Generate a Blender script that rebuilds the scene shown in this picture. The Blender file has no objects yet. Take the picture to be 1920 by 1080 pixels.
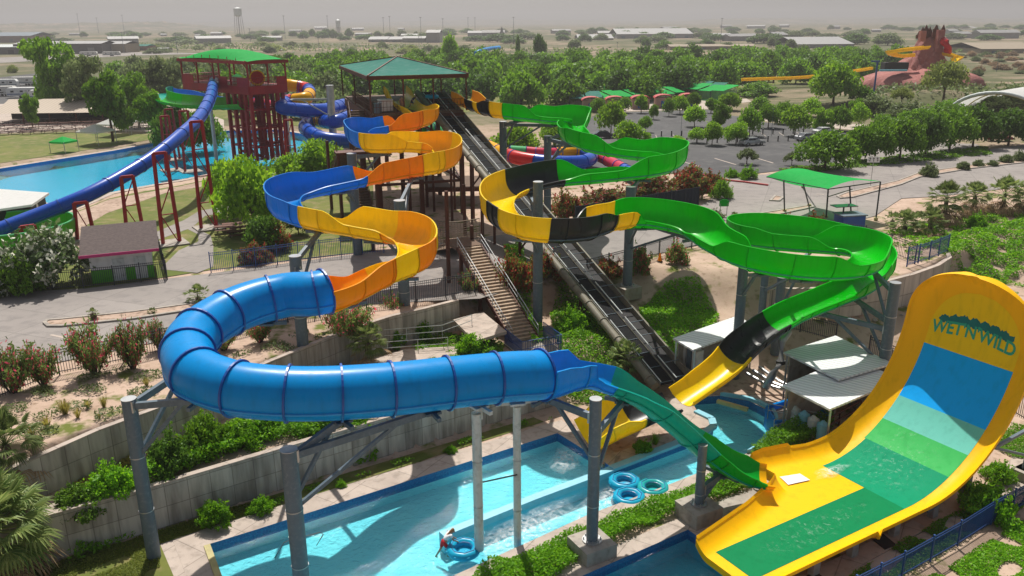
import bpy, math, random
import numpy as np
from math import radians, sin, cos, pi
random.seed(7)
SC = bpy.context.scene
COL = SC.collection
# ---------------------------------------------------------------- camera
FPX, PITCH, ROLL, CAMZ = 1560.0, radians(17.8), radians(0.4), 27.0
cam = bpy.data.cameras.new('camera'); camo = bpy.data.objects.new('camera', cam); COL.objects.link(camo)
_fw = np.array([0, cos(PITCH), -sin(PITCH)]); _r0 = np.array([1., 0, 0]); _u0 = np.cross(_r0, _fw)
_rt = cos(ROLL)*_r0 - sin(ROLL)*_u0; _up = cos(ROLL)*_u0 + sin(ROLL)*_r0
from mathutils import Matrix, Vector
_m = Matrix(((_rt[0], _up[0], -_fw[0], 0), (_rt[1], _up[1], -_fw[1], 0), (_rt[2], _up[2], -_fw[2], CAMZ), (0, 0, 0, 1)))
camo.matrix_world = _m
cam.sensor_width = 36; cam.lens = 36*FPX/1920; cam.clip_start = 0.5; cam.clip_end = 40000
SC.camera = camo
# ---------------------------------------------------------------- light
SUNDIR = Vector((-0.11, 0.64, 1.0)).normalized()          # towards the sun: high, beyond the scene
w = bpy.data.worlds.new('World'); SC.world = w; w.use_nodes = True
nt = w.node_tree; nt.nodes.clear()
sky = nt.nodes.new('ShaderNodeTexSky'); sky.sky_type = 'NISHITA'; sky.sun_disc = False
sky.sun_elevation = math.asin(SUNDIR.z); sky.sun_rotation = math.atan2(SUNDIR.x, SUNDIR.y)
sky.air_density = 1.0; sky.dust_density = 6.0; sky.ozone_density = 1.0; sky.altitude = 1100
hsv = nt.nodes.new('ShaderNodeHueSaturation'); hsv.inputs['Saturation'].default_value = 0.45
bg = nt.nodes.new('ShaderNodeBackground'); bg.inputs['Strength'].default_value = 0.072
wo = nt.nodes.new('ShaderNodeOutputWorld')
nt.links.new(sky.outputs[0], hsv.inputs['Color']); nt.links.new(hsv.outputs[0], bg.inputs[0]); nt.links.new(bg.outputs[0], wo.inputs[0])
sl = bpy.data.lights.new('sun', 'SUN'); sl.energy = 4.2; sl.angle = radians(0.55); sl.color = (1.0, 0.95, 0.87)
so = bpy.data.objects.new('sun', sl); COL.objects.link(so)
so.rotation_euler = (-SUNDIR).to_track_quat('-Z', 'Y').to_euler(); so.location = (0, 0, 60)
SC.view_settings.view_transform = 'Standard'; SC.view_settings.look = 'None'
SC.view_settings.exposure = 0.42; SC.view_settings.gamma = 1.0
SC.cycles.max_bounces = 8; SC.cycles.transparent_max_bounces = 16; SC.cycles.volume_bounces = 0
# ---------------------------------------------------------------- helpers
CAMP = np.array([0, 0, CAMZ])
def G(px, py, z=0.0):
    d = _fw + _rt*(px-960)/FPX - _up*(py-540)/FPX
    return Vector(CAMP + d*((z-CAMZ)/d[2]))
def PR(P):
    v = np.array(P)-CAMP; a = v@_fw
    return (960+FPX*(v@_rt)/a, 540-FPX*(v@_up)/a)
def zat(x, y, py):                     # height above (x, y) seen at photo row py
    lo, hi = -5.0, 60.0
    for _ in range(40):
        m = (lo+hi)/2
        if PR((x, y, m))[1] > py: lo = m
        else: hi = m
    return lo

class MB:
    def __init__(s): s.v = []; s.f = []; s.m = []
    def add(s, vs, fs, mi=0):
        o = len(s.v); s.v.extend([tuple(q) for q in vs]); s.f.extend([tuple(o+i for i in f) for f in fs]); s.m.extend([mi]*len(fs)); return s
    def box(s, c, d, rz=0, mi=0):
        x, y, z = c; a, b, h = d[0]/2, d[1]/2, d[2]/2; C, S = cos(rz), sin(rz); vs = []
        for sz in (-h, h):
            for sx, sy in ((-a, -b), (a, -b), (a, b), (-a, b)):
                vs.append((x+sx*C-sy*S, y+sx*S+sy*C, z+sz))
        return s.add(vs, [(3, 2, 1, 0), (4, 5, 6, 7), (0, 1, 5, 4), (1, 2, 6, 5), (2, 3, 7, 6), (3, 0, 4, 7)], mi)
    def beam(s, P, Q, w=.2, h=None, mi=0, upv=(0, 0, 1)):
        P = Vector(P); Q = Vector(Q); h = h or w; d = (Q-P)
        if d.length < 1e-6: return s
        d.normalize(); u = Vector(upv)
        if abs(d.dot(u)) > .98: u = Vector((1, 0, 0))
        r = d.cross(u).normalized(); u = r.cross(d)
        vs = [p+r*a*w/2+u*b*h/2 for p in (P, Q) for a, b in ((-1, -1), (1, -1), (1, 1), (-1, 1))]
        return s.add(vs, [(0, 1, 2, 3), (7, 6, 5, 4), (0, 4, 5, 1), (1, 5, 6, 2), (2, 6, 7, 3), (3, 7, 4, 0)], mi)
    def cyl(s, P, Q, r, r2=None, n=14, mi=0, cap=True):
        P = Vector(P); Q = Vector(Q); r2 = r if r2 is None else r2; d = (Q-P).normalized()
        u = Vector((1, 0, 0)) if abs(d.z) > .9 else Vector((0, 0, 1))
        a = d.cross(u).normalized(); b = d.cross(a)
        vs = [P+(a*cos(2*pi*i/n)+b*sin(2*pi*i/n))*r for i in range(n)]+[Q+(a*cos(2*pi*i/n)+b*sin(2*pi*i/n))*r2 for i in range(n)]
        fs = [(i, (i+1) % n, n+(i+1) % n, n+i) for i in range(n)]
        if cap: fs += [tuple(range(n-1, -1, -1)), tuple(range(n, 2*n))]
        return s.add(vs, fs, mi)
    def pipe(s, pts, r, n=8, mi=0):
        pts = [Vector(p) for p in pts]; rings = []; m = len(pts)
        for i, p in enumerate(pts):
            d = (pts[min(i+1, m-1)]-pts[max(i-1, 0)]).normalized()
            u = Vector((1, 0, 0)) if abs(d.z) > .93 else Vector((0, 0, 1))
            a = d.cross(u).normalized(); b = d.cross(a)
            rr = r[i] if isinstance(r, (list, tuple)) else r
            rings.append([p+(a*cos(2*pi*k/n)+b*sin(2*pi*k/n))*rr for k in range(n)])
        vs = [q for R_ in rings for q in R_]; fs = []
        for i in range(m-1):
            for k in range(n): fs.append((i*n+k, i*n+(k+1) % n, (i+1)*n+(k+1) % n, (i+1)*n+k))
        fs += [tuple(range(n-1, -1, -1)), tuple(range((m-1)*n, m*n))]
        return s.add(vs, fs, mi)
    def prism(s, pts, z0, z1, mi=0):
        n = len(pts); a = sum(pts[i][0]*pts[(i+1) % n][1]-pts[(i+1) % n][0]*pts[i][1] for i in range(n))
        if a < 0: pts = pts[::-1]
        vs = [(p[0], p[1], z0) for p in pts]+[(p[0], p[1], z1) for p in pts]
        fs = [tuple(range(n-1, -1, -1)), tuple(range(n, 2*n))]+[(i, (i+1) % n, n+(i+1) % n, n+i) for i in range(n)]
        return s.add(vs, fs, mi)
    def face(s, pts, mi=0): return s.add(pts, [tuple(range(len(pts)))], mi)
    def sweep(s, rings, mi=0, closed=True, caps=True):
        n = len(rings[0]); vs = [q for R_ in rings for q in R_]; fs = []
        for i in range(len(rings)-1):
            for k in range(n if closed else n-1): fs.append((i*n+k, i*n+(k+1) % n, (i+1)*n+(k+1) % n, (i+1)*n+k))
        s.add(vs, fs, mi)
        if caps and closed:
            s.add(rings[0], [tuple(range(n-1, -1, -1))], mi); s.add(rings[-1], [tuple(range(n))], mi)
        return s

def obj(name, mb, mat, parent=None, smooth=False, label=None, world=True, angle=None):
    me = bpy.data.meshes.new(name)
    off = parent.location if (parent is not None and world) else Vector((0, 0, 0))
    if parent is not None and parent.parent is not None and world: off = off+parent.parent.location
    v = np.array(mb.v, dtype=np.float64).reshape(-1, 3)-np.array(off)
    me.from_pydata(v.tolist(), [], mb.f)
    for m_ in (mat if isinstance(mat, (list, tuple)) else [mat]): me.materials.append(m_)
    if isinstance(mat, (list, tuple)) and len(mat) > 1: me.polygons.foreach_set('material_index', mb.m)
    if smooth: me.polygons.foreach_set('use_smooth', [True]*len(me.polygons))
    me.update()
    o = bpy.data.objects.new(name, me); COL.objects.link(o)
    if smooth and angle:
        try: me.set_sharp_from_angle(angle=radians(angle))
        except Exception: pass
    if parent is not None: o.parent = parent
    if label: o['label'] = label
    return o
def tag(o, label, cat, group=None):
    o['label'] = label; o['category'] = cat
    if group: o['group'] = group
    return o
def thing(name, label, cat, loc=(0, 0, 0), group=None):
    o = bpy.data.objects.new(name, None); COL.objects.link(o); o.location = loc; o.empty_display_size = .3
    return tag(o, label, cat, group)
def struct(name, mb, mat, **k):
    o = obj(name, mb, mat, **k); o['kind'] = 'structure'; return o
def stuff(name, mb, mat, label, **k):
    o = obj(name, mb, mat, **k); o['kind'] = 'stuff'; o['label'] = label; o['category'] = name.replace('_', ' '); return o
def dup(root, loc, rz=0, sc=(1, 1, 1), label=None, group=None):
    r = root.copy(); COL.objects.link(r); r.location = loc; r.rotation_euler = (0, 0, rz); r.scale = sc
    if label: r['label'] = label
    if group: r['group'] = group
    for ch in list(root.children):
        c = ch.copy(); COL.objects.link(c); c.parent = r
        for g in list(ch.children):
            d = g.copy(); COL.objects.link(d); d.parent = c
    return r
def catmull(P, step=.4):
    P = [np.array(p, float) for p in P]; out = []; par = []
    E_ = [2*P[0]-P[1]]+P+[2*P[-1]-P[-2]]
    for i in range(1, len(E_)-2):
        p0, p1, p2, p3 = E_[i-1], E_[i], E_[i+1], E_[i+2]
        n = max(2, int(np.linalg.norm(p2-p1)/step))
        for k in range(n):
            t = k/n
            out.append(.5*((2*p1)+(-p0+p2)*t+(2*p0-5*p1+4*p2-p3)*t*t+(-p0+3*p1-3*p2+p3)*t**3)); par.append(i-1+t)
    out.append(P[-1]); par.append(len(P)-1)
    return out, par
# ---------------------------------------------------------------- materials
def newmat(name):
    m = bpy.data.materials.new(name); m.use_nodes = True; n = m.node_tree
    return m, n, n.nodes['Principled BSDF'], n.links
def noise_mix(n, links, c1, c2, scale, detail=4, lo=.35, hi=.65, coord='Object', stretch=None, rough=.55):
    tc = n.nodes.new('ShaderNodeTexCoord'); no = n.nodes.new('ShaderNodeTexNoise'); no.inputs['Scale'].default_value = scale
    no.inputs['Detail'].default_value = detail; no.inputs['Roughness'].default_value = rough
    src = tc.outputs[coord]
    if stretch:
        mp = n.nodes.new('ShaderNodeMapping'); mp.inputs['Scale'].default_value = stretch; links.new(src, mp.inputs[0]); src = mp.outputs[0]
    links.new(src, no.inputs['Vector'])
    mr = n.nodes.new('ShaderNodeMapRange'); mr.inputs['From Min'].default_value = lo; mr.inputs['From Max'].default_value = hi
    links.new(no.outputs['Fac'], mr.inputs['Value'])
    mx = n.nodes.new('ShaderNodeMix'); mx.data_type = 'RGBA'; links.new(mr.outputs[0], mx.inputs[0])
    for k, c in ((6, c1), (7, c2)):
        if isinstance(c, bpy.types.NodeSocket): links.new(c, mx.inputs[k])
        else: mx.inputs[k].default_value = (*c, 1)
    return mx.outputs[2], no.outputs['Fac'], mr.outputs[0]
def bump(n, links, b, fac, strength=.3, dist=.05):
    bp = n.nodes.new('ShaderNodeBump'); bp.inputs['Strength'].default_value = strength; bp.inputs['Distance'].default_value = dist
    links.new(fac, bp.inputs['Height']); links.new(bp.outputs[0], b.inputs['Normal'])
def mat_rough(name, c1, c2, scale=1., rough=.85, c3=None, s3=8., bs=.3, bd=.05, stretch=None, spec=.3, coord='Object'):
    m, n, b, l = newmat(name)
    col, f, _ = noise_mix(n, l, c1, c2, scale, stretch=stretch, coord=coord)
    if c3: col, f, _ = noise_mix(n, l, col, c3, s3, lo=.5, hi=.72, coord=coord)
    l.new(col, b.inputs['Base Color']); b.inputs['Roughness'].default_value = rough; b.inputs['Specular IOR Level'].default_value = spec
    if bs: bump(n, l, b, f, bs, bd)
    return m
def mat_plain(name, c, rough=.5, metal=0, spec=.5, var=.12, vs=1.5):
    m, n, b, l = newmat(name)
    d = tuple(x*(1-var*2) for x in c)
    col, f, _ = noise_mix(n, l, c, d, vs, lo=.4, hi=.75); l.new(col, b.inputs['Base Color'])
    b.inputs['Roughness'].default_value = rough; b.inputs['Metallic'].default_value = metal; b.inputs['Specular IOR Level'].default_value = spec
    return m
def mat_gel(name, c, trans=.3, rough=.2, fade=.02, spec=.22):
    """glass-fibre gelcoat: glossy, a little translucent, slightly chalked and streaked"""
    m, n, b, l = newmat(name)
    lt = tuple(min(1, x*(1-fade)+fade*.55) for x in c); dk = tuple(x*.82 for x in c)
    col, f, _ = noise_mix(n, l, c, lt, .55, lo=.45, hi=.8)
    col, f2, _ = noise_mix(n, l, col, dk, 2.3, lo=.5, hi=.85, stretch=(1, 1, .25))
    l.new(col, b.inputs['Base Color']); b.inputs['Specular IOR Level'].default_value = spec
    rr = n.nodes.new('ShaderNodeMapRange'); rr.inputs['To Min'].default_value = rough; rr.inputs['To Max'].default_value = rough+.2
    l.new(f2, rr.inputs['Value']); l.new(rr.outputs[0], b.inputs['Roughness'])
    bump(n, l, b, f, .08, .05)
    tr = n.nodes.new('ShaderNodeBsdfTranslucent'); l.new(col, tr.inputs[0])
    ms = n.nodes.new('ShaderNodeMixShader'); ms.inputs[0].default_value = trans
    o = n.nodes['Material Output']; l.new(b.outputs[0], ms.inputs[1]); l.new(tr.outputs[0], ms.inputs[2]); l.new(ms.outputs[0], o.inputs[0])
    return m
def mat_leaf(name, c1, c2, trans=.35, c3=None, p3=.1):
    m, n, b, l = newmat(name)
    ge = n.nodes.new('ShaderNodeNewGeometry')
    ra = n.nodes.new('ShaderNodeValToRGB'); e = ra.color_ramp.elements
    e[0].color = (*c1, 1); e[1].color = (*c2, 1); e[0].position = 0; e[1].position = 1-p3 if c3 else 1
    if c3:
        k = ra.color_ramp.elements.new(1-p3+.01); k.color = (*c3, 1)
    l.new(ge.outputs['Random Per Island'], ra.inputs[0])
    oi = n.nodes.new('ShaderNodeObjectInfo'); mr = n.nodes.new('ShaderNodeMapRange')
    mr.inputs['To Min'].default_value = .78; mr.inputs['To Max'].default_value = 1.22; l.new(oi.outputs['Random'], mr.inputs['Value'])
    hs = n.nodes.new('ShaderNodeHueSaturation'); l.new(ra.outputs[0], hs.inputs['Color']); l.new(mr.outputs[0], hs.inputs['Value'])
    l.new(hs.outputs[0], b.inputs['Base Color']); b.inputs['Roughness'].default_value = .55; b.inputs['Specular IOR Level'].default_value = .25
    tr = n.nodes.new('ShaderNodeBsdfTranslucent')
    h2 = n.nodes.new('ShaderNodeHueSaturation'); h2.inputs['Value'].default_value = 1.6; h2.inputs['Hue'].default_value = .49; l.new(hs.outputs[0], h2.inputs['Color']); l.new(h2.outputs[0], tr.inputs[0])
    ms = n.nodes.new('ShaderNodeMixShader'); ms.inputs[0].default_value = trans
    o = n.nodes['Material Output']; l.new(b.outputs[0], ms.inputs[1]); l.new(tr.outputs[0], ms.inputs[2]); l.new(ms.outputs[0], o.inputs[0])
    return m
M = {}
M['yellow'] = mat_gel('gel_yellow', (.98, .72, .0), fade=.0); M['orange'] = mat_gel('gel_orange', (.97, .39, .0), fade=.0)
M['amber'] = mat_gel('gel_amber', (.98, .53, .0), fade=.0)
M['blue'] = mat_gel('gel_blue', (.0, .30, .80), fade=.0, trans=.4); M['skyblue'] = mat_gel('gel_skyblue', (.0, .34, .80), fade=.0)
M['navy'] = mat_gel('gel_navy', (.0, .065, .42), trans=.0, spec=.3, fade=.01); M['ringblue'] = mat_plain('ring_blue', (.002, .07, .34), .35)
M['green'] = mat_gel('gel_green', (.0, .62, .005), fade=.0, trans=.4); M['teal'] = mat_gel('gel_teal', (.0, .46, .34), fade=.0); M['dgreen'] = mat_gel('gel_dgreen', (.0, .42, .03), fade=.0)
M['black'] = mat_gel('gel_black', (.018, .02, .022), trans=.03, fade=.03); M['red'] = mat_gel('gel_red', (.62, .02, .02), trans=.1)
M['pink'] = mat_gel('gel_pink', (.60, .03, .08), trans=.1); M['mint'] = mat_gel('gel_mint', (.12, .55, .22)); M['lime'] = mat_gel('gel_lime', (.10, .5, .02))
M['steel'] = mat_rough('painted_steel', (.105, .15, .19), (.085, .12, .15), .8, .5, (.14, .18, .21), 5, .06, stretch=(1, 1, .3), spec=.5)
M['steelpale'] = mat_rough('pale_paint', (.62, .66, .64), (.52, .56, .55), .8, .5, (.4, .42, .4), 3, .05, stretch=(1, 1, .2))
M['galv'] = mat_plain('galvanised', (.45, .46, .46), .35, .6)
M['brown'] = mat_rough('brown_steel', (.12, .035, .018), (.08, .025, .015), 1, .6)
M['redpaint'] = mat_rough('red_paint', (.36, .003, .012), (.27, .002, .009), .6, .5, spec=.4)
M['wood'] = mat_rough('wood_deck', (.16, .10, .065), (.10, .06, .04), 3, .8, stretch=(1, 6, 1))
M['concrete'] = mat_rough('concrete', (.40, .36, .31), (.30, .27, .24), .6, .9, (.24, .21, .18), 2.2, .2, .02)
def add_joints(mat, bw, bh, amt=.5, rot=.5, mw=.012):
    n = mat.node_tree; l = n.links; b = n.nodes['Principled BSDF']; src = b.inputs['Base Color'].links[0].from_socket
    tc = n.nodes.new('ShaderNodeTexCoord'); mp = n.nodes.new('ShaderNodeMapping'); mp.inputs['Rotation'].default_value = (0, 0, rot); l.new(tc.outputs['Object'], mp.inputs[0])
    br = n.nodes.new('ShaderNodeTexBrick'); br.offset = 0; br.inputs['Scale'].default_value = 1; br.inputs['Brick Width'].default_value = bw; br.inputs['Row Height'].default_value = bh; br.inputs['Mortar Size'].default_value = mw*bw; br.inputs['Color1'].default_value = (1, 1, 1, 1); br.inputs['Color2'].default_value = (.90, .90, .90, 1); br.inputs['Mortar'].default_value = (amt, amt, amt, 1)
    l.new(mp.outputs[0], br.inputs['Vector']); mx = n.nodes.new('ShaderNodeMix'); mx.data_type = 'RGBA'; mx.blend_type = 'MULTIPLY'; mx.inputs[0].default_value = 1; l.new(src, mx.inputs[6]); l.new(br.outputs['Color'], mx.inputs[7]); l.new(mx.outputs[2], b.inputs['Base Color'])
M['deck'] = mat_rough('pool_deck', (.50, .42, .36), (.42, .35, .30), .5, .85, (.30, .25, .21), 1.6, .15, .02)
M['road'] = mat_rough('road_concrete', (.30, .27, .25), (.25, .225, .21), .12, .9, (.21, .19, .18), .8, .15, .02)
M['asphalt'] = mat_rough('asphalt', (.085, .084, .086), (.065, .064, .066), .1, .9, (.11, .107, .105), .5, .2, .02)
add_joints(M['road'], 5.5, 4.2, .72, .35, .008); add_joints(M['deck'], 2.4, 2.4, .6, .55, .012)
M['white'] = mat_plain('white_paint', (.78, .78, .76), .5); M['farroof'] = mat_plain('far_roof', (.29, .285, .28), .6); M['offwhite'] = mat_plain('offwhite', (.66, .64, .60), .6)
M['beigeroof'] = mat_plain('beige_roof', (.42, .35, .27), .7); M['shingle'] = mat_rough('roof_shingle', (.10, .075, .07), (.07, .052, .05), 4, .9)
M['grass'] = mat_rough('lawn', (.15, .16, .035), (.09, .125, .02), .25, .95, (.24, .19, .09), .7, .4, .05)
M['dirt'] = mat_rough('dirt', (.46, .34, .265), (.35, .25, .19), .5, .95, (.19, .13, .09), 2.2, .5, .06)
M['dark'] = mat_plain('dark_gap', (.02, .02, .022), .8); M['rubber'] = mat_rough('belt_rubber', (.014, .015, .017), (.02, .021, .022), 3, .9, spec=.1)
M['fence'] = mat_plain('dark_fence', (.025, .03, .045), .5); M['bluefence'] = mat_plain('blue_fence', (.015, .07, .26), .45)
M['rock'] = mat_rough('red_rock', (.36, .14, .125), (.26, .10, .09), .25, .9, (.42, .20, .18), 1, .7, .3)
M['canopygreen'] = mat_gel('shade_cloth_green', (.01, .52, .09), trans=.45, rough=.7, fade=.03); M['canopyteal'] = mat_gel('shade_cloth_teal', (.035, .19, .15), trans=.2, rough=.8, fade=.1)
M['tent'] = mat_gel('white_fabric', (.78, .78, .76), trans=.4, rough=.7, fade=.0); M['magenta'] = mat_plain('magenta', (.5, .02, .16), .5)
M['skin'] = mat_plain('skin', (.38, .20, .13), .6); M['shirt'] = mat_plain('white_shirt', (.75, .75, .76), .8, var=.03); M['shorts'] = mat_plain('red_cloth', (.6, .01, .02), .8); M['darkcloth'] = mat_plain('navy_cloth', (.02, .03, .08), .8)
M['hair'] = mat_plain('hair', (.28, .13, .05), .7); M['hairdark'] = mat_plain('dark_hair', (.02, .014, .01), .7); M['vinyl'] = mat_gel('vinyl_blue', (.01, .40, .62), trans=.15); M['vinylg'] = mat_gel('vinyl_teal', (.02, .42, .42), trans=.15)
M['bark'] = mat_rough('bark', (.13, .09, .06), (.07, .05, .035), 4, .95, stretch=(1, 1, .2)); M['glass'] = mat_plain('window_glass', (.03, .04, .05), .1)
M['redkerb'] = mat_plain('red_kerb', (.45, .05, .05), .7); M['yellowsteel'] = mat_plain('yellow_steel', (.42, .36, .14), .6)
M['poolblue'] = mat_plain('pool_blue', (.20, .50, .62), .5, var=.05)
# corrugated / seamed roof
def mat_wave(name, c1, c2, scale, direction, rough=.45, bs=.5):
    m, n, b, l = newmat(name); tc = n.nodes.new('ShaderNodeTexCoord'); mp = n.nodes.new('ShaderNodeMapping'); mp.inputs['Rotation'].default_value = (0, 0, direction)
    wv = n.nodes.new('ShaderNodeTexWave'); wv.inputs['Scale'].default_value = scale; l.new(tc.outputs['Object'], mp.inputs[0]); l.new(mp.outputs[0], wv.inputs[0])
    mx = n.nodes.new('ShaderNodeMix'); mx.data_type = 'RGBA'; l.new(wv.outputs['Fac'], mx.inputs[0]); mx.inputs[6].default_value = (*c1, 1); mx.inputs[7].default_value = (*c2, 1)
    l.new(mx.outputs[2], b.inputs['Base Color']); b.inputs['Roughness'].default_value = rough; bump(n, l, b, wv.outputs['Fac'], bs, .05); return m
# concrete with form panels
def mat_panels(name, c1, c2, ang, w=1.25, h=1.25):
    m, n, b, l = newmat(name); tc = n.nodes.new('ShaderNodeTexCoord'); sp = n.nodes.new('ShaderNodeSeparateXYZ'); l.new(tc.outputs['Object'], sp.inputs[0])
    def mth(op, a, b_=None):
        k = n.nodes.new('ShaderNodeMath'); k.operation = op
        for i, q in enumerate((a, b_)):
            if q is None: continue
            if isinstance(q, (int, float)): k.inputs[i].default_value = q
            else: l.new(q, k.inputs[i])
        return k.outputs[0]
    al = mth('ADD', mth('MULTIPLY', sp.outputs[0], cos(ang)/w), mth('MULTIPLY', sp.outputs[1], sin(ang)/w))
    fx = mth('ABSOLUTE', mth('SUBTRACT', mth('FRACT', al), .5)); fz = mth('ABSOLUTE', mth('SUBTRACT', mth('FRACT', mth('DIVIDE', sp.outputs[2], h)), .5))
    ln = mth('GREATER_THAN', mth('MAXIMUM', fx, fz), .482)
    fl = n.nodes.new('ShaderNodeTexWhiteNoise'); fl.noise_dimensions = '2D'; cb = n.nodes.new('ShaderNodeCombineXYZ')
    l.new(mth('FLOOR', al), cb.inputs[0]); l.new(mth('FLOOR', mth('DIVIDE', sp.outputs[2], h)), cb.inputs[1]); l.new(cb.outputs[0], fl.inputs['Vector'])
    col, f, _ = noise_mix(n, l, c1, c2, 1.2, lo=.38, hi=.66, stretch=(1.6, 1.6, .22))
    hs = n.nodes.new('ShaderNodeHueSaturation'); l.new(col, hs.inputs['Color'])
    mr = n.nodes.new('ShaderNodeMapRange'); mr.inputs['To Min'].default_value = .8; mr.inputs['To Max'].default_value = 1.12; l.new(fl.outputs[0], mr.inputs[0]); l.new(mr.outputs[0], hs.inputs['Value'])
    mx = n.nodes.new('ShaderNodeMix'); mx.data_type = 'RGBA'; l.new(mth('MULTIPLY', ln, .5), mx.inputs[0]); l.new(hs.outputs[0], mx.inputs[6]); mx.inputs[7].default_value = (.06, .05, .045, 1)
    l.new(mx.outputs[2], b.inputs['Base Color']); b.inputs['Roughness'].default_value = .9; bump(n, l, b, f, .2, .03); return m
M['wallL'] = mat_panels('formed_concrete', (.50, .465, .41), (.27, .245, .21), radians(35))
M['wallR'] = mat_panels('formed_concrete_pale', (.44, .40, .35), (.34, .31, .27), radians(40), 2.4, 2.4)
# ground with scrub
def mat_ground():
    m, n, b, l = newmat('ground_soil')
    near, f, _ = noise_mix(n, l, (.50, .37, .29), (.40, .29, .22), .35, lo=.35, hi=.65)
    near, f1, _ = noise_mix(n, l, near, (.25, .175, .12), 1.8, lo=.55, hi=.75)
    near, f3, _ = noise_mix(n, l, near, (.13, .15, .035), .55, lo=.55, hi=.66)
    far, _, _ = noise_mix(n, l, (.34, .25, .185), (.12, .12, .065), .006, 10, .42, .54, rough=.75)
    far, _, _ = noise_mix(n, l, far, (.09, .10, .045), .05, 8, .49, .57, stretch=(.5, 1, 1), rough=.7)
    tc = n.nodes.new('ShaderNodeTexCoord'); ln = n.nodes.new('ShaderNodeVectorMath'); ln.operation = 'LENGTH'; l.new(tc.outputs['Object'], ln.inputs[0])
    mr = n.nodes.new('ShaderNodeMapRange'); mr.inputs['From Min'].default_value = 130; mr.inputs['From Max'].default_value = 220; l.new(ln.outputs['Value'], mr.inputs[0])
    mx = n.nodes.new('ShaderNodeMix'); mx.data_type = 'RGBA'; l.new(mr.outputs[0], mx.inputs[0]); l.new(near, mx.inputs[6]); l.new(far, mx.inputs[7])
    l.new(mx.outputs[2], b.inputs['Base Color']); b.inputs['Roughness'].default_value = .95; b.inputs['Specular IOR Level'].default_value = .1; bump(n, l, b, f1, .5, .08); return m
M['ground'] = mat_ground()
def mat_water(name, tint, foam=0.0, bs=.25, scale=2.2):
    m, n, b, l = newmat(name); n.nodes.remove(b)
    tr = n.nodes.new('ShaderNodeBsdfTransparent'); tr.inputs[0].default_value = (*tint, 1)
    gl = n.nodes.new('ShaderNodeBsdfGlossy'); gl.inputs['Roughness'].default_value = .06
    fr = n.nodes.new('ShaderNodeFresnel'); fr.inputs[0].default_value = 1.33
    tc = n.nodes.new('ShaderNodeTexCoord'); no = n.nodes.new('ShaderNodeTexNoise'); no.inputs['Scale'].default_value = scale; no.inputs['Detail'].default_value = 5; no.inputs['Distortion'].default_value = .8
    l.new(tc.outputs['Object'], no.inputs['Vector'])
    bp = n.nodes.new('ShaderNodeBump'); bp.inputs['Strength'].default_value = bs; bp.inputs['Distance'].default_value = .25; l.new(no.outputs[0], bp.inputs['Height'])
    l.new(bp.outputs[0], gl.inputs['Normal']); l.new(bp.outputs[0], fr.inputs['Normal'])
    ms = n.nodes.new('ShaderNodeMixShader'); l.new(fr.outputs[0], ms.inputs[0]); l.new(tr.outputs[0], ms.inputs[1]); l.new(gl.outputs[0], ms.inputs[2])
    out = n.nodes['Material Output']; l.new(ms.outputs[0], out.inputs[0]); return m
M['water'] = mat_water('pool_water', (.52, .92, .96), bs=.5, scale=3.2); M['lagoonwater'] = mat_water('lagoon_water', (.45, .88, .95), bs=.15)
def mat_poolfloor(name, c1, c2, scale=1.1):
    m, n, b, l = newmat(name)
    col, f, _ = noise_mix(n, l, c1, c2, .35, lo=.3, hi=.7); l.new(col, b.inputs['Base Color']); b.inputs['Roughness'].default_value = .8
    bump(n, l, b, f, .3, .2); return m
M['poolfloor'] = mat_poolfloor('pool_plaster', (.52, .74, .77), (.42, .68, .74)); M['pooldeep'] = mat_poolfloor('pool_plaster_deep', (.10, .50, .60), (.08, .42, .54))
M['lagoonfloor'] = mat_plain('lagoon_floor', (.01, .44, .60), .8, var=.05, vs=.1)
M['tile'] = mat_rough('tile_band', (.02, .10, .30), (.03, .22, .45), 12, .3, bs=0)
def mat_foam(name, scale=2.5, lo=.45, hi=.62, a=.85):
    m, n, b, l = newmat(name); b.inputs['Base Color'].default_value = (.8, .86, .88, 1); b.inputs['Roughness'].default_value = .7
    tc = n.nodes.new('ShaderNodeTexCoord'); no = n.nodes.new('ShaderNodeTexNoise'); no.inputs['Scale'].default_value = scale; no.inputs['Detail'].default_value = 7; no.inputs['Roughness'].default_value = .68; no.inputs['Distortion'].default_value = .6
    l.new(tc.outputs['Object'], no.inputs['Vector']); mr = n.nodes.new('ShaderNodeMapRange'); mr.inputs['From Min'].default_value = lo; mr.inputs['From Max'].default_value = hi; mr.inputs['To Max'].default_value = a
    l.new(no.outputs[0], mr.inputs[0])
    at = n.nodes.new('ShaderNodeAttribute'); at.attribute_name = 'edge'; mu = n.nodes.new('ShaderNodeMath'); mu.operation = 'MULTIPLY'; l.new(mr.outputs[0], mu.inputs[0]); l.new(at.outputs['Fac'], mu.inputs[1])
    l.new(mu.outputs[0], b.inputs['Alpha']); return m
M['foam'] = mat_foam('foam_white', 3.4, .38, .7, .7); M['film'] = mat_foam('running_water', 3.6, .54, .74, .24)
M['L_tree'] = mat_leaf('leaf_tree', (.07, .175, .008), (.165, .32, .018)); M['L_bright'] = mat_leaf('leaf_bright', (.11, .26, .008), (.24, .42, .02), .4)
M['L_grey'] = mat_leaf('leaf_greygreen', (.085, .13, .04), (.17, .22, .08)); M['L_dark'] = mat_leaf('leaf_dark', (.04, .10, .010), (.095, .20, .018))
M['L_ole'] = mat_leaf('leaf_oleander', (.08, .15, .03), (.19, .28, .07), .4, (.62, .08, .11), .17); M['L_olr'] = mat_leaf('leaf_photinia', (.08, .13, .02), (.20, .20, .05), .35, (.30, .06, .03), .4)
M['L_olw'] = mat_leaf('leaf_white_oleander', (.05, .11, .025), (.13, .18, .07), .3, (.62, .62, .52), .30); M['L_weed'] = mat_leaf('leaf_weed', (.09, .25, .004), (.19, .42, .012), .4)
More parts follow.
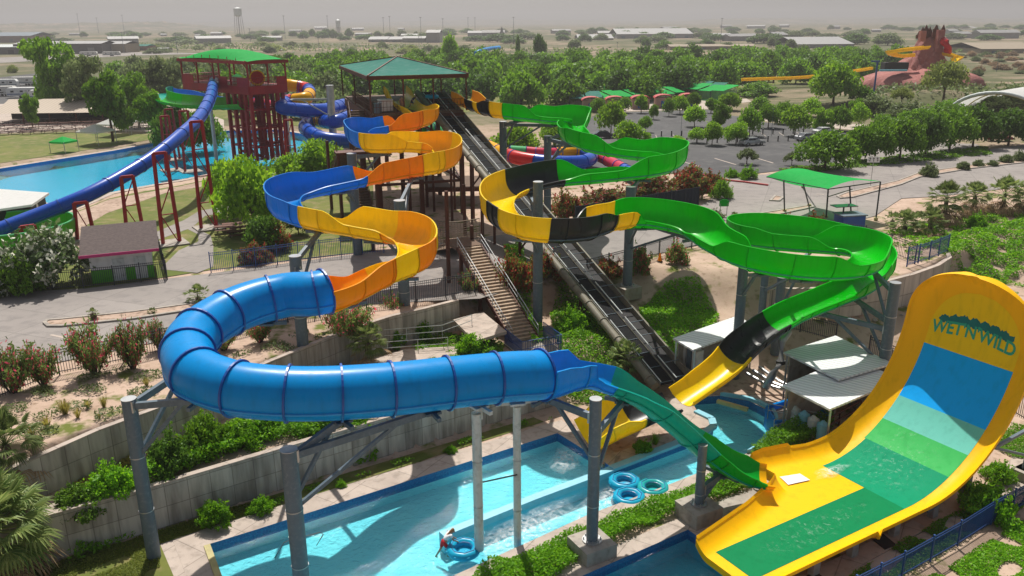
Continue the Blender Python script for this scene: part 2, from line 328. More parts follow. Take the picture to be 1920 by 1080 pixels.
M['L_yel'] = mat_leaf('leaf_yellowgrass', (.26, .25, .04), (.40, .34, .09), .35); M['L_palm'] = mat_leaf('leaf_palm', (.08, .15, .03), (.26, .31, .10), .3); M['L_dead'] = mat_leaf('leaf_dead_palm', (.26, .17, .09), (.42, .31, .18), .2)
M['L_palo'] = mat_leaf('leaf_paloverde', (.17, .23, .04), (.30, .36, .09), .4)
# ---------------------------------------------------------------- terrain
def seg_sd(X, Y, pts, wid):
    """signed distance (+ to the left of the direction of travel) and local ramp width"""
    best = np.full(X.shape, 1e9); sd = np.zeros(X.shape); W = np.ones(X.shape)
    for (a, b, wa, wb) in zip(pts[:-1], pts[1:], wid[:-1], wid[1:]):
        dx, dy = b[0]-a[0], b[1]-a[1]; L2 = dx*dx+dy*dy
        t = np.clip(((X-a[0])*dx+(Y-a[1])*dy)/L2, 0, 1)
        ex, ey = X-(a[0]+t*dx), Y-(a[1]+t*dy); d = np.hypot(ex, ey)
        s = np.sign(dx*(Y-a[1])-dy*(X-a[0])); k = d < best-1e-9
        best = np.where(k, d, best); sd = np.where(k, d*np.where(s == 0, 1, s), sd); W = np.where(k, wa+(wb-wa)*t, W)
    return sd, W
WALL1 = [(-60, 13), (-25.3, 37.1), (-20.4, 40.2), (-15.4, 43.7), (-9.1, 48.1), (-0.1, 54), (4.5, 57), (9, 59), (14, 60.5), (22, 62.5), (28.5, 62), (33, 62), (40, 60), (50, 56), (80, 50), (400, 30)]
W1 = [.25, .25, .25, .25, .25, .25, 4, 5, 5, 5, 7, 9, 10, 12, 12, 12]
WALL2 = [(-61, 16), (-26.5, 39.1), (-23.8, 42.9), (-20.2, 47.2), (-16.5, 52.8), (-12.5, 58.2), (-9.5, 61.2), (-7, 63), (-2, 66), (4, 68), (12, 69.5), (20, 68.5), (28, 67.5), (32.9, 69.5), (38, 73), (43, 78), (50, 76), (70, 70), (400, 55)]
W2 = [.25, .25, .25, .25, .25, .25, .25, .6, 5, 5, 6, 6, 2, .3, .3, .3, 14, 16, 16]
L1, L2 = 2.4, 2.6
POOLS = []
def smooth(t): t = np.clip(t, 0, 1); return t*t*(3-2*t)
def inpoly(X, Y, P):
    r = np.zeros(X.shape, bool); n = len(P)
    for i in range(n):
        x1, y1 = P[i][0], P[i][1]; x2, y2 = P[(i+1) % n][0], P[(i+1) % n][1]
        c = ((y1 > Y) != (y2 > Y)) & (X < (x2-x1)*(Y-y1)/(y2-y1+1e-12)+x1); r ^= c
    return r
def height(X, Y):
    X = np.asarray(X, float); Y = np.asarray(Y, float)
    d1, w1 = seg_sd(X, Y, WALL1, W1); d2, w2 = seg_sd(X, Y, WALL2, W2)
    h = L1*smooth(d1/w1)+L2*smooth(d2/w2)
    # planted terrace drops of the open bank, castle hill, wooded knolls
    h = h+3*np.exp(-(((X-140)/34)**2+((Y-262)/26)**2))+5*np.exp(-(((X-105)/26)**2+((Y-212)/16)**2))
    h = h+.12*np.sin(X*.9+np.sin(Y*.5))*np.sin(Y*.8)*np.where((h > .1) & (h < 4.9), 1, 0)
    for P, dep in POOLS: h = np.where(inpoly(X, Y, P), h-dep, h)
    return h
def hz(x, y): return float(height(np.array([x]), np.array([y]))[0])
def GT(px, py, z0=None):
    z = 5.0 if z0 is None else z0
    for _ in range(14):
        p = G(px, py, z); z = .5*z+.5*hz(p.x, p.y)
    p = G(px, py, z); p.z = z; return p
def offset(P, d):
    P = [Vector((p[0], p[1])) for p in P]; n = len(P)
    a = sum(P[i].x*P[(i+1) % n].y-P[(i+1) % n].x*P[i].y for i in range(n)); s = 1 if a > 0 else -1; out = []
    for i in range(n):
        e1 = (P[i]-P[i-1]).normalized(); e2 = (P[(i+1) % n]-P[i]).normalized()
        n1 = Vector((e1.y, -e1.x))*s; n2 = Vector((e2.y, -e2.x))*s; m = (n1+n2); k = m.length
        m = m/k if k > .1 else n1
        out.append(P[i]+m*(d/max(.45, m.dot(n1))))
    return out
def px(pts, z): return [G(a, b, z) for a, b in pts]
POOL_MAIN = px([(1045, 812), (480, 993), (386, 1022), (425, 1110), (520, 1320), (640, 1260), (760, 1120), (870, 1070), (1000, 1012), (1100, 966), (1250, 910), (1400, 850), (1435, 826), (1452, 798), (1444, 772), (1405, 752), (1350, 742), (1305, 745), (1290, 757), (1305, 772), (1334, 786), (1338, 800), (1318, 815), (1150, 878), (1132, 866)], 0)
POOL_CATCH = px([(1290, 993), (1050, 1098), (1180, 1400), (1700, 1300), (1430, 1090)], 0)
LAGOON = px([(-160, 345), (0, 316), (100, 300), (215, 282), (300, 266), (420, 245), (520, 243), (600, 256), (640, 285), (560, 306), (430, 318), (330, 338), (250, 352), (200, 362), (130, 392), (60, 372), (0, 362), (-160, 400)], 5)
PLANT = px([(1452, 800), (1437, 772), (1500, 752), (1556, 790)], 0)   # sunken pump tank
for P, d in ((offset(POOL_MAIN, .55), 1.6), (offset(POOL_CATCH, .55), 1.6), (offset(LAGOON, .8), 1.9), (offset(PLANT, .1), 1.6)): POOLS.append((P, d))
def axis(lo, hi, st, far, ratio=1.12):
    a = list(np.arange(lo, hi+st/2, st)); b = [a[-1]]; d = st
    while b[-1] < far[1]: d *= ratio; b.append(b[-1]+d)
    c = [a[0]]; d = st
    while c[-1] > far[0]: d *= ratio; c.append(c[-1]-d)
    return np.array(c[:0:-1]+a+b[1:])
gx = axis(-46, 62, .42, (-12000, 12000)); gy = axis(26, 92, .42, (-60, 16000), 1.045)
GX, GY = np.meshgrid(gx, gy); GZ = height(GX, GY)-.05
_n, _k = GX.shape
mb = MB(); mb.v = np.stack([GX.ravel(), GY.ravel(), GZ.ravel()], 1).tolist()
_i = (np.arange(_n-1)[:, None]*_k+np.arange(_k-1)[None, :]).ravel()
mb.f = np.stack([_i, _i+1, _i+1+_k, _i+_k], 1).tolist(); mb.m = [0]*len(mb.f)
struct('ground', mb, M['ground'], smooth=True)
def sheet(name, pts, mat, z=None, dz=.01, thick=None, kind=True):
    b = MB(); zz = 5.0 if z is None else z
    P = [G(a, c, zz) for a, c in pts]
    if thick: b.prism(P, zz-thick, zz+dz)
    else:
        a = sum(P[i].x*P[(i+1) % len(P)].y-P[(i+1) % len(P)].x*P[i].y for i in range(len(P)))
        if a < 0: P = P[::-1]
        b.face([(p.x, p.y, zz+dz) for p in P])
    return struct(name, b, mat) if kind else obj(name, b, mat)
# lawns, roads, car park (each sheet lies a few mm above the one below)
sheet('lawn', [(-260, 305), (-200, 275), (0, 252), (110, 248), (300, 252), (305, 258), (215, 273), (100, 291), (0, 306), (-160, 334), (-260, 345)], M['grass'], dz=.004)
sheet('lawn', [(-260, 440), (-160, 412), (0, 372), (60, 382), (130, 402), (205, 372), (250, 362), (335, 348), (430, 328), (560, 316), (640, 298), (700, 300), (700, 470), (400, 505), (150, 545), (0, 548), (-260, 585)], M['grass'], dz=.004)
sheet('sand_path', [(115, 470), (95, 425), (110, 408), (130, 404), (205, 374), (335, 350), (430, 330), (560, 318), (560, 326), (430, 341), (310, 362), (200, 400), (150, 430), (205, 470), (160, 490)], M['dirt'], dz=.02)
sheet('footpath', [(300, 505), (335, 470), (372, 453), (372, 440), (352, 430), (290, 452), (270, 445), (345, 413), (375, 395), (440, 385), (440, 395), (385, 405), (362, 425), (395, 442), (400, 462), (400, 500), (370, 512)], M['road'], dz=.025)
ROADP = [(-300, 585), (0, 549), (160, 541), (400, 512), (640, 480), (900, 445), (1080, 424), (1310, 388), (1365, 352), (1345, 335), (1420, 328), (1560, 318), (1720, 297), (2000, 262), (2000, 335), (1900, 352), (1760, 368), (1690, 372), (1640, 405), (1560, 425), (1400, 440), (1260, 470), (1080, 505), (900, 560), (640, 572), (500, 600), (250, 650), (0, 702), (-300, 770)]
sheet('road', ROADP, M['road'], dz=.012)
sheet('parking_lot', [(1060, 335), (1010, 290), (1120, 212), (1350, 205), (1420, 228), (1640, 250), (1560, 308), (1420, 325), (1345, 333), (1270, 325)], M['asphalt'], dz=.016)
sheet('woodland_floor', [(900, 205), (1060, 203), (1130, 196), (1300, 178), (1640, 150), (1730, 128), (1640, 110), (1200, 108), (500, 112), (200, 135), (120, 200), (300, 215), (520, 232), (640, 245), (760, 235)], M['grass'], dz=.002)
sheet('plaza_paving', [(1120, 205), (1200, 190), (1400, 185), (1450, 215), (1620, 232), (1640, 248), (1420, 226), (1350, 204), (1120, 211)], M['deck'], dz=.02)
sheet('beach_sand', [(-200, 210), (0, 195), (230, 188), (330, 190), (420, 225), (420, 240), (300, 248), (110, 243), (0, 250), (-200, 280)], M['deck'], dz=.02)
sheet('car_yard', [(-200, 175), (0, 145), (90, 135), (200, 150), (230, 185), (0, 200), (-200, 215)], M['asphalt'], dz=.01)
sheet('dirt_road', [(-200, 122), (0, 108), (250, 98), (420, 100), (250, 104), (0, 118), (-200, 135)], M['road'], dz=.02)
sheet('outer_road', [(1420, 268), (1600, 262), (1830, 270), (1900, 300), (1700, 305), (1560, 316)], M['road'], dz=.008)
# stall lines and central bank in the car park
b = MB()
for k in range(0, 26, 2):
    a = G(1130+k*17, 262-k*.35, 5); c = a+Vector((.6, 5.2, 0)); b.beam((a.x, a.y, 5.024), (c.x, c.y, 5.024), .14, .006)
for k in range(5):
    a = G(1270+k*70, 300-k*3, 5); c = G(1310+k*70, 312-k*3, 5); b.beam((a.x, a.y, 5.024), (c.x, c.y, 5.024), .3, .006)
for P_, Q_ in (((120, 634), (132, 631)), ((150, 640), (95, 628)), ((1530, 364), (1545, 365))):
    a, c = G(*P_, 5), G(*Q_, 5); b.beam((a.x, a.y, 5.02), (c.x, c.y, 5.02), .25, .006)
struct('road_markings', b, M['deck'])
def island(name, pts, label, mat='dirt'):
    P = px(pts, 5); I_ = offset(P, -.28); b = MB(); n = len(P); t = thing(name, label, 'traffic island', (P[0].x, P[0].y, 5))
    for i in range(n):
        j = (i+1) % n; A, B_, c, d = P[i], P[j], I_[j], I_[i]
        b.add([(A.x, A.y, 4.95), (B_.x, B_.y, 4.95), (B_.x, B_.y, 5.15), (A.x, A.y, 5.15), (d.x, d.y, 5.15), (c.x, c.y, 5.15), (c.x, c.y, 4.95), (d.x, d.y, 4.95)], [(0, 1, 2, 3), (3, 2, 5, 4), (4, 5, 6, 7)])
    obj('kerb', b, M['concrete'], t); f = MB(); f.face([(p.x, p.y, 5.09) for p in I_]); obj('bed', f, M[mat], t)
island('median_island', [(80, 607), (88, 601), (115, 599), (250, 585), (420, 562), (520, 545), (600, 530), (600, 536), (520, 553), (420, 574), (250, 600), (115, 614), (88, 614)], 'long narrow median with tiny palms in the road behind the blue tube')
island('median_island', [(1568, 369), (1585, 362), (1680, 340), (1720, 325), (1820, 310), (2000, 292), (2000, 297), (1820, 317), (1725, 333), (1690, 347), (1600, 371), (1575, 373)], 'long sandy median with round shrubs in the road on the right')
island('median_island', [(1442, 377), (1452, 367), (1470, 371), (1462, 378)], 'small pale triangular island beside the green shade canopy')
island('median_island', [(1395, 405), (1430, 400), (1520, 385), (1528, 389), (1440, 408), (1400, 415)], 'narrow kerbed strip holding two posts of the green shade canopy')
# ---------------------------------------------------------------- pools
def pool(name, label, P, ztop, depth, floor, rimw, rim, wl, wmat):
    t = thing(name, label, 'pool', (P[0].x, P[0].y, ztop)); n = len(P); b = MB()
    ar = sum(P[i].x*P[(i+1) % n].y-P[(i+1) % n].x*P[i].y for i in range(n)); P = P if ar > 0 else P[::-1]
    b.face([(p.x, p.y, ztop-depth) for p in P])
    for i in range(n):
        a, c = P[i], P[(i+1) % n]; b.add([(a.x, a.y, ztop-depth), (c.x, c.y, ztop-depth), (c.x, c.y, ztop-.62), (a.x, a.y, ztop-.62)], [(3, 2, 1, 0)])
    obj('basin', b, floor, t); b = MB()
    for i in range(n):
        a, c = P[i], P[(i+1) % n]; b.add([(a.x, a.y, ztop-.62), (c.x, c.y, ztop-.62), (c.x, c.y, ztop), (a.x, a.y, ztop)], [(3, 2, 1, 0)])
    obj('tile_band', b, M['tile'] if floor != M['lagoonfloor'] else M['blue'], t)
    O_ = offset(P, rimw); b = MB()
    for i in range(n):
        j = (i+1) % n; a, c, d, e = P[i], P[j], O_[j], O_[i]
        b.add([(a.x, a.y, ztop), (c.x, c.y, ztop), (d.x, d.y, ztop+.004), (e.x, e.y, ztop+.004), (d.x, d.y, ztop-.5), (e.x, e.y, ztop-.5)], [(3, 2, 1, 0), (2, 3, 5, 4)])
    obj('coping', b, rim, t)
    b = MB(); I_ = offset(P, -.003); b.face([(p.x, p.y, wl) for p in I_]); struct('water', b, wmat)
    return t
pool('splash_pool', 'turquoise splash pool with channel below the blue tube slide', POOL_MAIN, 0, 1.15, M['poolfloor'], 1.45, M['deck'], -.34, M['water'])
pool('catch_pool', 'blue pool at the foot of the half-pipe wall slide', POOL_CATCH, 0, 1.5, M['pooldeep'], 1.1, M['deck'], -.3, M['water'])
pool('lagoon_pool', 'large bright blue lagoon on the lawn beneath the red tower', LAGOON, 5, 1.5, M['lagoonfloor'], 1.2, M['deck'], 4.7, M['lagoonwater'])
# divider between the pool and the channel, its blue rim, round basin rim
t = thing('pool_divider', 'low pale blue wall dividing the splash pool from the channel', 'pool wall', G(830, 1000, 0))
b = MB(); dv = [G(828, 1003, -.0), G(1000, 934, 0), (G(1146, 880, 0))]
for a, c in zip(dv[:-1], dv[1:]): b.beam((a.x, a.y, -.53), (c.x, c.y, -.53), .55, 1.2)
obj('body', b, M['poolblue'], t)
b = MB()
for a, c in ((G(1146, 880, 0), G(1322, 812, 0)), ): b.beam((a.x, a.y, .04), (c.x, c.y, .04), .55, .2)
rim = [G(*q, 0) for q in ((1322, 812), (1338, 800), (1334, 786), (1305, 772))]
for a, c in zip(rim[:-1], rim[1:]): b.beam((a.x, a.y, .04), (c.x, c.y, .04), .5, .2)
obj('rim', b, M['poolblue'], t)
b = MB(); rim = [G(*q, 0) for q in ((1350, 742), (1405, 752), (1444, 772), (1452, 798), (1435, 826), (1400, 850))]
rr, _ = catmull([(p.x, p.y, .12) for p in rim], .6); b.sweep([[Vector(p)+Vector((0, 0, .14)), Vector(p)+Vector((.28, .1, .14)), Vector(p)+Vector((.28, .1, -.3)), Vector(p)+Vector((0, 0, -.3))] for p in rr])
tag(obj('basin_rim', b, M['poolblue']), 'curved pale blue rim round the small start basin', 'pool rim')
t = thing('pump_tank', 'sunken blue tank with pipe rails beside the round start basin', 'tank', G(1500, 780, 0)); b = MB(); n = len(PLANT)
for i in range(n):
    a, c = PLANT[i], PLANT[(i+1) % n]; b.beam((a.x, a.y, -.4), (c.x, c.y, -.4), .2, 1.7)
obj('shell', b, M['blue'], t)
b = MB(); b.face([(p.x, p.y, -.75) for p in PLANT]); obj('tank_water', b, M['pooldeep'], t)
b = MB()
for a_, c_ in (((1450, 806), (1575, 752)), ((1440, 775), (1572, 800))):
    a, c = G(*a_, .3), G(*c_, .3)
    for h_ in (.55, 1.05): b.cyl((a.x, a.y, h_), (c.x, c.y, h_), .035, n=6)
    for k in range(4):
        q = a.lerp(c, k/3); b.cyl((q.x, q.y, -.1), (q.x, q.y, 1.05), .035, n=6)
obj('rail', b, M['galv'], t)
# decks
def slab(pts, z=0, dz=0, th=.3, mat='deck', name='pool_deck'):
    b = MB(); b.prism(px(pts, z), z-th, z+dz); return struct(name, b, M[mat])
slab([(300, 1020), (388, 990), (480, 962), (480, 985), (380, 1022), (470, 1240), (420, 1300)], 0, -.008)
slab([(480, 962), (700, 893), (900, 832), (1040, 790), (1046, 805), (480, 985)], 0, -.008)
slab([(1130, 870), (1320, 790), (1290, 742), (1180, 740), (1060, 800)], 0, -.02, mat='dirt', name='planting_bed')
slab([(1340, 740), (1480, 740), (1560, 770), (1680, 720), (1560, 610), (1280, 620), (1240, 700), (1290, 735)], .02, .02, mat='dirt', name='yard')
slab([(1080, 1060), (1290, 965), (1420, 905), (1600, 900), (1440, 1010), (1290, 985), (1050, 1088), (1000, 1100)], 0, -.012, mat='concrete')
slab([(1430, 1160), (1800, 960), (1880, 880), (1910, 840), (2000, 830), (2000, 870), (1860, 960), (1600, 1110), (1500, 1180)], 0, -.006)
slab([(1560, 1090), (1740, 990), (1712, 975), (1500, 1080)], 0, .002, th=.1)
for (a_, c_, d_, e_) in (((1635, 1012), (1655, 1001), (1681, 1022), (1659, 1031)), ((1512, 1080), (1530, 1072), (1548, 1086), (1528, 1096))):
    b = MB(); b.prism(px([a_, c_, d_, e_], 0), .004, .03); tag(obj('drain_grate', b, M['dark']), 'dark square drain grate in the middle of the paving beside the wall slide' if a_[0] > 1600 else 'dark drain grate at the bottom frame edge beside the wall slide', 'drain grate')
# footpath ramp between the retaining walls
b = MB(); P_ = [(-25.6, 37.9), (-22.2, 42.4), (-18.2, 47.6), (-14.5, 53.2), (-11, 57.2), (-6, 60), (-3, 60.5), (-3.4, 58), (-8, 56.8), (-12.8, 52.4), (-16.8, 46.8), (-20.8, 41.6), (-24.6, 37.4)]
b.prism([Vector((p[0], p[1])) for p in P_], 2.3, 2.5); struct('path', b, M['deck'])
# ---------------------------------------------------------------- retaining walls
def rwall(label, pts, mat, th=.35):
    """pts: (x, y, zbottom, ztop)"""
    t = thing('retaining_wall', label, 'retaining wall', (pts[0][0], pts[0][1], pts[0][2])); b = MB(); c_ = MB(); rb = []; rc = []
    for i, p in enumerate(pts):
        a = Vector(pts[max(0, i-1)][:2]); c = Vector(pts[min(len(pts)-1, i+1)][:2]); d = (c-a).normalized(); nn = Vector((-d.y, d.x))*th/2; q = Vector(p[:2])
        lo, hi = p[2]-.6, p[3]
        rb.append([(q.x-nn.x, q.y-nn.y, lo), (q.x+nn.x, q.y+nn.y, lo), (q.x+nn.x, q.y+nn.y, hi), (q.x-nn.x, q.y-nn.y, hi)])
        n2 = nn*1.12; rc.append([(q.x-n2.x, q.y-n2.y, hi), (q.x+n2.x, q.y+n2.y, hi), (q.x+n2.x, q.y+n2.y, hi+.07), (q.x-n2.x, q.y-n2.y, hi+.07)])
    b.sweep(rb); c_.sweep(rc); obj('panel', b, mat, t); obj('cap', c_, M['deck'], t); return t
rwall('long lower concrete retaining wall of square form panels beside the splash pool', [(x, y, 0, 2.65) for x, y in ((-34, 31), (-25.3, 37.1), (-20.4, 40.2), (-15.4, 43.7), (-9.1, 48.1), (-4.6, 51.1), (-0.1, 54), (3.2, 56))], M['wallL'])
rwall('upper stained concrete retaining wall on the left above the footpath', [(x, y, 2.4, 4.85+dz) for x, y, dz in ((-30, 35.5, -.9), (-26.5, 39.1, -.2), (-23.8, 42.9, 0), (-20.2, 47.2, .05), (-16.5, 52.8, .1), (-12.5, 58.2, .2), (-9.5, 61.2, .25), (-7, 63, .25), (-4.5, 65.2, .2))], M['wallL'])
rwall('pale curved concrete retaining wall under the green loop beside the sand', [(22, 67.3, 3.4, 5.1), (28, 67.6, 3.0, 5.1), (32.9, 69.5, 2.9, 5.1), (36, 71.4, 2.9, 5.1), (39.6, 74.2, 2.9, 5.1), (42, 76.8, 3.0, 5.1), (43, 79.5, 3.4, 5.1)], M['wallR'])
# ---------------------------------------------------------------- water slides
def frames(P):
    P = [Vector(p) for p in P]; out = []
    for i, p in enumerate(P):
        t = (P[min(i+1, len(P)-1)]-P[max(i-1, 0)]).normalized()
        l = Vector((0, 0, 1)).cross(t); l = l.normalized() if l.length > .05 else Vector((0, 1, 0)); out.append((p, t, l, t.cross(l)))
    return out
def prof(s, R, d=0.0):
    q = pi*R/2; a = abs(s); g = 1 if s >= 0 else -1
    if a <= q: th = a/R; return (g*(R+d)*sin(th), R-(R+d)*cos(th))
    return (g*(R+d), R+a-q)
def flume(root, knots, cols, R=1.35, tubes=(), step=.38, film=True, joint=2.5, seam=1.15, ringmat='ringblue', wscale=1.0):
    """knots: (x, y, z, L, Rr).  L / Rr: how far the wall runs up each side.  cols: (param, colour).  tubes: closed spans of the param"""
    D, par = catmull([k[:3] for k in knots], step); F = frames(D); n = len(D); nk = len(knots)
    def ext(u, c):
        i = min(int(u), nk-2); t = min(1, max(0, (u-i-.5)*2.1+.5)); t = t*t*(3-2*t); return knots[i][c]*(1-t)+knots[i+1][c]*t
    istube = [any(a <= u <= b for a, b in tubes) for u in par]
    length = [0.0]
    for i in range(1, n): length.append(length[-1]+(F[i][0]-F[i-1][0]).length)
    def at(i, x, z): p, t, l, u = F[i]; return p+l*x+u*z
    cuts = [c[0] for c in cols]+[1e9]; NS = 16
    for ci, (c0, cname) in enumerate(cols):
        idx = [i for i in range(n) if c0 <= par[i] < cuts[ci+1]]
        if len(idx) < 2: continue
        if idx[-1] < n-1: idx.append(idx[-1]+1)
        tube = istube[idx[len(idx)//2]]; b = MB(); joints = []; flange = []
        if tube:
            Rt = 1.3*wscale; N = 30; jr = .11 if wscale > .95 else .07
            for rad, rev in ((Rt, 0), (Rt-.05, 1)):
                rings = []
                for i in idx:
                    rg = [at(i, rad*cos(2*pi*k/N), Rt+rad*sin(2*pi*k/N)) for k in range(N)]; rings.append(rg[::-1] if rev else rg)
                b.sweep(rings, caps=False)
            last = None
            for k_, i in enumerate(idx):
                m_ = int(length[i]/joint)
                if last is None or m_ != last or k_ == len(idx)-1:
                    last = m_; p, t, l, u = F[i]; rr = []
                    for (dt, ra) in ((-.05, Rt), (-.05, Rt+jr), (.05, Rt+jr), (.05, Rt)):
                        rr.append([p+t*dt+l*ra*cos(2*pi*k/N)+u*(Rt+ra*sin(2*pi*k/N)) for k in range(N)])
                    joints.append(MB().sweep(rr, caps=False))
            for sgn in (-1, 1):
                rr = []
                for i in idx:
                    a0 = radians(-22) if sgn > 0 else radians(202); q = []
                    for ra, dz in ((Rt-.01, -.03), (Rt+.09, -.03), (Rt+.09, .03), (Rt-.01, .03)): q.append(at(i, ra*cos(a0), Rt+ra*sin(a0)+dz))
                    rr.append(q)
                flange.append(MB().sweep(rr))
        else:
            rings = []
            for i in idx:
                L = ext(par[i], 3)*wscale; Q = ext(par[i], 4)*wscale; g = []
                for k in range(NS+1): g.append(prof(-Q+(L+Q)*k/NS, R))
                xl, zl = prof(L, R); xo, zo = prof(L, R, .10); g += [(xl, zl+.035), (xo, zo+.035), (xo, zo-.05)]
                for k in range(NS, -1, -1): g.append(prof(-Q+(L+Q)*k/NS, R, .05))
                xo, zo = prof(-Q, R, .10); xl, zl = prof(-Q, R); g += [(xo, zo-.05), (xo, zo+.035), (xl, zl+.035)]
                rings.append([at(i, x, z) for x, z in g[::-1]])
            b.sweep(rings, caps=True)
            last = None
            for k_, i in enumerate(idx):
                m_ = int(length[i]/joint)
                if last is None or m_ != last:
                    last = m_; L = ext(par[i], 3)*wscale; Q = ext(par[i], 4)*wscale; p, t, l, u = F[i]; rr = []
                    for k in range(NS+1):
                        s_ = -Q+(L+Q)*k/NS; q = []
                        for dt, dd in ((-.035, .045), (-.035, .12), (.035, .12), (.035, .045)):
                            x, z = prof(s_, R, dd); q.append(p+t*dt+l*x+u*z)
                        rr.append(q)
                    joints.append(MB().sweep(rr))
            for sgn in (-1, 1):
                rr = []
                for i in idx:
                    e = (ext(par[i], 3) if sgn > 0 else ext(par[i], 4))*wscale; sc_ = sgn*min(seam, e-.1); q = []
                    for dd, ds in ((.045, -.04), (.13, -.04), (.13, .04), (.045, .04)):
                        x, z = prof(sc_+ds, R, dd); q.append(at(i, x, z))
                    rr.append(q)
                flange.append(MB().sweep(rr))
        sec = obj('tube_section' if tube else 'flume_section', b, M[cname], root, smooth=True, angle=40)
        for j_ in joints: obj('joint_ring', j_, M[ringmat] if tube else M[cname], sec)
        for j_ in flange: obj('seam_flange', j_, M[FLC.get(cname, cname)], sec)
    if film:
        rr = []
        for i in range(n):
            if istube[i]: continue
            rr.append([at(i, *prof(s_, R-.012)) for s_ in (-.75, -.25, .25, .75)])
        b = MB(); b.sweep(rr, closed=False)
        o = obj('running_water', b, M['film'], root, smooth=True)
        ca = o.data.color_attributes.new('edge', 'FLOAT_COLOR', 'POINT'); vals = []
        for i in range(len(rr)): 
            for e in (0, 1, 1, 0): vals += [e, e, e, 1]
        ca.data.foreach_set('color', vals)
    return D, par
M['teal_lit'] = mat_gel('gel_teal_lit', (.10, .56, .38)); M['blue_lit'] = mat_gel('gel_blue_lit', (.06, .42, .82)); M['yellow_lit'] = mat_gel('gel_yellow_lit', (.98, .74, .03))
FLC = {'green': 'teal_lit', 'dgreen': 'teal', 'blue': 'blue_lit', 'skyblue': 'blue_lit', 'amber': 'yellow_lit', 'yellow': 'yellow_lit', 'black': 'steel', 'orange': 'amber'}  # paler seam flanges: sun catching the raised edge is painted into the colour
def K(px_, py_, z, L, Q, c=0): p = G(px_, py_, z); return (p.x, p.y, z-c, L, Q)
T_ = 1.3
k1 = [K(742, 189, 17.6, 2.6, 2.6), K(768, 214, 16.9, 1.9, 1.9), K(800, 230, 16.4, 2.5, 1.5), K(768, 245, 16.0, 2.8, 1.5), K(720, 253, 15.7, 1.8, 2.5), K(674, 264, 15.3, 1.5, 2.9), K(700, 285, 15.0, 1.5, 2.7),
      K(770, 285, 14.7, 2.6, 1.9), K(832, 293, 14.3, 2.9, 1.5), K(828, 320, 14.0, 2.9, 1.5), K(740, 337, 13.6, 2.7, 1.6), K(640, 358, 13.2, 1.7, 2.5), K(545, 382, 12.8, 1.5, 2.9), K(542, 412, 12.5, 1.5, 2.9),
      K(600, 431, 12.2, 1.5, 2.7), K(690, 447, 11.9, 2.7, 1.9), K(768, 465, 11.6, 2.9, 1.5), K(778, 505, 11.3, 2.9, 1.5), K(715, 536, 11.0, 2.8, 1.7), K(612, 546, 12.05, 2.4, 2.4, T_),
      K(540, 553, 11.85, 2, 2, T_), K(470, 570, 11.65, 2, 2, T_), K(408, 598, 11.4, 2, 2, T_), K(357, 640, 11.15, 2, 2, T_), K(362, 693, 10.9, 2, 2, T_), K(425, 724, 10.7, 2, 2, T_), K(505, 736, 10.5, 2, 2, T_), K(607, 738, 10.3, 2, 2, T_), K(730, 730, 10.1, 2, 2, T_),
      K(850, 717, 9.9, 2, 2, T_), K(950, 707, 9.7, 2, 2, T_), K(1012, 703, 9.5, 2.7, 2.7, T_), K(1072, 727, 8.1, 2.4, 2.5), K(1110, 726, 7.9, 1.7, 1.7), K(1170, 748, 7.2, 1.8, 1.7), K(1240, 798, 5.3, 1.9, 1.9), K(1312, 858, 3.0, 1.9, 1.9), K(1385, 900, 1.5, 1.8, 1.8), K(1440, 912, 1.15, 1.5, 1.5)]
S1 = thing('raft_slide', 'big raft slide of orange, yellow and blue troughs ending in the long blue tube', 'water slide', k1[10][:3])
P1 = flume(S1, k1, [(0, 'yellow'), (2.1, 'amber'), (2.8, 'orange'), (3.8, 'blue'), (5.9, 'yellow'), (7.2, 'amber'), (7.8, 'yellow'), (8.6, 'amber'), (9.1, 'yellow'), (9.5, 'orange'), (10.55, 'blue'), (13.7, 'yellow'), (15.4, 'amber'), (16.1, 'yellow'), (16.9, 'orange'), (17.3, 'yellow'), (18.0, 'orange'), (19, 'skyblue'), (31, 'skyblue'), (33.6, 'teal'), (35.9, 'dgreen'), (37.7, 'amber')], tubes=[(19, 31)], joint=2.55)
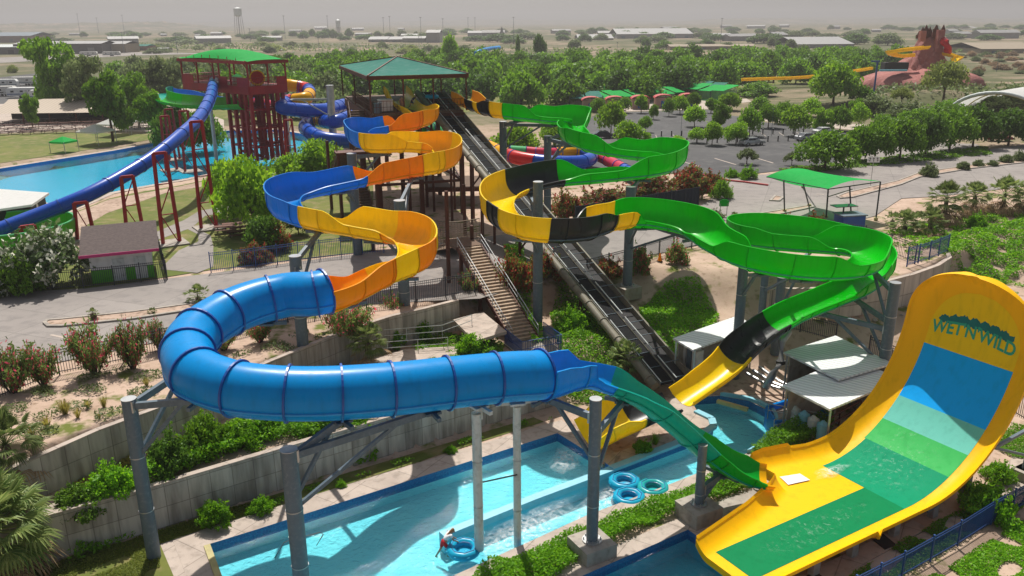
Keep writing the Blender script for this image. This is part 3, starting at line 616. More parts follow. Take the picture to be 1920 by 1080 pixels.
k2 = [K(866, 198, 17.4, 2.5, 2.5), K(905, 213, 16.9, 2.0, 2.2), K(932, 220, 16.7, 1.5, 2.6), K(965, 225, 16.5, 1.7, 2.6), K(1025, 232, 16.1, 2.6, 1.6), K(1082, 238, 15.7, 2.9, 1.5), K(1070, 262, 15.2, 2.1, 2.4), K(1105, 284, 14.8, 1.6, 2.8),
      K(1185, 299, 14.4, 2.5, 1.8), K(1258, 306, 14.0, 2.9, 1.5), K(1232, 329, 13.6, 2.9, 1.5), K(1130, 342, 13.2, 1.9, 1.8), K(1030, 352, 12.9, 1.5, 2.9), K(948, 378, 12.5, 1.5, 2.9), K(938, 416, 12.2, 1.5, 2.9), K(995, 449, 11.9, 1.5, 2.8),
      K(1080, 452, 11.6, 1.6, 2.8), K(1145, 432, 11.3, 2.6, 2.3), K(1210, 426, 11.0, 2.9, 1.5), K(1290, 441, 10.6, 2.9, 1.5), K(1345, 476, 10.2, 2.4, 1.9), K(1410, 506, 9.9, 1.5, 2.8), K(1510, 523, 9.5, 1.5, 2.8), K(1600, 520, 9.2, 1.5, 2.1),
      K(1628, 497, 8.9, 1.5, 2.9), K(1590, 479, 8.6, 1.5, 2.9), K(1490, 471, 8.4, 2.4, 1.8), K(1412, 463, 8.1, 2.8, 1.5), K(1392, 450, 7.9, 2.8, 1.5), K(1440, 447, 7.8, 2.8, 1.5), K(1530, 459, 7.6, 2.8, 1.5), K(1608, 483, 7.3, 2.8, 1.5), K(1640, 518, 7.0, 2.8, 1.5),
      K(1610, 550, 6.7, 2.2, 1.9), K(1555, 575, 6.3, 1.7, 1.9), K(1480, 607, 5.5, 1.7, 1.9), K(1412, 652, 4.4, 1.9, 1.9), K(1350, 710, 3.0, 1.7, 1.7), K(1282, 758, 1.8, 1.6, 1.6)]
S2 = thing('raft_slide', 'raft slide of green troughs with yellow and black sections and a double loop', 'water slide', k2[12][:3])
P2 = flume(S2, k2, [(0, 'amber'), (.55, 'black'), (1.0, 'yellow'), (1.25, 'black'), (1.9, 'yellow'), (2.55, 'green'), (11.7, 'black'), (12.6, 'yellow'), (14.2, 'black'), (14.55, 'yellow'), (15.35, 'black'), (16.65, 'yellow'), (17.35, 'green'), (35.3, 'black'), (36.5, 'yellow')], joint=2.5)
k3 = [K(1262, 768, 1.7, 1.6, 1.6), K(1228, 780, 1.45, 1.9, 1.9), K(1190, 797, 1.1, 2.3, 2.3), K(1150, 815, .75, 2.7, 2.6), K(1108, 838, .15, 2.5, 2.3)]
S3 = thing('exit_trough', 'grey exit trough with a flared yellow mouth pouring into the splash pool', 'slide exit', k3[2][:3])
flume(S3, k3, [(0, 'black'), (1.9, 'yellow')], R=1.75)
# closed tube slides in the distance
def tubeslide(label, pts, cols, r=.75, joint=3.9, ring='navy', film=False, group=None):
    kn = [(*G(a, c, z)[:2], z-r, 1, 1) for a, c, z in pts]
    t = thing('tube_slide', label, 'water slide', kn[len(kn)//2][:3], group)
    return flume(t, kn, cols, tubes=[(-1, 99)], film=False, joint=joint, ringmat=ring, wscale=r/1.3)
tubeslide('straight steep dark blue tube sweeping down from the red tower to the left edge', [(401, 152, 17.6), (393, 185, 16.3), (372, 222, 14.9), (336, 256, 13.6), (292, 292, 12.2), (232, 330, 10.8), (165, 366, 9.5), (90, 397, 8.3), (20, 424, 7.4), (-70, 458, 6.4)], [(0, 'navy')], r=.78, joint=5.2, ring='ringblue')
tubeslide('coiling tube of orange, red and dark blue rings beside the red tower', [(520, 158, 16.4), (548, 161, 16.0), (578, 168, 15.4), (574, 184, 14.7), (540, 190, 14.2), (529, 202, 13.7), (560, 206, 13.2), (610, 206, 12.8), (650, 196, 12.4), (668, 210, 11.9), (630, 228, 11.4), (592, 226, 10.9), (572, 238, 10.3), (600, 258, 9.6), (650, 265, 9.0), (700, 268, 8.4)], [(0, 'amber'), (1.2, 'red'), (1.9, 'navy'), (2.5, 'amber'), (3.6, 'red'), (4.2, 'navy'), (10.5, 'amber'), (11.4, 'navy')], r=1.1)
tubeslide('short pink red tube passing behind the grey posts next to the red tower', [(480, 192, 12.6), (520, 200, 12.2), (560, 210, 11.8), (620, 222, 11.2)], [(0, 'pink')], r=.95)
tubeslide('low tube in orange, red and dark blue curving behind the conveyor', [(915, 275, 8.6), (945, 288, 8.3), (980, 298, 8.0), (1040, 305, 7.7), (1095, 303, 7.4), (1108, 290, 7.1), (1070, 282, 6.9)], [(0, 'amber'), (1.2, 'red'), (2.4, 'navy')], r=1.0)
tubeslide('low mint and pink tube looping behind the dark blue one', [(955, 283, 8.0), (985, 285, 7.8), (1030, 288, 7.5), (1080, 284, 7.2), (1120, 292, 6.9), (1160, 312, 6.4), (1200, 335, 6.0)], [(0, 'mint'), (.9, 'pink'), (2.2, 'amber'), (3.5, 'pink'), (5.2, 'navy')], r=.85)
t = thing('open_slide', 'curved green and blue open flume left of the red tower', 'water slide', G(340, 195, 13))
flume(t, [K(460, 205, 13.6, 1.6, 2.4), K(400, 205, 13.2, 1.5, 2.6), K(340, 201, 12.8, 1.4, 2.8), K(303, 192, 12.4, 1.4, 2.9), K(310, 182, 12.0, 1.4, 2.9), K(355, 184, 11.6, 1.4, 2.6), K(420, 192, 11.2, 1.6, 2.2)], [(0, 'lime'), (2.2, 'green'), (3.4, 'teal'), (4.2, 'blue')], R=1.25, film=False)
# green bowl at the left edge, mint tube near the tower platform
t = thing('bowl_ride', 'round lime green bowl rim behind the white flowering bush', 'water slide', G(40, 432, 7)); c = G(20, 440, 6.2); b = MB()
rr = [[(c.x+r_*cos(a), c.y+r_*sin(a), z_) for r_, z_ in ((3.4, 5.2), (5.0, 5.5), (5.9, 6.3), (6.0, 7.4), (6.25, 7.4), (6.1, 6.1), (5.1, 5.2), (3.4, 5.0))] for a in np.linspace(0, 2*pi, 40)]
b.sweep(rr, caps=False); obj('shell', b, M['lime'], t, smooth=True, angle=40); b = MB(); b.sweep([[q[3], q[4], (q[4][0], q[4][1], 7.52), (q[3][0], q[3][1], 7.52)] for q in rr], caps=False); obj('rim', b, M['mint'], t)
tubeslide('mint green tube half hidden by the brown posts under the conveyor', [(790, 243, 11.4), (815, 238, 11.1), (838, 246, 10.8), (840, 262, 10.4), (800, 268, 10.0), (740, 268, 9.8)], [(0, 'mint')], r=.9)
tubeslide('orange tube poking out below the brown tower stairs', [(668, 212, 12.8), (690, 214, 12.4), (715, 222, 12.0)], [(0, 'amber')], r=.8)
# ---------------------------------------------------------------- support columns
def pathpt(P, u):
    D, par = P; i = min(range(len(par)), key=lambda k: abs(par[k]-u)); return Vector(D[i])
GRP = 'grey steel support columns of the slides'
def column(label, tx, ty, zt, r=.36, arms=(), mat='steel', plinth=False, zb=None, name='support_column', pylo=None, grp=GRP):
    p = G(tx, ty, zt); z0 = hz(p.x, p.y)-.1 if zb is None else zb
    t = thing(name, label, 'support column', (p.x, p.y, z0), grp)
    b = MB(); b.cyl((p.x, p.y, z0), (p.x, p.y, zt), r, n=22); o = obj('pole', b, M[mat], t, smooth=True, angle=40)
    b = MB(); b.cyl((p.x, p.y, zt), (p.x, p.y, zt+.03), r*1.03, n=22)
    for hh in (.33, .66): b.cyl((p.x, p.y, z0+(zt-z0)*hh), (p.x, p.y, z0+(zt-z0)*hh+.05), r+.02, n=22)
    obj('cap_plate', b, M['galv'], t)
    if plinth:
        b = MB(); b.box((p.x, p.y, z0+.35), (1.9, 1.9, 1.1), .5); obj('plinth', b, M['concrete'], t)
        b = MB(); b.cyl((p.x, p.y, z0+.9), (p.x, p.y, z0+.98), r+.22, n=18)
        for k in range(8): a = k*pi/4; b.cyl((p.x+(r+.14)*cos(a), p.y+(r+.14)*sin(a), z0+.98), (p.x+(r+.14)*cos(a), p.y+(r+.14)*sin(a), z0+1.1), .035, n=6)
        obj('base_flange', b, M['galv'], t)
    for (S, u) in arms:
        q = pathpt(S, u) if not isinstance(S, str) else u
        q = Vector(q); q.z -= .12; d = Vector((q.x-p.x, q.y-p.y, 0)); L = d.length; d.normalize()
        za = min(zt-.35, q.z-.1) if q.z < zt+1.5 else zt-.35
        A = Vector((p.x, p.y, za))+d*r*.8; b = MB(); b.beam(A, q, .24, .34); b.beam(q-d.cross(Vector((0, 0, 1)))*1.1-Vector((0, 0, .02)), q+d.cross(Vector((0, 0, 1)))*1.1-Vector((0, 0, .02)), .2, .2)
        b.box((q.x, q.y, q.z-.02), (.8, .8, .12), math.atan2(d.y, d.x)); obj('arm', b, M[mat], t)
        if L > 1.6:
            low = Vector((p.x, p.y, max(z0+1, za-min(2.6, L*.7))))+d*r*.8; b = MB(); b.beam(low, A.lerp(q, .72)-Vector((0, 0, .12)), .18, .18); obj('brace', b, M[mat], t)
            b = MB(); b.box(tuple(A), (.12, .5, .6), math.atan2(d.y, d.x)); obj('gusset', b, M['galv'], t)
    return t
column('tall grey column at far left under the tube bend', 241, 748, 9.2, .36, [(P1, 24.2), (P1, 22.9)], zb=-.3)
column('thick grey column standing in the pool edge, nearest the camera', 541, 843, 8.2, .40, [(P1, 27.2), (P1, 28.6)], zb=-1.2)
column('white column with blue sleeve, left of a wired pair', 893, 775, 8.0, .25, [(P1, 29.45)], 'steelpale', zb=-.1)
column('white slimmer column, right of the wired pair', 969, 762, 8.0, .21, [(P1, 30.35)], 'steelpale', zb=-1.2)
column('grey column on a concrete block beside the near hedge', 1117, 748, 9.0, .31, [(P1, 31.2), (P1, 34)], plinth=True)
column('short grey column holding the dark green drop', 1318, 834, zat(G(1310, 962, .3).x, G(1310, 962, .3).y, 834), .25, [(P1, 36.6)], plinth=True, zb=0)
column('tall grey column rising in front of the black and yellow bend', 1009, 341, 14.8, .40, [(P2, 14.9), (P2, 12.4)])
column('grey column on a concrete block between green turns', 1183, 350, 13.2, .42, [(P2, 10.4), (P2, 19.2), (P2, 17.9)], plinth=True)
column('grey column at the left of the green double loop', 1397, 466, 10.6, .38, [(P2, 21.2), (P2, 27.5)])
column('leaning looking grey column right of the loop above the sheds', 1679, 530, 9.4, .38, [(P2, 24), (P2, 33.2), (P2, 34.3)], zb=2)
column('thick grey column between the two orange runs', 749, 376, 13.6, .46, [(P1, 9.7), (P1, 15.2), (P1, 17.5)], zb=2.3)
column('grey column behind the upper orange run', 659, 288, 15.0, .46, [(P1, 6.4), (P1, 11)])
column('grey column beside the tube mouth', 553, 480, 11.6, .42, [(P1, 18.6), (P1, 14), (P1, 20.6)])
column('grey column under the first green run', 943, 228, 16.1, .42, [(P2, 3.1), (P2, 4.2)])
column('square topped grey column below the green S bend', 1027, 255, 14.9, .42, [(P2, 6.4), (P2, 5)])
column('grey stub column hidden under the loop', 1466, 520, 7.2, .36, [(P2, 30)])
column('fat pale silver column rising beside the brown tower', 618, 160, 17.2, .62, [('', G(548, 185, 15.2))], 'galv')
column('pale silver column standing among the tube coils', 531, 166, 15.6, .5, [('', G(574, 182, 14.2))], 'galv')
column('thin pale mast in front of the red tower', 392, 178, 15.5, .3, [], 'offwhite')
column('grey column seen through the middle of the loop', 1438, 478, 8.9, .3, [(P2, 22)])
t = thing('drain_pipe', 'bent pale pipe dropping from the black section beside the sheds', 'pipe'); b = MB()
b.pipe([G(1478, 622, 4.7), G(1466, 640, 4.3), G(1464, 680, 2.6), G(1450, 700, 2.0), G(1434, 728, .9)], .3, n=12); obj('pipe', b, M['galv'], t, smooth=True)
b = MB(); b.cyl(G(1464, 676, 2.75), G(1464, 682, 2.5), .36, n=12); obj('collar', b, M['dark'], t)
b = MB(); b.cyl(G(900, 905, 4.0), G(970, 890, 4.3), .04, n=6); tag(obj('cable', b, M['dark']), 'dark wire strapped between the two white columns', 'cable')
# ---------------------------------------------------------------- half-pipe wall slide
AN = radians(31); WU = Vector((cos(AN), sin(AN), 0)); WV = Vector((sin(AN), -cos(AN), 0)); WO = G(1545, 870, 1); WO.z = 0; WR = 9.0; PW = 5.65
def wall_pt(a, v, lift=0.0):
    """a: distance along the profile (0 = start of the curve); v: across"""
    if a <= 0: p = WO+WU*a+WV*v+Vector((0, 0, 1.0)); nn = Vector((0, 0, 1))
    else:
        t = a/WR; p = WO+WU*(WR*sin(t))+WV*v+Vector((0, 0, 1+WR*(1-cos(t)))); nn = Vector((0, 0, 1))*cos(t)-WU*sin(t)
    return p+nn*lift
A_TOP = radians(107)*WR; A_RND = radians(84)*WR; VC = PW/2
def vl(a):
    pts = [(-12.6, 2.3), (-8, 1.35), (-5.2, .5), (-4.4, .1), (-4.2, -2.1), (-3, -2.2), (-1.5, -1.9), (0, -1.45), (2, -1.25), (6, -1.2), (99, -1.25)]
    for (a0, v0), (a1, v1) in zip(pts[:-1], pts[1:]):
        if a0 <= a <= a1: return v0+(v1-v0)*(a-a0)/(a1-a0)
    return pts[0][1]
def vrange(a):
    lo, hi = vl(a), PW+1.15
    if a > A_RND:
        k = math.sqrt(max(0, 1-((a-A_RND)/(A_TOP-A_RND))**2.1)); lo, hi = VC+(lo-VC)*k, VC+(hi-VC)*k
    return lo, hi
avals = list(np.arange(-12.6, -4.5, .3))+[-4.4, -4.2]+list(np.arange(-4, 0, .2))+list(np.arange(0, A_RND, .22))+[A_RND+(A_TOP-A_RND)*sin(q) for q in np.linspace(0, pi/2, 24)]
NV = 46; GR = []
for a in avals:
    lo, hi = vrange(a); row = []
    for k in range(NV+1):
        s_ = k/NV; v = lo+(hi-lo)*s_
        dl, dr = v-lo, hi-v; dt = (A_TOP-a)*.9 if a > A_RND else 9
        rimL = .55 if a > -1 or a < -4.3 else .75
        e = max(max(0, 1-dl/.95)**2*rimL, max(0, 1-dr/.95)**2*.6, max(0, 1-dt/1.1)**2*.6 if 0.15 < s_ < .85 else 0)
        if -4.3 < a < -4.1: e *= .5
        row.append((v, a, e))
    GR.append(row)
ws = thing('wall_slide', 'huge curved half-pipe wall slide with yellow rim and striped green and blue bed', 'water slide', WO)
zones = {'amber': MB(), 'teal_a': MB(), 'teal_b': MB(), 'light_green': MB(), 'aqua': MB(), 'blue': MB(), 'yellow_top': MB()}
M['pad1'] = mat_gel('pad_green', (.0, .19, .065), fade=.0, trans=.02, rough=.5, spec=.07); M['pad2'] = mat_gel('pad_sea', (.0, .26, .125), fade=.0, trans=.02, rough=.6, spec=.1)
M['pad3'] = mat_gel('pad_light', (.03, .42, .09), trans=.02, rough=.5, spec=.12); M['pad4'] = mat_gel('pad_aqua', (.15, .55, .46), trans=.02, rough=.6, spec=.1); M['pad5'] = mat_gel('pad_blue', (.0, .40, .98), fade=.0, trans=.02, rough=.5, spec=.12)
M['rimy'] = mat_gel('rim_yellow', (.99, .55, .0), trans=.15, rough=.4, fade=.0, spec=.15); M['topy'] = mat_gel('pad_yellow_lit', (.98, .66, .0), trans=.15, rough=.35, fade=.0)
zm = {'amber': 'rimy', 'teal_a': 'pad1', 'teal_b': 'pad2', 'light_green': 'pad3', 'aqua': 'pad4', 'blue': 'pad5', 'yellow_top': 'topy'}
deg = lambda d: radians(d)*WR
base = MB(); nr = len(GR)
top = [[wall_pt(a, v, e) for v, a, e in row] for row in GR]; bot = [[wall_pt(a, v, e-.10) for v, a, e in row] for row in GR]
base.sweep(top, closed=False); base2 = MB(); base2.sweep([r[::-1] for r in bot], closed=False)
edge = [top[i][0] for i in range(nr)]+[top[i][NV] for i in range(nr-1, -1, -1)]
obj('shell', base, M['rimy'], ws, smooth=True); obj('back_shell', base2, M['rimy'], ws, smooth=True)
b = MB(); rr = []
for i in list(range(nr-1))+[nr-1]+list(range(nr-2, -1, -1)):
    pass
for side in (0, NV):
    rr = []
    for i in range(nr):
        p = top[i][side]; nn = (top[i][side]-bot[i][side]).normalized(); o_ = (top[i][side]-top[i][min(max(side-1, 1), NV-1)]).normalized() if i < nr-1 else WV*(1 if side else -1)
        rr.append([p+nn*.05-o_*.03, p+nn*.05+o_*.14, p-nn*.16+o_*.14, p-nn*.16-o_*.03])
    b.sweep(rr)
b.sweep([[top[0][k]+Vector((0, 0, .02)), top[0][k]-WU*.1+Vector((0, 0, .02)), top[0][k]-WU*.1-Vector((0, 0, .35)), top[0][k]-Vector((0, 0, .35))] for k in range(NV+1)])
obj('rolled_lip', b, M['rimy'], ws, smooth=True, angle=40)
def pad(name, a0, a1, v0, v1, mat, lift=.012, label=None):
    na = max(2, int((a1-a0)/.25)+1); nv = 14; rows = [[wall_pt(a, v0+(v1-v0)*k/nv, lift) for k in range(nv+1)] for a in np.linspace(a0, a1, na)]
    b = MB(); b.sweep(rows, closed=False); return obj(name, b, mat, ws, smooth=True, label=label)
pad('bed_pad', -12.0, -.25, 3.05, PW, M['pad1'], label='dark green lower bed pad'); pad('bed_pad', -.25, deg(24), .1, PW, M['pad2'], label='sea green bed pad')
pad('bed_pad', deg(24), deg(36), 0, PW, M['pad3'], label='light green bed pad'); pad('bed_pad', deg(36), deg(48), 0, PW, M['pad4'], label='pale aqua bed pad'); pad('bed_pad', deg(48), deg(72), 0, PW, M['pad5'], label='strong blue bed pad')
def shape(name, pts, mat, lift, label=None, parent=ws):
    """closed outline in (v, a) laid on the wall"""
    import mathutils.geometry as mg
    P = [Vector((p[0], p[1], 0)) for p in pts]; tri = mg.tessellate_polygon([P]); b = MB(); b.add([wall_pt(p.y, p.x, lift) for p in P], [t for t in tri]); o = obj(name, b, mat, parent); 
    if label: o['label'] = label
    return o
def fine(fn, a0, a1, n=30):      # fill between v limits given per a, so it follows the curve
    return [[(v0+(v1-v0)*k/16, a) for k in range(17)] for a in np.linspace(a0, a1, n) for v0, v1 in [fn(a)]]
a0, a1 = deg(72), deg(97.5)
def sunv(a):
    k = (a-a0)/(a1-a0); hw = (PW/2)*math.sqrt(max(.0, 1-max(0, (k-.25)/.75)**2)); return VC-hw, VC+hw
b = MB(); b.sweep([[wall_pt(a, v, .014) for v, a in r] for r in fine(sunv, a0, a1)], closed=False); obj('sunlit_panel', b, M['topy'], ws, smooth=True, label='yellow panel above the blue pad, rounded and brightened as painted sunlight')  # rounded outline of the sunlit area, its light painted in as brighter yellow
# grass-like teal band and lettering of the park sign
M['signteal'] = mat_gel('sign_teal', (.03, .36, .24), trans=.02, rough=.3, fade=.02); M['signblue'] = mat_gel('sign_blue', (.01, .16, .17), trans=.02, rough=.3)
bd = []; N_ = 60
for i in range(N_+1):
    k = i/N_; v = .5+4.7*k; bd.append((v, deg(84.4)+.30*sin(pi*k)+.16*abs(sin(k*23))+random.uniform(-.05, .1)-.1*(2*k-1)**4))
for i in range(N_, -1, -1):
    k = i/N_; v = .5+4.7*k; bd.append((v, deg(81.9)+.32*sin(pi*k)-random.uniform(0, .16)+.25*(2*k-1)**6))
rows = []
for i in range(N_+1):
    lo_, hi_ = bd[2*N_+1-i], bd[i]; rows.append([wall_pt(lo_[1]+(hi_[1]-lo_[1])*q, lo_[0], .022) for q in (0, .33, .66, 1)])
b = MB(); b.sweep([r[::-1] for r in rows], closed=False); obj('sign_band', b, M['signblue'], ws, label='jagged dark blue green band of the sign')
def text_on_wall(txt, size, v0, a_base, lift, mat, squeeze=1.0, tilt=0.0):
    cu = bpy.data.curves.new('lettering', 'FONT'); cu.body = txt; cu.size = size; cu.offset = .03; cu.align_x = 'CENTER'; cu.resolution_u = 3
    to = bpy.data.objects.new('tmp', cu); COL.objects.link(to); dg = bpy.context.evaluated_depsgraph_get(); me = bpy.data.meshes.new_from_object(to.evaluated_get(dg))
    b = MB(); b.add([wall_pt(a_base+q.co.y+.22*cos((q.co.x)*.6)*1.0, v0+q.co.x*squeeze, lift) for q in me.vertices], [tuple(p.vertices) for p in me.polygons])
    bpy.data.objects.remove(to); bpy.data.curves.remove(cu); bpy.data.meshes.remove(me)
    return obj('lettering', b, mat, ws)
text_on_wall("WET'N'WILD", 1.12, VC, deg(77.9), .03, M['signteal'], .80)
# ribs and posts at the back of the wall
for v in (-.6, 1.6, 3.8, 6.2):
    b = MB(); rr = [[wall_pt(a, v-.06, -.1), wall_pt(a, v+.06, -.1), wall_pt(a, v+.06, -.42), wall_pt(a, v-.06, -.42)] for a in np.arange(1, deg(98), .6)]; b.sweep(rr); obj('rib', b, M['steel'], ws)
for u_, h_ in ((-11, .9), (-8, .9), (-5, .9), (-1.5, .9), (2, 1.1), (5, 2.4)):
    for v in (3.2, 6.0):
        p = WO+WU*u_+WV*v; b = MB(); b.box((p.x, p.y, h_/2-.1), (.5, .35, h_), AN); obj('foot', b, M['concrete'], ws)
for (v, zt, du) in ((6.4, 6.4, 1.9), (6.4, 3.5, 1.6), (-.7, 6.6, 1.4), (-.7, 3.5, 1.4)):
    a_ = WR*math.acos(max(-1, 1-(zt-1)/WR)); q = wall_pt(a_, v, -.4); base_ = WO+WU*(WR+du)+WV*v; z0 = 0
    b = MB(); b.cyl((base_.x, base_.y, z0), (base_.x, base_.y, zt+.4), .17, n=12); b.beam((base_.x, base_.y, zt), q, .18); b.beam((base_.x, base_.y, zt-2), q, .14); obj('support_frame', b, M['steel'], ws)
    b = MB(); b.box((base_.x, base_.y, z0+.25), (1.3, .9, .7), AN); obj('plinth', b, M['concrete'], ws)
# white landing pad where the tube drop joins, spray
b = MB(); P_ = [G(*q, 1.09) for q in ((1462, 893), (1500, 887), (1519, 899), (1478, 908))]; b.face([(p.x, p.y, 1.06) for p in P_]); obj('landing_pad', b, M['white'], ws, label='small white landing pad')
def foam_patch(name, label, pts, z, mat='foam', n=14, kind='stuff', on=None, amp=.06, rings=6):
    """blob of broken water with soft edges; the centre is thicker"""
    P = [Vector(p) for p in pts]; c = sum(P, Vector())/len(P); m = len(P); vs = [c+Vector((0, 0, amp))]; ed = [1.0]; fs = []
    for r in range(1, rings+1):
        k = r/rings
        for i in range(m):
            q = c.lerp(P[i], k); q.z += amp*(1-k)+random.uniform(-.02, .02)*(1 if k < 1 else 0); vs.append(q); ed.append(1-k**2)
    for i in range(m): fs.append((0, 1+i, 1+(i+1) % m))
    for r in range(rings-1):
        for i in range(m):
            a_, c_ = 1+r*m+i, 1+r*m+(i+1) % m; fs.append((a_, a_+m, c_+m, c_))
    b = MB(); b.add(vs, fs); o = obj(name, b, M[mat], smooth=True); o['kind'] = kind; o['label'] = label; o['category'] = 'foam'
    ca = o.data.color_attributes.new('edge', 'FLOAT_COLOR', 'POINT'); ca.data.foreach_set('color', [x for e in ed for x in (e, e, e, 1)]); return o
def blob(cx, cy, rx, ry, z, rot=0, n=18): 
    C, S = cos(rot), sin(rot); out = []
    for i in range(n):
        a = 2*pi*i/n; k = 1+random.uniform(-.2, .2); x, y = rx*cos(a)*k, ry*sin(a)*k; p = G(cx+x*C-y*S, cy+x*S+y*C, z); out.append(p)
    return out
foam_patch('foam', 'white splash below the yellow slide mouth', blob(1062, 862, 44, 26, -.28, -.5), -.28)
foam_patch('foam', 'thin foam drifting in the channel beside the divider', blob(975, 1000, 120, 34, -.3, -.5), -.3)
foam_patch('foam', 'foamy ripples in the start channel by the tubes', blob(1130, 940, 80, 22, -.3, -.5), -.3)
foam_patch('foam', 'spray where the tube drop hits the green bed', [wall_pt(-.4+1.5*cos(q)*(1+.2*sin(5*q)), .9+.55*sin(q)*(1+.2*cos(3*q)), .07) for q in np.linspace(0, 2*pi, 19)[:-1]], 1, amp=.12)
foam_patch('foam', 'wet streaks of water spread over the sea green and light green bed', [wall_pt(2.8+3.6*cos(q), 2.8+2.5*sin(q), .03) for q in np.linspace(0, 2*pi, 25)[:-1]], 1, mat='film', amp=.0)
foam_patch('foam', 'wet streaks of water on the lower green bed', [wall_pt(-6+5*cos(q), 4.3+1.1*sin(q), .03) for q in np.linspace(0, 2*pi, 25)[:-1]], 1, mat='film', amp=.0)
# ---------------------------------------------------------------- brown tower with the teal hip canopy
def at2(F, u, v, a, c, z): p = F+u*a+v*c; return Vector((p.x, p.y, z))
FZ = 17.2
F0 = G(700, 213, FZ); e1 = G(879, 206, FZ)-F0; LA = 8.0; e1 = Vector((e1.x, e1.y, 0)); e1.normalize(); e2 = Vector((-e1.y, e1.x, 0)); LB = 6.0
while PR(F0+e1*LA)[0] < 869: LA += .05
while PR(F0+e2*LB)[0] > 648: LB += .05
tw = thing('slide_tower', 'brown steel slide tower with a teal hip canopy over its deck', 'tower', (F0.x, F0.y, 5))
P = lambda a, c, z: at2(F0, e1, e2, a, c, z)
b = MB(); b.prism([P(0, 0, 0), P(LA, 0, 0), P(LA, LB, 0), P(0, LB, 0)], FZ-.25, FZ); obj('deck', b, M['wood'], tw)
b = MB()
for (a, c), (a2, c2) in (((0, 0), (LA, 0)), ((0, 0), (0, LB)), ((LA, 0), (LA, LB)), ((0, LB), (LA, LB)), ((LA/2, 0), (LA/2, LB)), ((0, LB/2), (LA, LB/2))): b.beam(P(a, c, FZ-.75), P(a2, c2, FZ-.75), .35, .95)
obj('fascia', b, M['brown'], tw)
for i, a in enumerate((0.3, LA/2, LA-.3)):
    for c in (.3, LB/2, LB-.3):
        g = hz(P(a, c, 0).x, P(a, c, 0).y); b = MB(); b.box(tuple(P(a, c, (g+FZ-1)/2)), (.5, .5, FZ-1-g), math.atan2(e1.y, e1.x)); obj('post', b, M['brown'], tw)
for z_ in (9, 13):
    for (a, c), (a2, c2) in (((.3, .3), (LA-.3, .3)), ((.3, .3), (.3, LB-.3)), ((LA-.3, .3), (LA-.3, LB-.3))):
        b = MB(); b.beam(P(a, c, z_), P(a2, c2, z_), .25, .3); b.beam(P(a, c, z_), P((a+a2)/2, (c+c2)/2, z_+3), .16); b.beam(P(a2, c2, z_), P((a+a2)/2, (c+c2)/2, z_+3), .16); obj('cross_beam', b, M['brown'], tw)
ZE = zat(F0.x, F0.y, 146)
b = MB()
for (a, c) in ((-.3, -.3), (LA+.3, -.3), (LA+.3, LB+.3), (-.3, LB+.3), (LA*.33, -.3), (LA*.66, -.3), (-.3, LB/2), (LA+.3, LB/2), (LA*.33, LB), (LA*.66, LB)):
    b = MB(); b.box(tuple(P(a, c, (FZ+ZE)/2)), (.14, .14, ZE-FZ), .5); obj('canopy_post', b, M['brown'], tw)
b = MB(); E_ = [(-.5, -.5), (LA+.5, -.5), (LA+.5, LB+.5), (-.5, LB+.5)]
for i in range(4): b.beam(P(*E_[i], ZE), P(*E_[(i+1) % 4], ZE), .16, .42)
for i in range(4): b.beam(P(*E_[i], ZE+.25), P(LA/2, LB/2, ZE+1.75), .16, .14)
cr = P(LA/2, LB/2, ZE+1.75)
ob = obj('canopy_frame', b, M['brown'], tw); b = MB()
for i in range(4):                                   # four panels sagging a little
    A, C_ = P(*E_[i], ZE+.24), P(*E_[(i+1) % 4], ZE+.24); rows = []
    for q in np.linspace(0, 1, 8): rows.append([(A.lerp(C_, k)).lerp(cr, q)-Vector((0, 0, .28*sin(pi*q)*sin(pi*k))) for k in np.linspace(.015, .985, 9)])
    b.sweep(rows, closed=False)
obj('canopy', b, M['canopyteal'], tw, smooth=True)
def railing(parent, pts, h=1.1, mat='galv', bars=.35, r=.025, name='railing'):
    b = MB()
    for A, C_ in zip(pts[:-1], pts[1:]):
        A, C_ = Vector(A), Vector(C_)
        for k in (h, h*.5): b.cyl(A+Vector((0, 0, k)), C_+Vector((0, 0, k)), r, n=5, cap=False)
        n = max(1, int((C_-A).length/bars))
        for i in range(n+1): q = A.lerp(C_, i/n); b.cyl(q, q+Vector((0, 0, h)), r*.8, n=4, cap=False)
    return obj(name, b, M[mat], parent)
railing(tw, [P(LA*.30, 0, FZ), P(0, 0, FZ), P(0, LB*.7, FZ)], 1.3, 'brown'); railing(tw, [P(LA*.62, 0, FZ), P(LA, 0, FZ), P(LA, LB*.3, FZ)], 1.3, 'brown')
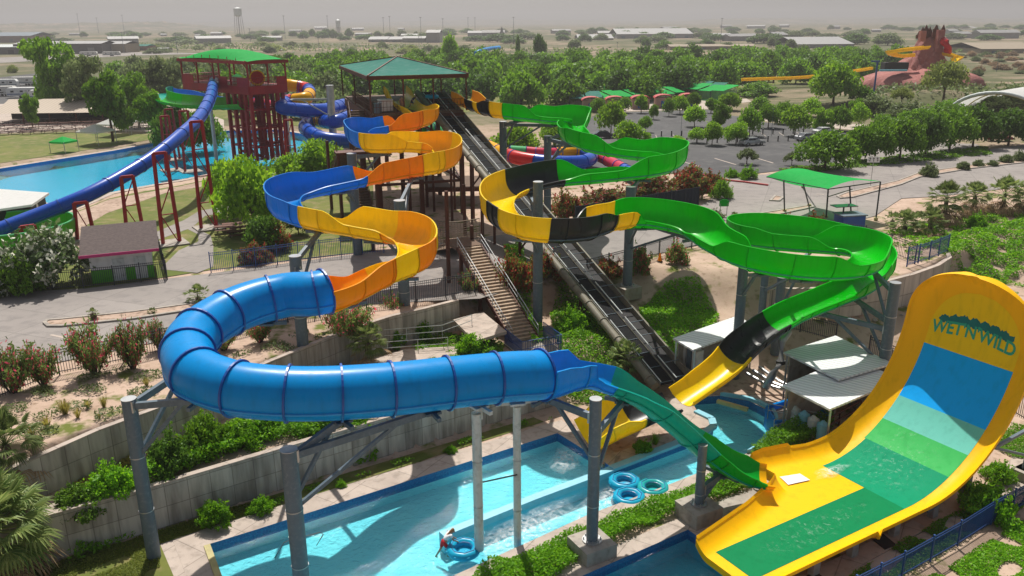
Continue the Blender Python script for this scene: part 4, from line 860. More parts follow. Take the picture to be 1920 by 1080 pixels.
def stairs(parent, A, C_, w, n, treadmat='wood', strmat='brown', rail='galv'):
    A, C_ = Vector(A), Vector(C_); d = C_-A; h = Vector((d.x, d.y, 0)).normalized(); s = Vector((-h.y, h.x, 0)); b = MB()
    for i in range(n):
        q = A+d*((i+.5)/n); b.box(tuple(q), (abs(Vector((d.x, d.y, 0)).length)/n*.99, w, .07), math.atan2(h.y, h.x)); b.box(tuple(q+h*(Vector((d.x, d.y, 0)).length/n*.48)-Vector((0, 0, abs(d.z)/n*.5))), (.04, w, abs(d.z)/n), math.atan2(h.y, h.x))
    obj('treads', b, M[treadmat], parent)
    for k in (-1, 1):
        b = MB(); b.beam(A+s*k*w/2-Vector((0, 0, .12)), C_+s*k*w/2-Vector((0, 0, .12)), .1, .42); obj('stringer', b, M[strmat], parent)
        b = MB(); b.cyl(A+s*k*w/2+Vector((0, 0, 1)), C_+s*k*w/2+Vector((0, 0, 1)), .035, n=6); b.cyl(A+s*k*w/2+Vector((0, 0, .55)), C_+s*k*w/2+Vector((0, 0, .55)), .025, n=6)
        for i in range(7): q = A.lerp(C_, i/6)+s*k*w/2; b.cyl(q, q+Vector((0, 0, 1)), .03, n=5)
        obj('handrail', b, M[rail], parent)
ts = thing('tower_stairs', 'brown zigzag stairs hanging off the left side of the canopy tower', 'stairs', P(-1, 0, 5))
stairs(ts, P(-1.2, 5, FZ), P(-1.6, -1.8, 13.6), 1.8, 16, rail='brown'); b = MB(); b.box(tuple(P(-2.6, -2.6, 13.4)), (4.4, 2, .25), math.atan2(e1.y, e1.x)); obj('landing', b, M['brown'], ts)
stairs(ts, P(-3.6, -2, 13.5), P(-3.6, 6, 9.4), 1.8, 18, rail='brown'); b = MB(); b.box(tuple(P(-2.6, 7, 9.3)), (4.4, 2, .25), math.atan2(e1.y, e1.x)); obj('landing', b, M['brown'], ts)
stairs(ts, P(-1.6, 6, 9.4), P(-1.6, -2, 5.3), 1.8, 18, rail='brown')
for a, c in ((-.6, -3.4), (-4.6, -3.4), (-4.6, 7.8), (-.6, 7.8)):
    b = MB(); b.box(tuple(P(a, c, 9.2)), (.3, .3, 8.4), .6); obj('post', b, M['brown'], ts)
b = MB(); b.box(tuple(P(1.6, 1.2, FZ+.75)), (1.4, 1.0, 1.2), .6); b.box(tuple(P(1.6, 1.2, FZ+1.4)), (1.5, 1.1, .08), .6); tag(obj('equipment_box', b, M['offwhite']), 'pale grey cabinet standing at the left corner of the tower deck', 'cabinet')
b = MB(); q = P(0.6, .5, FZ); b.cyl(q, q+Vector((0, 0, 1.0)), .42, .38, n=16); b.cyl(q+Vector((0, 0, 1.0)), q+Vector((0, 0, 1.08)), .45, n=16); tag(obj('waste_bin', b, M['steel']), 'grey round bin beside the railing of the tower deck', 'bin')
# lower wooden deck with rope bridge
lt = thing('lower_deck', 'brown timber platform under the tower at the head of the long stairs', 'platform', G(870, 452, 8))
a_ = G(872, 455, 7.4); h1 = (G(985, 640, 7.4)-a_); 
LD = [G(800, 330, 7.4), G(900, 330, 7.4), G(905, 350, 7.4), G(800, 352, 7.4)]
b = MB(); b.prism(LD, 7.2, 7.45); obj('deck', b, M['wood'], lt); b = MB()
for i in range(4): b.beam((LD[i].x, LD[i].y, 7.1), (LD[(i+1) % 4].x, LD[(i+1) % 4].y, 7.1), .25, .5)
obj('fascia', b, M['brown'], lt)
for i in range(4):
    b = MB(); b.box((LD[i].x, LD[i].y, 7.4), (.35, .35, 5.8)); obj('post', b, M['brown'], lt)
st = thing('long_stairs', 'long straight timber stairs with brown stringers down to the blue gate', 'stairs', G(985, 640, 2.6))
SA, SB = G(880, 462, 7.6), G(985, 636, 2.7); M['treadwood'] = mat_rough('tread_wood', (.42, .32, .23), (.30, .22, .16), 3, .85)
stairs(st, SA, SB, 2.3, 30, treadmat='treadwood')
hd = Vector((SB.x-SA.x, SB.y-SA.y, 0)).normalized(); sd = Vector((-hd.y, hd.x, 0))
b = MB(); b.box((SA.x-hd.x*1.6, SA.y-hd.y*1.6, 7.5), (3.2, 2.6, .25), math.atan2(hd.y, hd.x)); obj('landing', b, M['wood'], st)
for f_, zt in ((-.2, 8.9), (.08, 7.2), (.45, 5.6), (.75, 3.9)):
    for k in (-1, 1):
        q = SA+(SB-SA)*f_+sd*k*1.2; g = hz(q.x, q.y); b = MB(); b.box((q.x, q.y, (g+zt)/2), (.28, .28, zt-g), math.atan2(hd.y, hd.x)); obj('post', b, M['brown'], st)
b = MB(); LB_ = SB+hd*1.4; b.box((LB_.x, LB_.y, 1.9), (3.4, 3.6, 1.3), math.atan2(hd.y, hd.x)); tag(obj('stair_base', b, M['concrete']), 'square concrete landing block at the foot of the long stairs', 'landing')
t = thing('blue_guardrail', 'blue painted guardrail round the landing below the long stairs', 'railing', LB_)
R_ = [LB_+hd*a+sd*c+Vector((0, 0, -.12)) for a, c in ((-1.6, 1.7), (1.6, 1.7), (1.6, -1.7), (-1.6, -1.7))]; railing(t, R_, 1.25, 'bluefence', .14, .03)
rb = thing('rope_bridge', 'sagging rope net bridge strung between brown poles', 'rope bridge', G(780, 420, 6))
for q, zt, g_ in (((700, 470), 9.5, 5), ((843, 566), 13.2, 3.2), ((872, 440), 10.5, 5), ((905, 455), 11.0, 5), ((770, 400), 10, 5)):
    p = G(*q, g_); b = MB(); b.cyl((p.x, p.y, g_-.2), (p.x, p.y, zt), .2, .17, n=10); obj('pole', b, M['brown'], rb)
def net(A, C_, h0, h1, sag, n=34, m=9):
    b = MB(); f = lambda i, j: (A.lerp(C_, i/n))+Vector((0, 0, h0+(h1-h0)*j/m-sag*sin(pi*i/n)))
    for i in range(n+1): b.pipe([f(i, j) for j in range(0, m+1, 3)], .022, n=3)
    for j in range(m+1): b.pipe([f(i, j) for i in range(0, n+1, 3)], .022 if j < m else .06, n=4)
    return b
M['rope'] = mat_plain('rope', (.25, .20, .14), .9)
for a, c in (((700, 400), (850, 440)), ((720, 385), (905, 425))):
    obj('net', net(G(*a, 7.6), G(*c, 7.4), -1.2, .9, 1.4), M['rope'], rb)
b = MB(); rr = [[G(700, 400, 7.6).lerp(G(850, 440, 7.4), k)-Vector((0, 0, 1.25+1.4*sin(pi*k))), G(720, 385, 7.6).lerp(G(905, 425, 7.4), k)-Vector((0, 0, 1.25+1.4*sin(pi*k)))] for k in np.linspace(0, 1, 24)]
b.sweep(rr, closed=False); obj('walkway', b, M['wood'], rb)
# ---------------------------------------------------------------- conveyor
cv = thing('tube_conveyor', 'long straight conveyor lift with black belt and olive side pipe', 'conveyor', G(1290, 724, .9))
CA, CB = G(806, 172, 18.9), G(1262, 716, 1.0); cd = (CB-CA); ch = Vector((cd.x, cd.y, 0)).normalized(); cs = Vector((-ch.y, ch.x, 0)); CL = cd.length; cdn = cd.normalized(); cu = cs.cross(cdn)*-1
if cu.z < 0: cu = -cu
cp = lambda s, c, h: CA+cdn*s+cs*c+cu*h
# cs points to the viewer's right (downhill left): negative is the near-left side of the picture
sg = 1 if PR(cp(CL*.6, 1, 0))[0] > PR(cp(CL*.6, -1, 0))[0] else -1
cp = lambda s, c, h: CA+cdn*s+cs*(c*sg)+cu*h
def strip(c0, c1, h, th, s0=0, s1=None):
    s1 = CL if s1 is None else s1; b = MB(); b.sweep([[cp(s, c0, h), cp(s, c1, h), cp(s, c1, h-th), cp(s, c0, h-th)] for s in (s0, s1)]); return b
M['olive'] = mat_rough('olive_pipe', (.22, .20, .15), (.15, .14, .105), 1, .6)
b = MB(); b.pipe([cp(s, -1.62, -.05) for s in np.linspace(0, CL, 20)], .34, n=14); obj('side_pipe', b, M['olive'], cv, smooth=True, angle=50)
for s in np.arange(2.4, CL, 2.4): b = MB(); b.cyl(cp(s-.06, -1.62, -.05), cp(s+.06, -1.62, -.05), .40, n=14); obj('pipe_collar', b, M['olive'], cv)
obj('belt', strip(-1.15, .05, .0, .1), M['rubber'], cv); obj('return_channel', strip(.35, 1.5, -.15, .1), M['dark'], cv)
b = MB(); b.beam(cp(0, -1.2, -.15), cp(CL, -1.2, -.15), .08, .5); b.beam(cp(0, .1, -.15), cp(CL, .1, -.15), .08, .5); b.beam(cp(0, 1.7, -.1), cp(CL, 1.7, -.1), .16, .75); obj('side_frame', b, M['olive'], cv)
for s in np.arange(.8, CL, 1.7): b = MB(); b.beam(cp(s, -1.15, .03), cp(s, .1, .03), .05, .03); obj('belt_cleat', b, M['steel'], cv)
for s in np.arange(.8, CL, 1.7): b = MB(); b.beam(cp(s, .25, .28), cp(s, 1.65, .28), .05, .05); obj('rung', b, M['steel'], cv)
for c, h in ((-1.2, .32), (.2, .38)):
    b = MB(); s = 1.0
    while s < CL-.5: b.cyl(cp(s, c, h), cp(min(CL, s+4.6), c, h), .045, n=6); s += 5
    obj('rail', b, M['steelpale'], cv)
for s in np.linspace(4, CL-6, 8):
    b = MB()
    for c in (-1.3, 1.4):
        q = cp(s, c, -.5); g = hz(q.x, q.y); b.beam(q, (q.x, q.y, g-.1), .28)
    q1, q2 = cp(s, -1.3, -.5), cp(s, 1.4, -.5); g = hz(q1.x, q1.y); b.beam(q1, q2, .22, .3); b.beam((q1.x, q1.y, max(g+.4, q1.z-3)), q2, .14); obj('trestle', b, M['brown'], cv)
# ---------------------------------------------------------------- red tower
RZ = 16.2
RF = G(468, 176, RZ); ra = G(345, 165, RZ)-RF; ra = Vector((ra.x, ra.y, 0)); RLA = ra.length; ra.normalize(); rbv = Vector((-ra.y, ra.x, 0)); rbv = rbv if rbv.dot(Vector((1, 1, 0))) > 0 else -rbv; RLB = 7.0
for k in range(200):
    if PR(RF+rbv*RLB)[0] < 515: RLB += .1
Q = lambda a, c, z: at2(RF, ra, rbv, a, c, z); rang = math.atan2(ra.y, ra.x)
rt = thing('red_tower', 'tall dark red slide tower with a bright green canopy roof', 'tower', (RF.x, RF.y, 5))
b = MB(); b.prism([Q(0, 0, 0), Q(RLA, 0, 0), Q(RLA, RLB, 0), Q(0, RLB, 0)], RZ+.9, RZ+1.1); obj('deck', b, M['redpaint'], rt)
for (a, c), (a2, c2) in (((0, 0), (RLA, 0)), ((0, 0), (0, RLB)), ((RLA, 0), (RLA, RLB)), ((0, RLB), (RLA, RLB))):
    b = MB(); b.beam(Q(a, c, RZ+.45), Q(a2, c2, RZ+.45), .3, 1.3); obj('fascia', b, M['redpaint'], rt)
railing(rt, [Q(RLA, RLB, RZ+1.1), Q(RLA, 0, RZ+1.1), Q(0, 0, RZ+1.1), Q(0, RLB, RZ+1.1)], 1.3, 'redpaint', .3, .05)
for (a0_, a1_) in ((0, .16), (.3, .42), (.82, 1.0)): b = MB(); b.beam(Q(RLA*a0_, -.05, RZ+1.75), Q(RLA*a1_, -.05, RZ+1.75), .08, 1.3); obj('side_panel', b, M['redpaint'], rt)
b = MB(); b.beam(Q(0, RLB*.75, RZ+1.75), Q(0, RLB, RZ+1.75), .08, 1.3); obj('side_panel', b, M['redpaint'], rt)
RE = 21.0
for i in range(5):
    for c in (0, RLB):
        b = MB(); b.box(tuple(Q(RLA*i/4, c, (RZ+RE+1)/2)), (.22, .22, RE-RZ-1), rang); b.beam(Q(RLA*i/4, c, RE-1), Q(RLA*min(1, i/4+.06), c, RE-.1), .14); obj('roof_post', b, M['redpaint'], rt)
b = MB()
for (a, c), (a2, c2) in (((-.4, -.4), (RLA+.4, -.4)), ((-.4, -.4), (-.4, RLB+.4)), ((RLA+.4, -.4), (RLA+.4, RLB+.4)), ((-.4, RLB+.4), (RLA+.4, RLB+.4))): b.beam(Q(a, c, RE), Q(a2, c2, RE), .2, .5)
for i in range(9):
    k = i/8; zz = RE-.1+1.2*sin(pi*(.12+.76*k))**.8; b.beam(Q(RLA*k, -.3, RE+.2), Q(RLA*k, -.3, zz-.1), .09)
obj('roof_frame', b, M['redpaint'], rt)
rows = []
for k in np.linspace(-.05, 1.05, 19):
    zc = RE+.1+1.75*max(0, sin(pi*(.03+.94*min(1, max(0, k)))))**.75; zs = RE+.15
    rows.append([Q(RLA*k, c*RLB, zs+(zc-zs)*math.sqrt(max(0, 1-abs(2*c-1)**2.2))*.8+(zc-zs)*.2) for c in np.linspace(-.06, 1.06, 11)])
b = MB(); b.sweep(rows, closed=False); obj('roof_canopy', b, M['canopygreen'], rt, smooth=True)
legs = [(a, c) for a in (.6, 2.2, 3.6, 5.4, 7.4) for c in (.5, RLB*.5, RLB-.5)]+[(0.2, RLB*.75)]
for a, c in legs:
    b = MB(); b.box(tuple(Q(a, c, (5+RZ)/2)), (.5, .5, RZ-5), rang); obj('leg', b, M['redpaint'], rt)
for z_ in (7.5, 10.5, 13.5):
    b = MB()
    for c in (.5, RLB-.5): b.beam(Q(.6, c, z_), Q(7.4, c, z_), .25); b.beam(Q(.6, c, z_), Q(7.4, c, z_+2.8), .14)
    for a in (.6, 7.4): b.beam(Q(a, .5, z_), Q(a, RLB-.5, z_), .25)
    obj('brace', b, M['redpaint'], rt)
for i in range(4):
    z0_ = 5.2+2.8*i; A, C_ = (Q(1.4, RLB*.3, z0_), Q(6.6, RLB*.3, z0_+1.4)); B2, D2 = (Q(6.6, RLB*.7, z0_+1.4), Q(1.4, RLB*.7, z0_+2.8))
    for x, y in ((A, C_), (B2, D2)):
        b = MB(); n = 9
        for k in range(n): q = x.lerp(y, (k+.5)/n); b.box(tuple(q), (.6, 1.6, .08), rang)
        b.beam(x+rbv*.8, y+rbv*.8, .08, .4); b.beam(x-rbv*.8, y-rbv*.8, .08, .4); obj('stair_flight', b, M['redpaint'], rt)
q = G(430, 150, 18); q = Q(RLA*.38, RLB*.4, RZ+1.1); b = MB(); b.cyl(q, q+Vector((0, 0, 1.2)), .8, n=12); b.cyl(q+Vector((0, 0, 1.2)), q+Vector((0, 0, 1.6)), .85, .1, n=12); tag(obj('ticket_drum', b, M['offwhite']), 'white drum with a pointed lid on the red tower deck', 'drum')
b = MB(); q = Q(-.1, RLB*.45, RZ+2.1); rr = []
q2 = G(520, 158, 16.4); mp = G(493, 143, zat(G(493, 143, 17.6).x, G(493, 143, 17.6).y, 143)); mp = Q(RLA*.06, RLB*.35, RZ+2.3)
nrm = (Vector((0, 0, CAMZ))-mp); nrm.z = 0; nrm.normalize(); sdv = Vector((-nrm.y, nrm.x, 0)); t = thing('tube_mouth', 'orange round tube mouth opening on the red tower deck', 'slide entrance', mp)
b = MB(); N = 24; b.sweep([[mp+nrm*o_+sdv*r_*cos(2*pi*k/N)+Vector((0, 0, r_*sin(2*pi*k/N))) for k in range(N)] for o_, r_ in ((-1.6, 1.0), (0, 1.05), (.1, 1.25), (.02, 1.25), (-.1, 1.12), (-1.6, 1.08))], caps=False); obj('ring', b, M['amber'], t, smooth=True)
b = MB(); b.face([mp-nrm*1.5+sdv*1.0*cos(2*pi*k/N)+Vector((0, 0, 1.0*sin(2*pi*k/N))) for k in range(N)]); obj('dark_inside', b, M['red'], t)
# red trestles under the steep blue tube and others
def trestle(label, px_, pyt, pyb, w_=1.7, zb=5, lean=0):
    B_ = G(px_, pyb, zb); zt = zat(B_.x, B_.y, pyt); t = thing('red_trestle', label, 'support frame', B_, 'red steel trestles'); e = Vector((.8, .6, 0))
    for k in (-1, 1):
        b = MB(); q = B_+e*k*w_/2; b.beam(q, (q.x-e.x*k*w_*.15, q.y-e.y*k*w_*.15, zt), .3); obj('leg', b, M['redpaint'], t)
    b = MB(); b.beam((B_.x-e.x*w_*.36, B_.y-e.y*w_*.36, zt), (B_.x+e.x*w_*.36, B_.y+e.y*w_*.36, zt), .28); n = max(1, int((zt-zb)/2.6))
    for i in range(n):
        za, zc = zb+(zt-zb)*i/n, zb+(zt-zb)*(i+1)/n; s_ = 1 if i % 2 else -1
        b.beam((B_.x-e.x*w_*.45*s_, B_.y-e.y*w_*.45*s_, za), (B_.x+e.x*w_*.42*s_, B_.y+e.y*w_*.42*s_, zc), .1); b.beam((B_.x-e.x*w_*.45, B_.y-e.y*w_*.45, zc), (B_.x+e.x*w_*.45, B_.y+e.y*w_*.45, zc), .1)
    obj('bracing', b, M['redpaint'], t); b = MB(); b.box((B_.x, B_.y, zb+.08), (3.0, 3.0, .16), .6); obj('pad', b, M['concrete'], t); return t
for lab, a in (('short red trestle nearest the left edge under the blue tube', (60, 424, 470)), ('red trestle left of the restroom roof', (162, 380, 449)), ('red trestle just behind the restroom roof', (254, 331, 438)), ('tall red trestle over the footpath bend', (322, 287, 457)), ('tallest red trestle right of the footpath', (392, 228, 428)),
               ('slim red trestle behind the lagoon tree', (322, 218, 320)), ('red trestle under the green flume by the lagoon', (358, 208, 322)), ('slim red post pair seen past the coiling tubes', (548, 225, 320)), ('red post pair under the far left of the green flume', (328, 205, 300))): trestle(lab, *a)
p = G(620, 330, 5)
# ---------------------------------------------------------------- fences
def fence(name, label, pts, zb, h, mat='fence', pick=.16, post=2.4, screen=None, terrain=False, r=.018):
    W = [GT(*q, zb) if terrain else G(*q, zb) for q in pts]; t = thing(name, label, 'fence', W[0]); rails = []; pk = MB(); scr = MB(); pp = None
    for A, C_ in zip(W[:-1], W[1:]):
        L = Vector((C_.x-A.x, C_.y-A.y)).length; n = max(1, round(L/post)); rl = {}; rails.append(rl); d = Vector((C_.x-A.x, C_.y-A.y, 0)).normalized(); nn = Vector((-d.y, d.x, 0))
        for i in range(n):
            q, q2 = A.lerp(C_, i/n), A.lerp(C_, (i+1)/n)
            b = MB(); b.box((q.x, q.y, q.z+h/2+.03), (.09, .09, h+.12), math.atan2(d.y, d.x)); pp = obj('post', b, M[mat], t)
            for k in ((.12, .86, .97) if screen is None else (.05, .98)): rl.setdefault(k, MB()).beam(q+Vector((0, 0, h*k)), q2+Vector((0, 0, h*k)), .035, .045)
            if screen: scr.face([q+Vector((0, 0, .05))+nn*.03, q2+Vector((0, 0, .05))+nn*.03, q2+Vector((0, 0, h))+nn*.03, q+Vector((0, 0, h))+nn*.03])
            m = int((q2-q).length/pick)
            for k in range(1, m):
                c = q.lerp(q2, k/m); x = nn*r; y = d*r; pk.add([c-x-y+Vector((0, 0, .05)), c+x-y+Vector((0, 0, .05)), c+y+Vector((0, 0, .05)), c-x-y+Vector((0, 0, h)), c+x-y+Vector((0, 0, h)), c+y+Vector((0, 0, h))], [(0, 1, 4, 3), (1, 2, 5, 4), (2, 0, 3, 5)])
    b = MB(); q = W[-1]; b.box((q.x, q.y, q.z+h/2), (.09, .09, h+.1)); obj('post', b, M[mat], t); [obj('rail', r_, M[mat], t) for d_ in rails for r_ in d_.values()]
    if pk.v: obj('pickets', pk, M[mat], t)
    if screen: obj('screen', scr, M[screen], t)
    return t
fence('picket_fence', 'long dark picket fence behind the oleanders beside the road', [(-80, 778), (30, 735), (112, 702), (232, 678), (440, 628), (540, 604), (640, 582), (780, 566), (890, 548)], 5, 1.75)
fence('picket_fence', 'dark blue picket fence along the lawn behind the tube mouth', [(396, 511), (480, 501), (560, 490), (640, 481), (720, 474)], 5, 1.9, 'bluefence')
fence('picket_fence', 'dark picket fence running in front of the green and white restroom', [(-60, 552), (40, 547), (157, 540), (215, 535), (314, 524), (300, 476)], 5, 1.75, 'fence')
fence('picket_fence', 'picket fence behind the white oleanders at the left road edge', [(-100, 556), (-62, 553)], 5, 1.7, 'fence')
M['screen'] = mat_plain('screen_cloth', (.012, .018, .035), .8)
fence('screen_fence', 'tall dark screened fence below the red tipped hedge', [(1078, 428), (1150, 417), (1230, 401), (1309, 388)], 5, 2.5, 'fence', screen='screen', pick=.5)
fence('picket_fence', 'dark picket fence along the road behind the green S bend', [(1100, 520), (1180, 498), (1262, 472), (1330, 458)], 5, 1.7)
fence('chain_fence', 'thin wire fence climbing from the dark entrance hut to the curved wall', [(1470, 458), (1560, 448), (1620, 458), (1668, 476), (1715, 494)], 5, 1.9, 'fence', pick=.22, post=3)
fence('chain_fence', 'blue topped wire fence on the end of the curved concrete wall', [(1700, 500), (1742, 487), (1776, 473)], 5.1, 1.8, 'bluefence', pick=.14)
fence('blue_fence', 'bright blue double-railed fence crossing the bottom right corner', [(1600, 1130), (1690, 1083), (1795, 1023), (1857, 983), (1935, 940)], .1, 1.5, 'bluefence', pick=.09)
fence('picket_fence', 'black picket fence behind the left end of the sheds', [(1462, 618), (1500, 622), (1566, 640)], 2.3, 1.6)
fence('picket_fence', 'black picket fence between the leaning column and the wall slide', [(1628, 668), (1660, 682), (1700, 700)], 1.6, 1.7)
fence('picket_fence', 'black picket fence to the right behind the wall slide', [(1885, 768), (1925, 792), (1990, 830)], 0.6, 1.9)
t = thing('access_gate', 'low yellow tubular gate across the road beside the screened fence', 'gate', G(1240, 393, 5)); b = MB()
A, C_ = G(1242, 391, 5), G(1310, 375, 5)
for k in (.1, 1.15): b.beam(A+Vector((0, 0, k)), C_+Vector((0, 0, k)), .09)
for i in range(5): q = A.lerp(C_, i/4); b.beam(q, q+Vector((0, 0, 1.2)), .09)
for i in range(4): b.beam(A.lerp(C_, i/4)+Vector((0, 0, .1)), A.lerp(C_, (i+.5)/4)+Vector((0, 0, 1.15)), .06); b.beam(A.lerp(C_, (i+1)/4)+Vector((0, 0, .1)), A.lerp(C_, (i+.5)/4)+Vector((0, 0, 1.15)), .06)
obj('gate_leaf', b, M['yellowsteel'], t); b = MB(); q = G(1316, 374, 5); b.cyl(q, q+Vector((0, 0, 1.5)), .14, n=10); obj('gate_post', b, M['yellowsteel'], t)
t = thing('hand_rail', 'thin grey handrail zigzagging down the ramp above the tube', 'railing', G(780, 660, 2.6)); ptsr = [G(600, 690, 2.6), G(640, 676, 2.6), G(670, 668, 2.6), G(840, 655, 2.7), G(695, 643, 3.2), G(830, 632, 3.4), G(885, 612, 3.8)]
railing(t, ptsr[:4], 1.0, 'steelpale', 2.0, .03); railing(t, ptsr[4:], 1.0, 'steelpale', 2.0, .03)
slab([(850, 600), (905, 585), (950, 622), (890, 640)], 3.9, .04, th=.2, name='path'); slab([(600, 700), (700, 672), (760, 655), (860, 650), (870, 668), (740, 690), (640, 705)], 2.7, .04, th=.3, name='path')
# ---------------------------------------------------------------- sheds, restroom, canopies, tents
M['corr'] = mat_wave('corrugated_white', (.78, .80, .80), (.56, .58, .59), .75, radians(-52), .4)
def roof_shed(label, corners, z, th=.14, legh=None, walls=True, mat='corr', zs=None, grp=None, name='shed'):
    zs = zs or [z]*4; C4 = [G(*q, zz) for q, zz in zip(corners, zs)]; g = min(hz(c.x, c.y) for c in C4) if legh is None else z-legh
    t = thing(name, label, 'shed', (C4[0].x, C4[0].y, g), grp); b = MB(); b.add([c for c in C4]+[c-Vector((0, 0, th)) for c in C4], [(0, 1, 2, 3), (7, 6, 5, 4), (0, 4, 5, 1), (1, 5, 6, 2), (2, 6, 7, 3), (3, 7, 4, 0)]); obj('roof', b, M[mat], t)
    cen = sum(C4, Vector())/4; ins = [c.lerp(cen, .08) for c in C4]
    for c in ins:
        b = MB(); gz = hz(c.x, c.y); b.box((c.x, c.y, (gz+c.z-th)/2), (.12, .12, c.z-th-gz)); obj('post', b, M['galv'], t)
    if walls:
        b = MB()
        for i in (0, 1):
            a, c = ins[i].lerp(cen, .05), ins[(i+1) % 4].lerp(cen, .05); gz = min(hz(a.x, a.y), hz(c.x, c.y)); mx_ = min(a.z, c.z)-th-.25; b.beam((a.x, a.y, (gz+mx_)/2), (c.x, c.y, (gz+mx_)/2), .1, mx_-gz)
        obj('back_wall', b, M['concrete'], t)
    return t, ins
t, ins = roof_shed('pump shed with a white ribbed roof beside the conveyor foot', [(1262, 634), (1382, 592), (1418, 612), (1299, 656)], 3.6); 
for k in range(3):
    q = ins[0].lerp(ins[3], .2+.3*k); b = MB(); b.box((q.x+.8, q.y+1.0, 2.0), (.7, .5, 1.7), .5); obj('equipment_cabinet', b, M['offwhite' if k != 1 else 'steel'], t)
roof_shed('farther white ribbed shed roof behind the bent pipe', [(1469, 660), (1567, 629), (1674, 681), (1573, 711)], 3.75)
t, ins = roof_shed('nearest white ribbed shed roof beside the wall slide', [(1467, 722), (1598, 668), (1688, 712), (1556, 767)], 3.5)
for k in range(4):
    q = ins[0].lerp(ins[3], .15+.22*k); b = MB(); b.cyl((q.x+.6, q.y+.9, .3), (q.x+.6, q.y+.9, 1.5), .38, n=14); b.cyl((q.x+.6, q.y+.9, 1.5), (q.x+.6, q.y+.9, 1.75), .3, .08, n=14); obj('filter_tank', b, M['poolblue' if k % 2 else 'steelpale'], t, smooth=True, angle=40)
b = MB()
for k in range(3): b.pipe([G(1400+k*12, 700-k*6, .9), G(1440+k*10, 722-k*4, .9), G(1520, 745, .9)], .12, n=8)
tag(obj('pipe_run', b, M['galv']), 'bundle of grey pipes on the ground between the sheds', 'pipes')
t = thing('timber_rail', 'brown timber handrail between the hedge and the wall slide', 'railing', G(1570, 800, .5)); railing(t, [G(1552, 812, .4), G(1572, 800, .5), G(1612, 778, .7)], 1.1, 'brown', 1.5, .07)
# restroom
rs = thing('restroom', 'small white and green building with a shingle roof and magenta fascia', 'building', G(172, 534, 5)); A, B_ = G(174, 532, 5), G(290, 519, 5); e = Vector((B_.x-A.x, B_.y-A.y, 0)); LW = e.length; e.normalize(); nb = Vector((-e.y, e.x, 0)); DW = 5.6; ra_ = math.atan2(e.y, e.x); c0 = A+e*LW/2+nb*DW/2
b = MB(); b.box((c0.x, c0.y, 5.55), (LW, DW, 1.3), ra_); obj('lower_wall', b, M['lime'], rs, label='green painted lower wall')
b = MB(); b.box((c0.x, c0.y, 6.98), (LW-.01, DW-.01, 1.56), ra_); obj('upper_wall', b, M['white'], rs)
b = MB(); q = [A-e*.7-nb*.8, A+e*(LW+.7)-nb*.8, A+e*(LW+.7)+nb*(DW+.7), A-e*.7+nb*(DW+.7)]; zz = [7.8, 7.8, 8.9, 8.9]
b.add([(p.x, p.y, z_) for p, z_ in zip(q, zz)]+[(p.x, p.y, z_-.2) for p, z_ in zip(q, zz)], [(0, 1, 2, 3), (7, 6, 5, 4), (0, 4, 5, 1), (1, 5, 6, 2), (2, 6, 7, 3), (3, 7, 4, 0)]); obj('roof', b, M['shingle'], rs)
b = MB(); b.beam(Vector((q[0].x, q[0].y, 7.7))-nb*.05, Vector((q[1].x, q[1].y, 7.7))-nb*.05, .06, .26); obj('fascia', b, M['magenta'], rs)
for k, w_ in ((.45, 1.0), (.8, 1.0)):
    b = MB(); p = A+e*LW*k-nb*.02; b.box((p.x, p.y, 6.05), (w_, .06, 2.05), ra_); obj('door', b, M['steelpale'], rs)
# green shade canopy
sc_ = thing('shade_canopy', 'bright green shade canopy on tall dark posts beside the road', 'canopy', G(1550, 405, 5)); cc = [G(1437, 331, 9.2), G(1553, 354, 9.4), G(1651, 340, 9.4), G(1515, 318, 9.2)]; rid = [G(1482, 318, 10.3), G(1605, 341, 10.1)]
rows = []
for k in np.linspace(0, 1, 12).tolist():
    rowp = []; L_, R_ = cc[0].lerp(cc[1], k), cc[3].lerp(cc[2], k); mid = G(1478, 317, 10.4).lerp(G(1600, 338, 9.9), k)
    for q in np.linspace(0, 1, 9).tolist():
        p = L_*((1-q)**2)+(mid+Vector((0, 0, .5)))*(2*q*(1-q))+R_*(q*q); p.z -= .3*sin(pi*k)*abs(2*q-1)**2; rowp.append(p)
    rows.append(rowp)
b = MB(); b.sweep(rows, closed=False); obj('cloth', b, M['canopygreen'], sc_, smooth=True)
for a_, top in (((1471, 397), cc[0].lerp(cc[1], .3)), ((1517, 387), cc[0].lerp(cc[1], .62)), ((1549, 408), cc[1]), ((1597, 424), cc[1].lerp(cc[2], .4)), ((1642, 413), cc[2]), ((1505, 352), cc[3])):
    g = G(*a_, 5); b = MB(); b.cyl(g, top-Vector((0, 0, .05)), .09, n=8); obj('post', b, M['fence'], sc_)
    b = MB(); b.cyl(g, g+Vector((0, 0, .3)), .22, n=10); obj('post_footing', b, M['yellowsteel'], sc_)
b = MB(); b.beam(cc[1]-Vector((0, 0, .05)), cc[2]-Vector((0, 0, .05)), .1); b.beam(cc[0]-Vector((0, 0, .05)), cc[1]-Vector((0, 0, .05)), .08); b.beam(cc[1]-Vector((0, 0, .9)), G(1600, 340, 9.2)-Vector((0, 0, .9)), .08); obj('edge_beam', b, M['fence'], sc_)
t = thing('solar_sign', 'dark solar panel on a thin post beside the blue booth', 'solar panel', G(1577, 433, 5)); b = MB(); q = G(1577, 433, 5); b.cyl(q, q+Vector((0, 0, 2.7)), .09, n=8); obj('post', b, M['fence'], t); b = MB(); b.box((q.x, q.y, q.z+2.8), (2.6, 1.3, .08), .2); obj('panel', b, M['glass'], t)
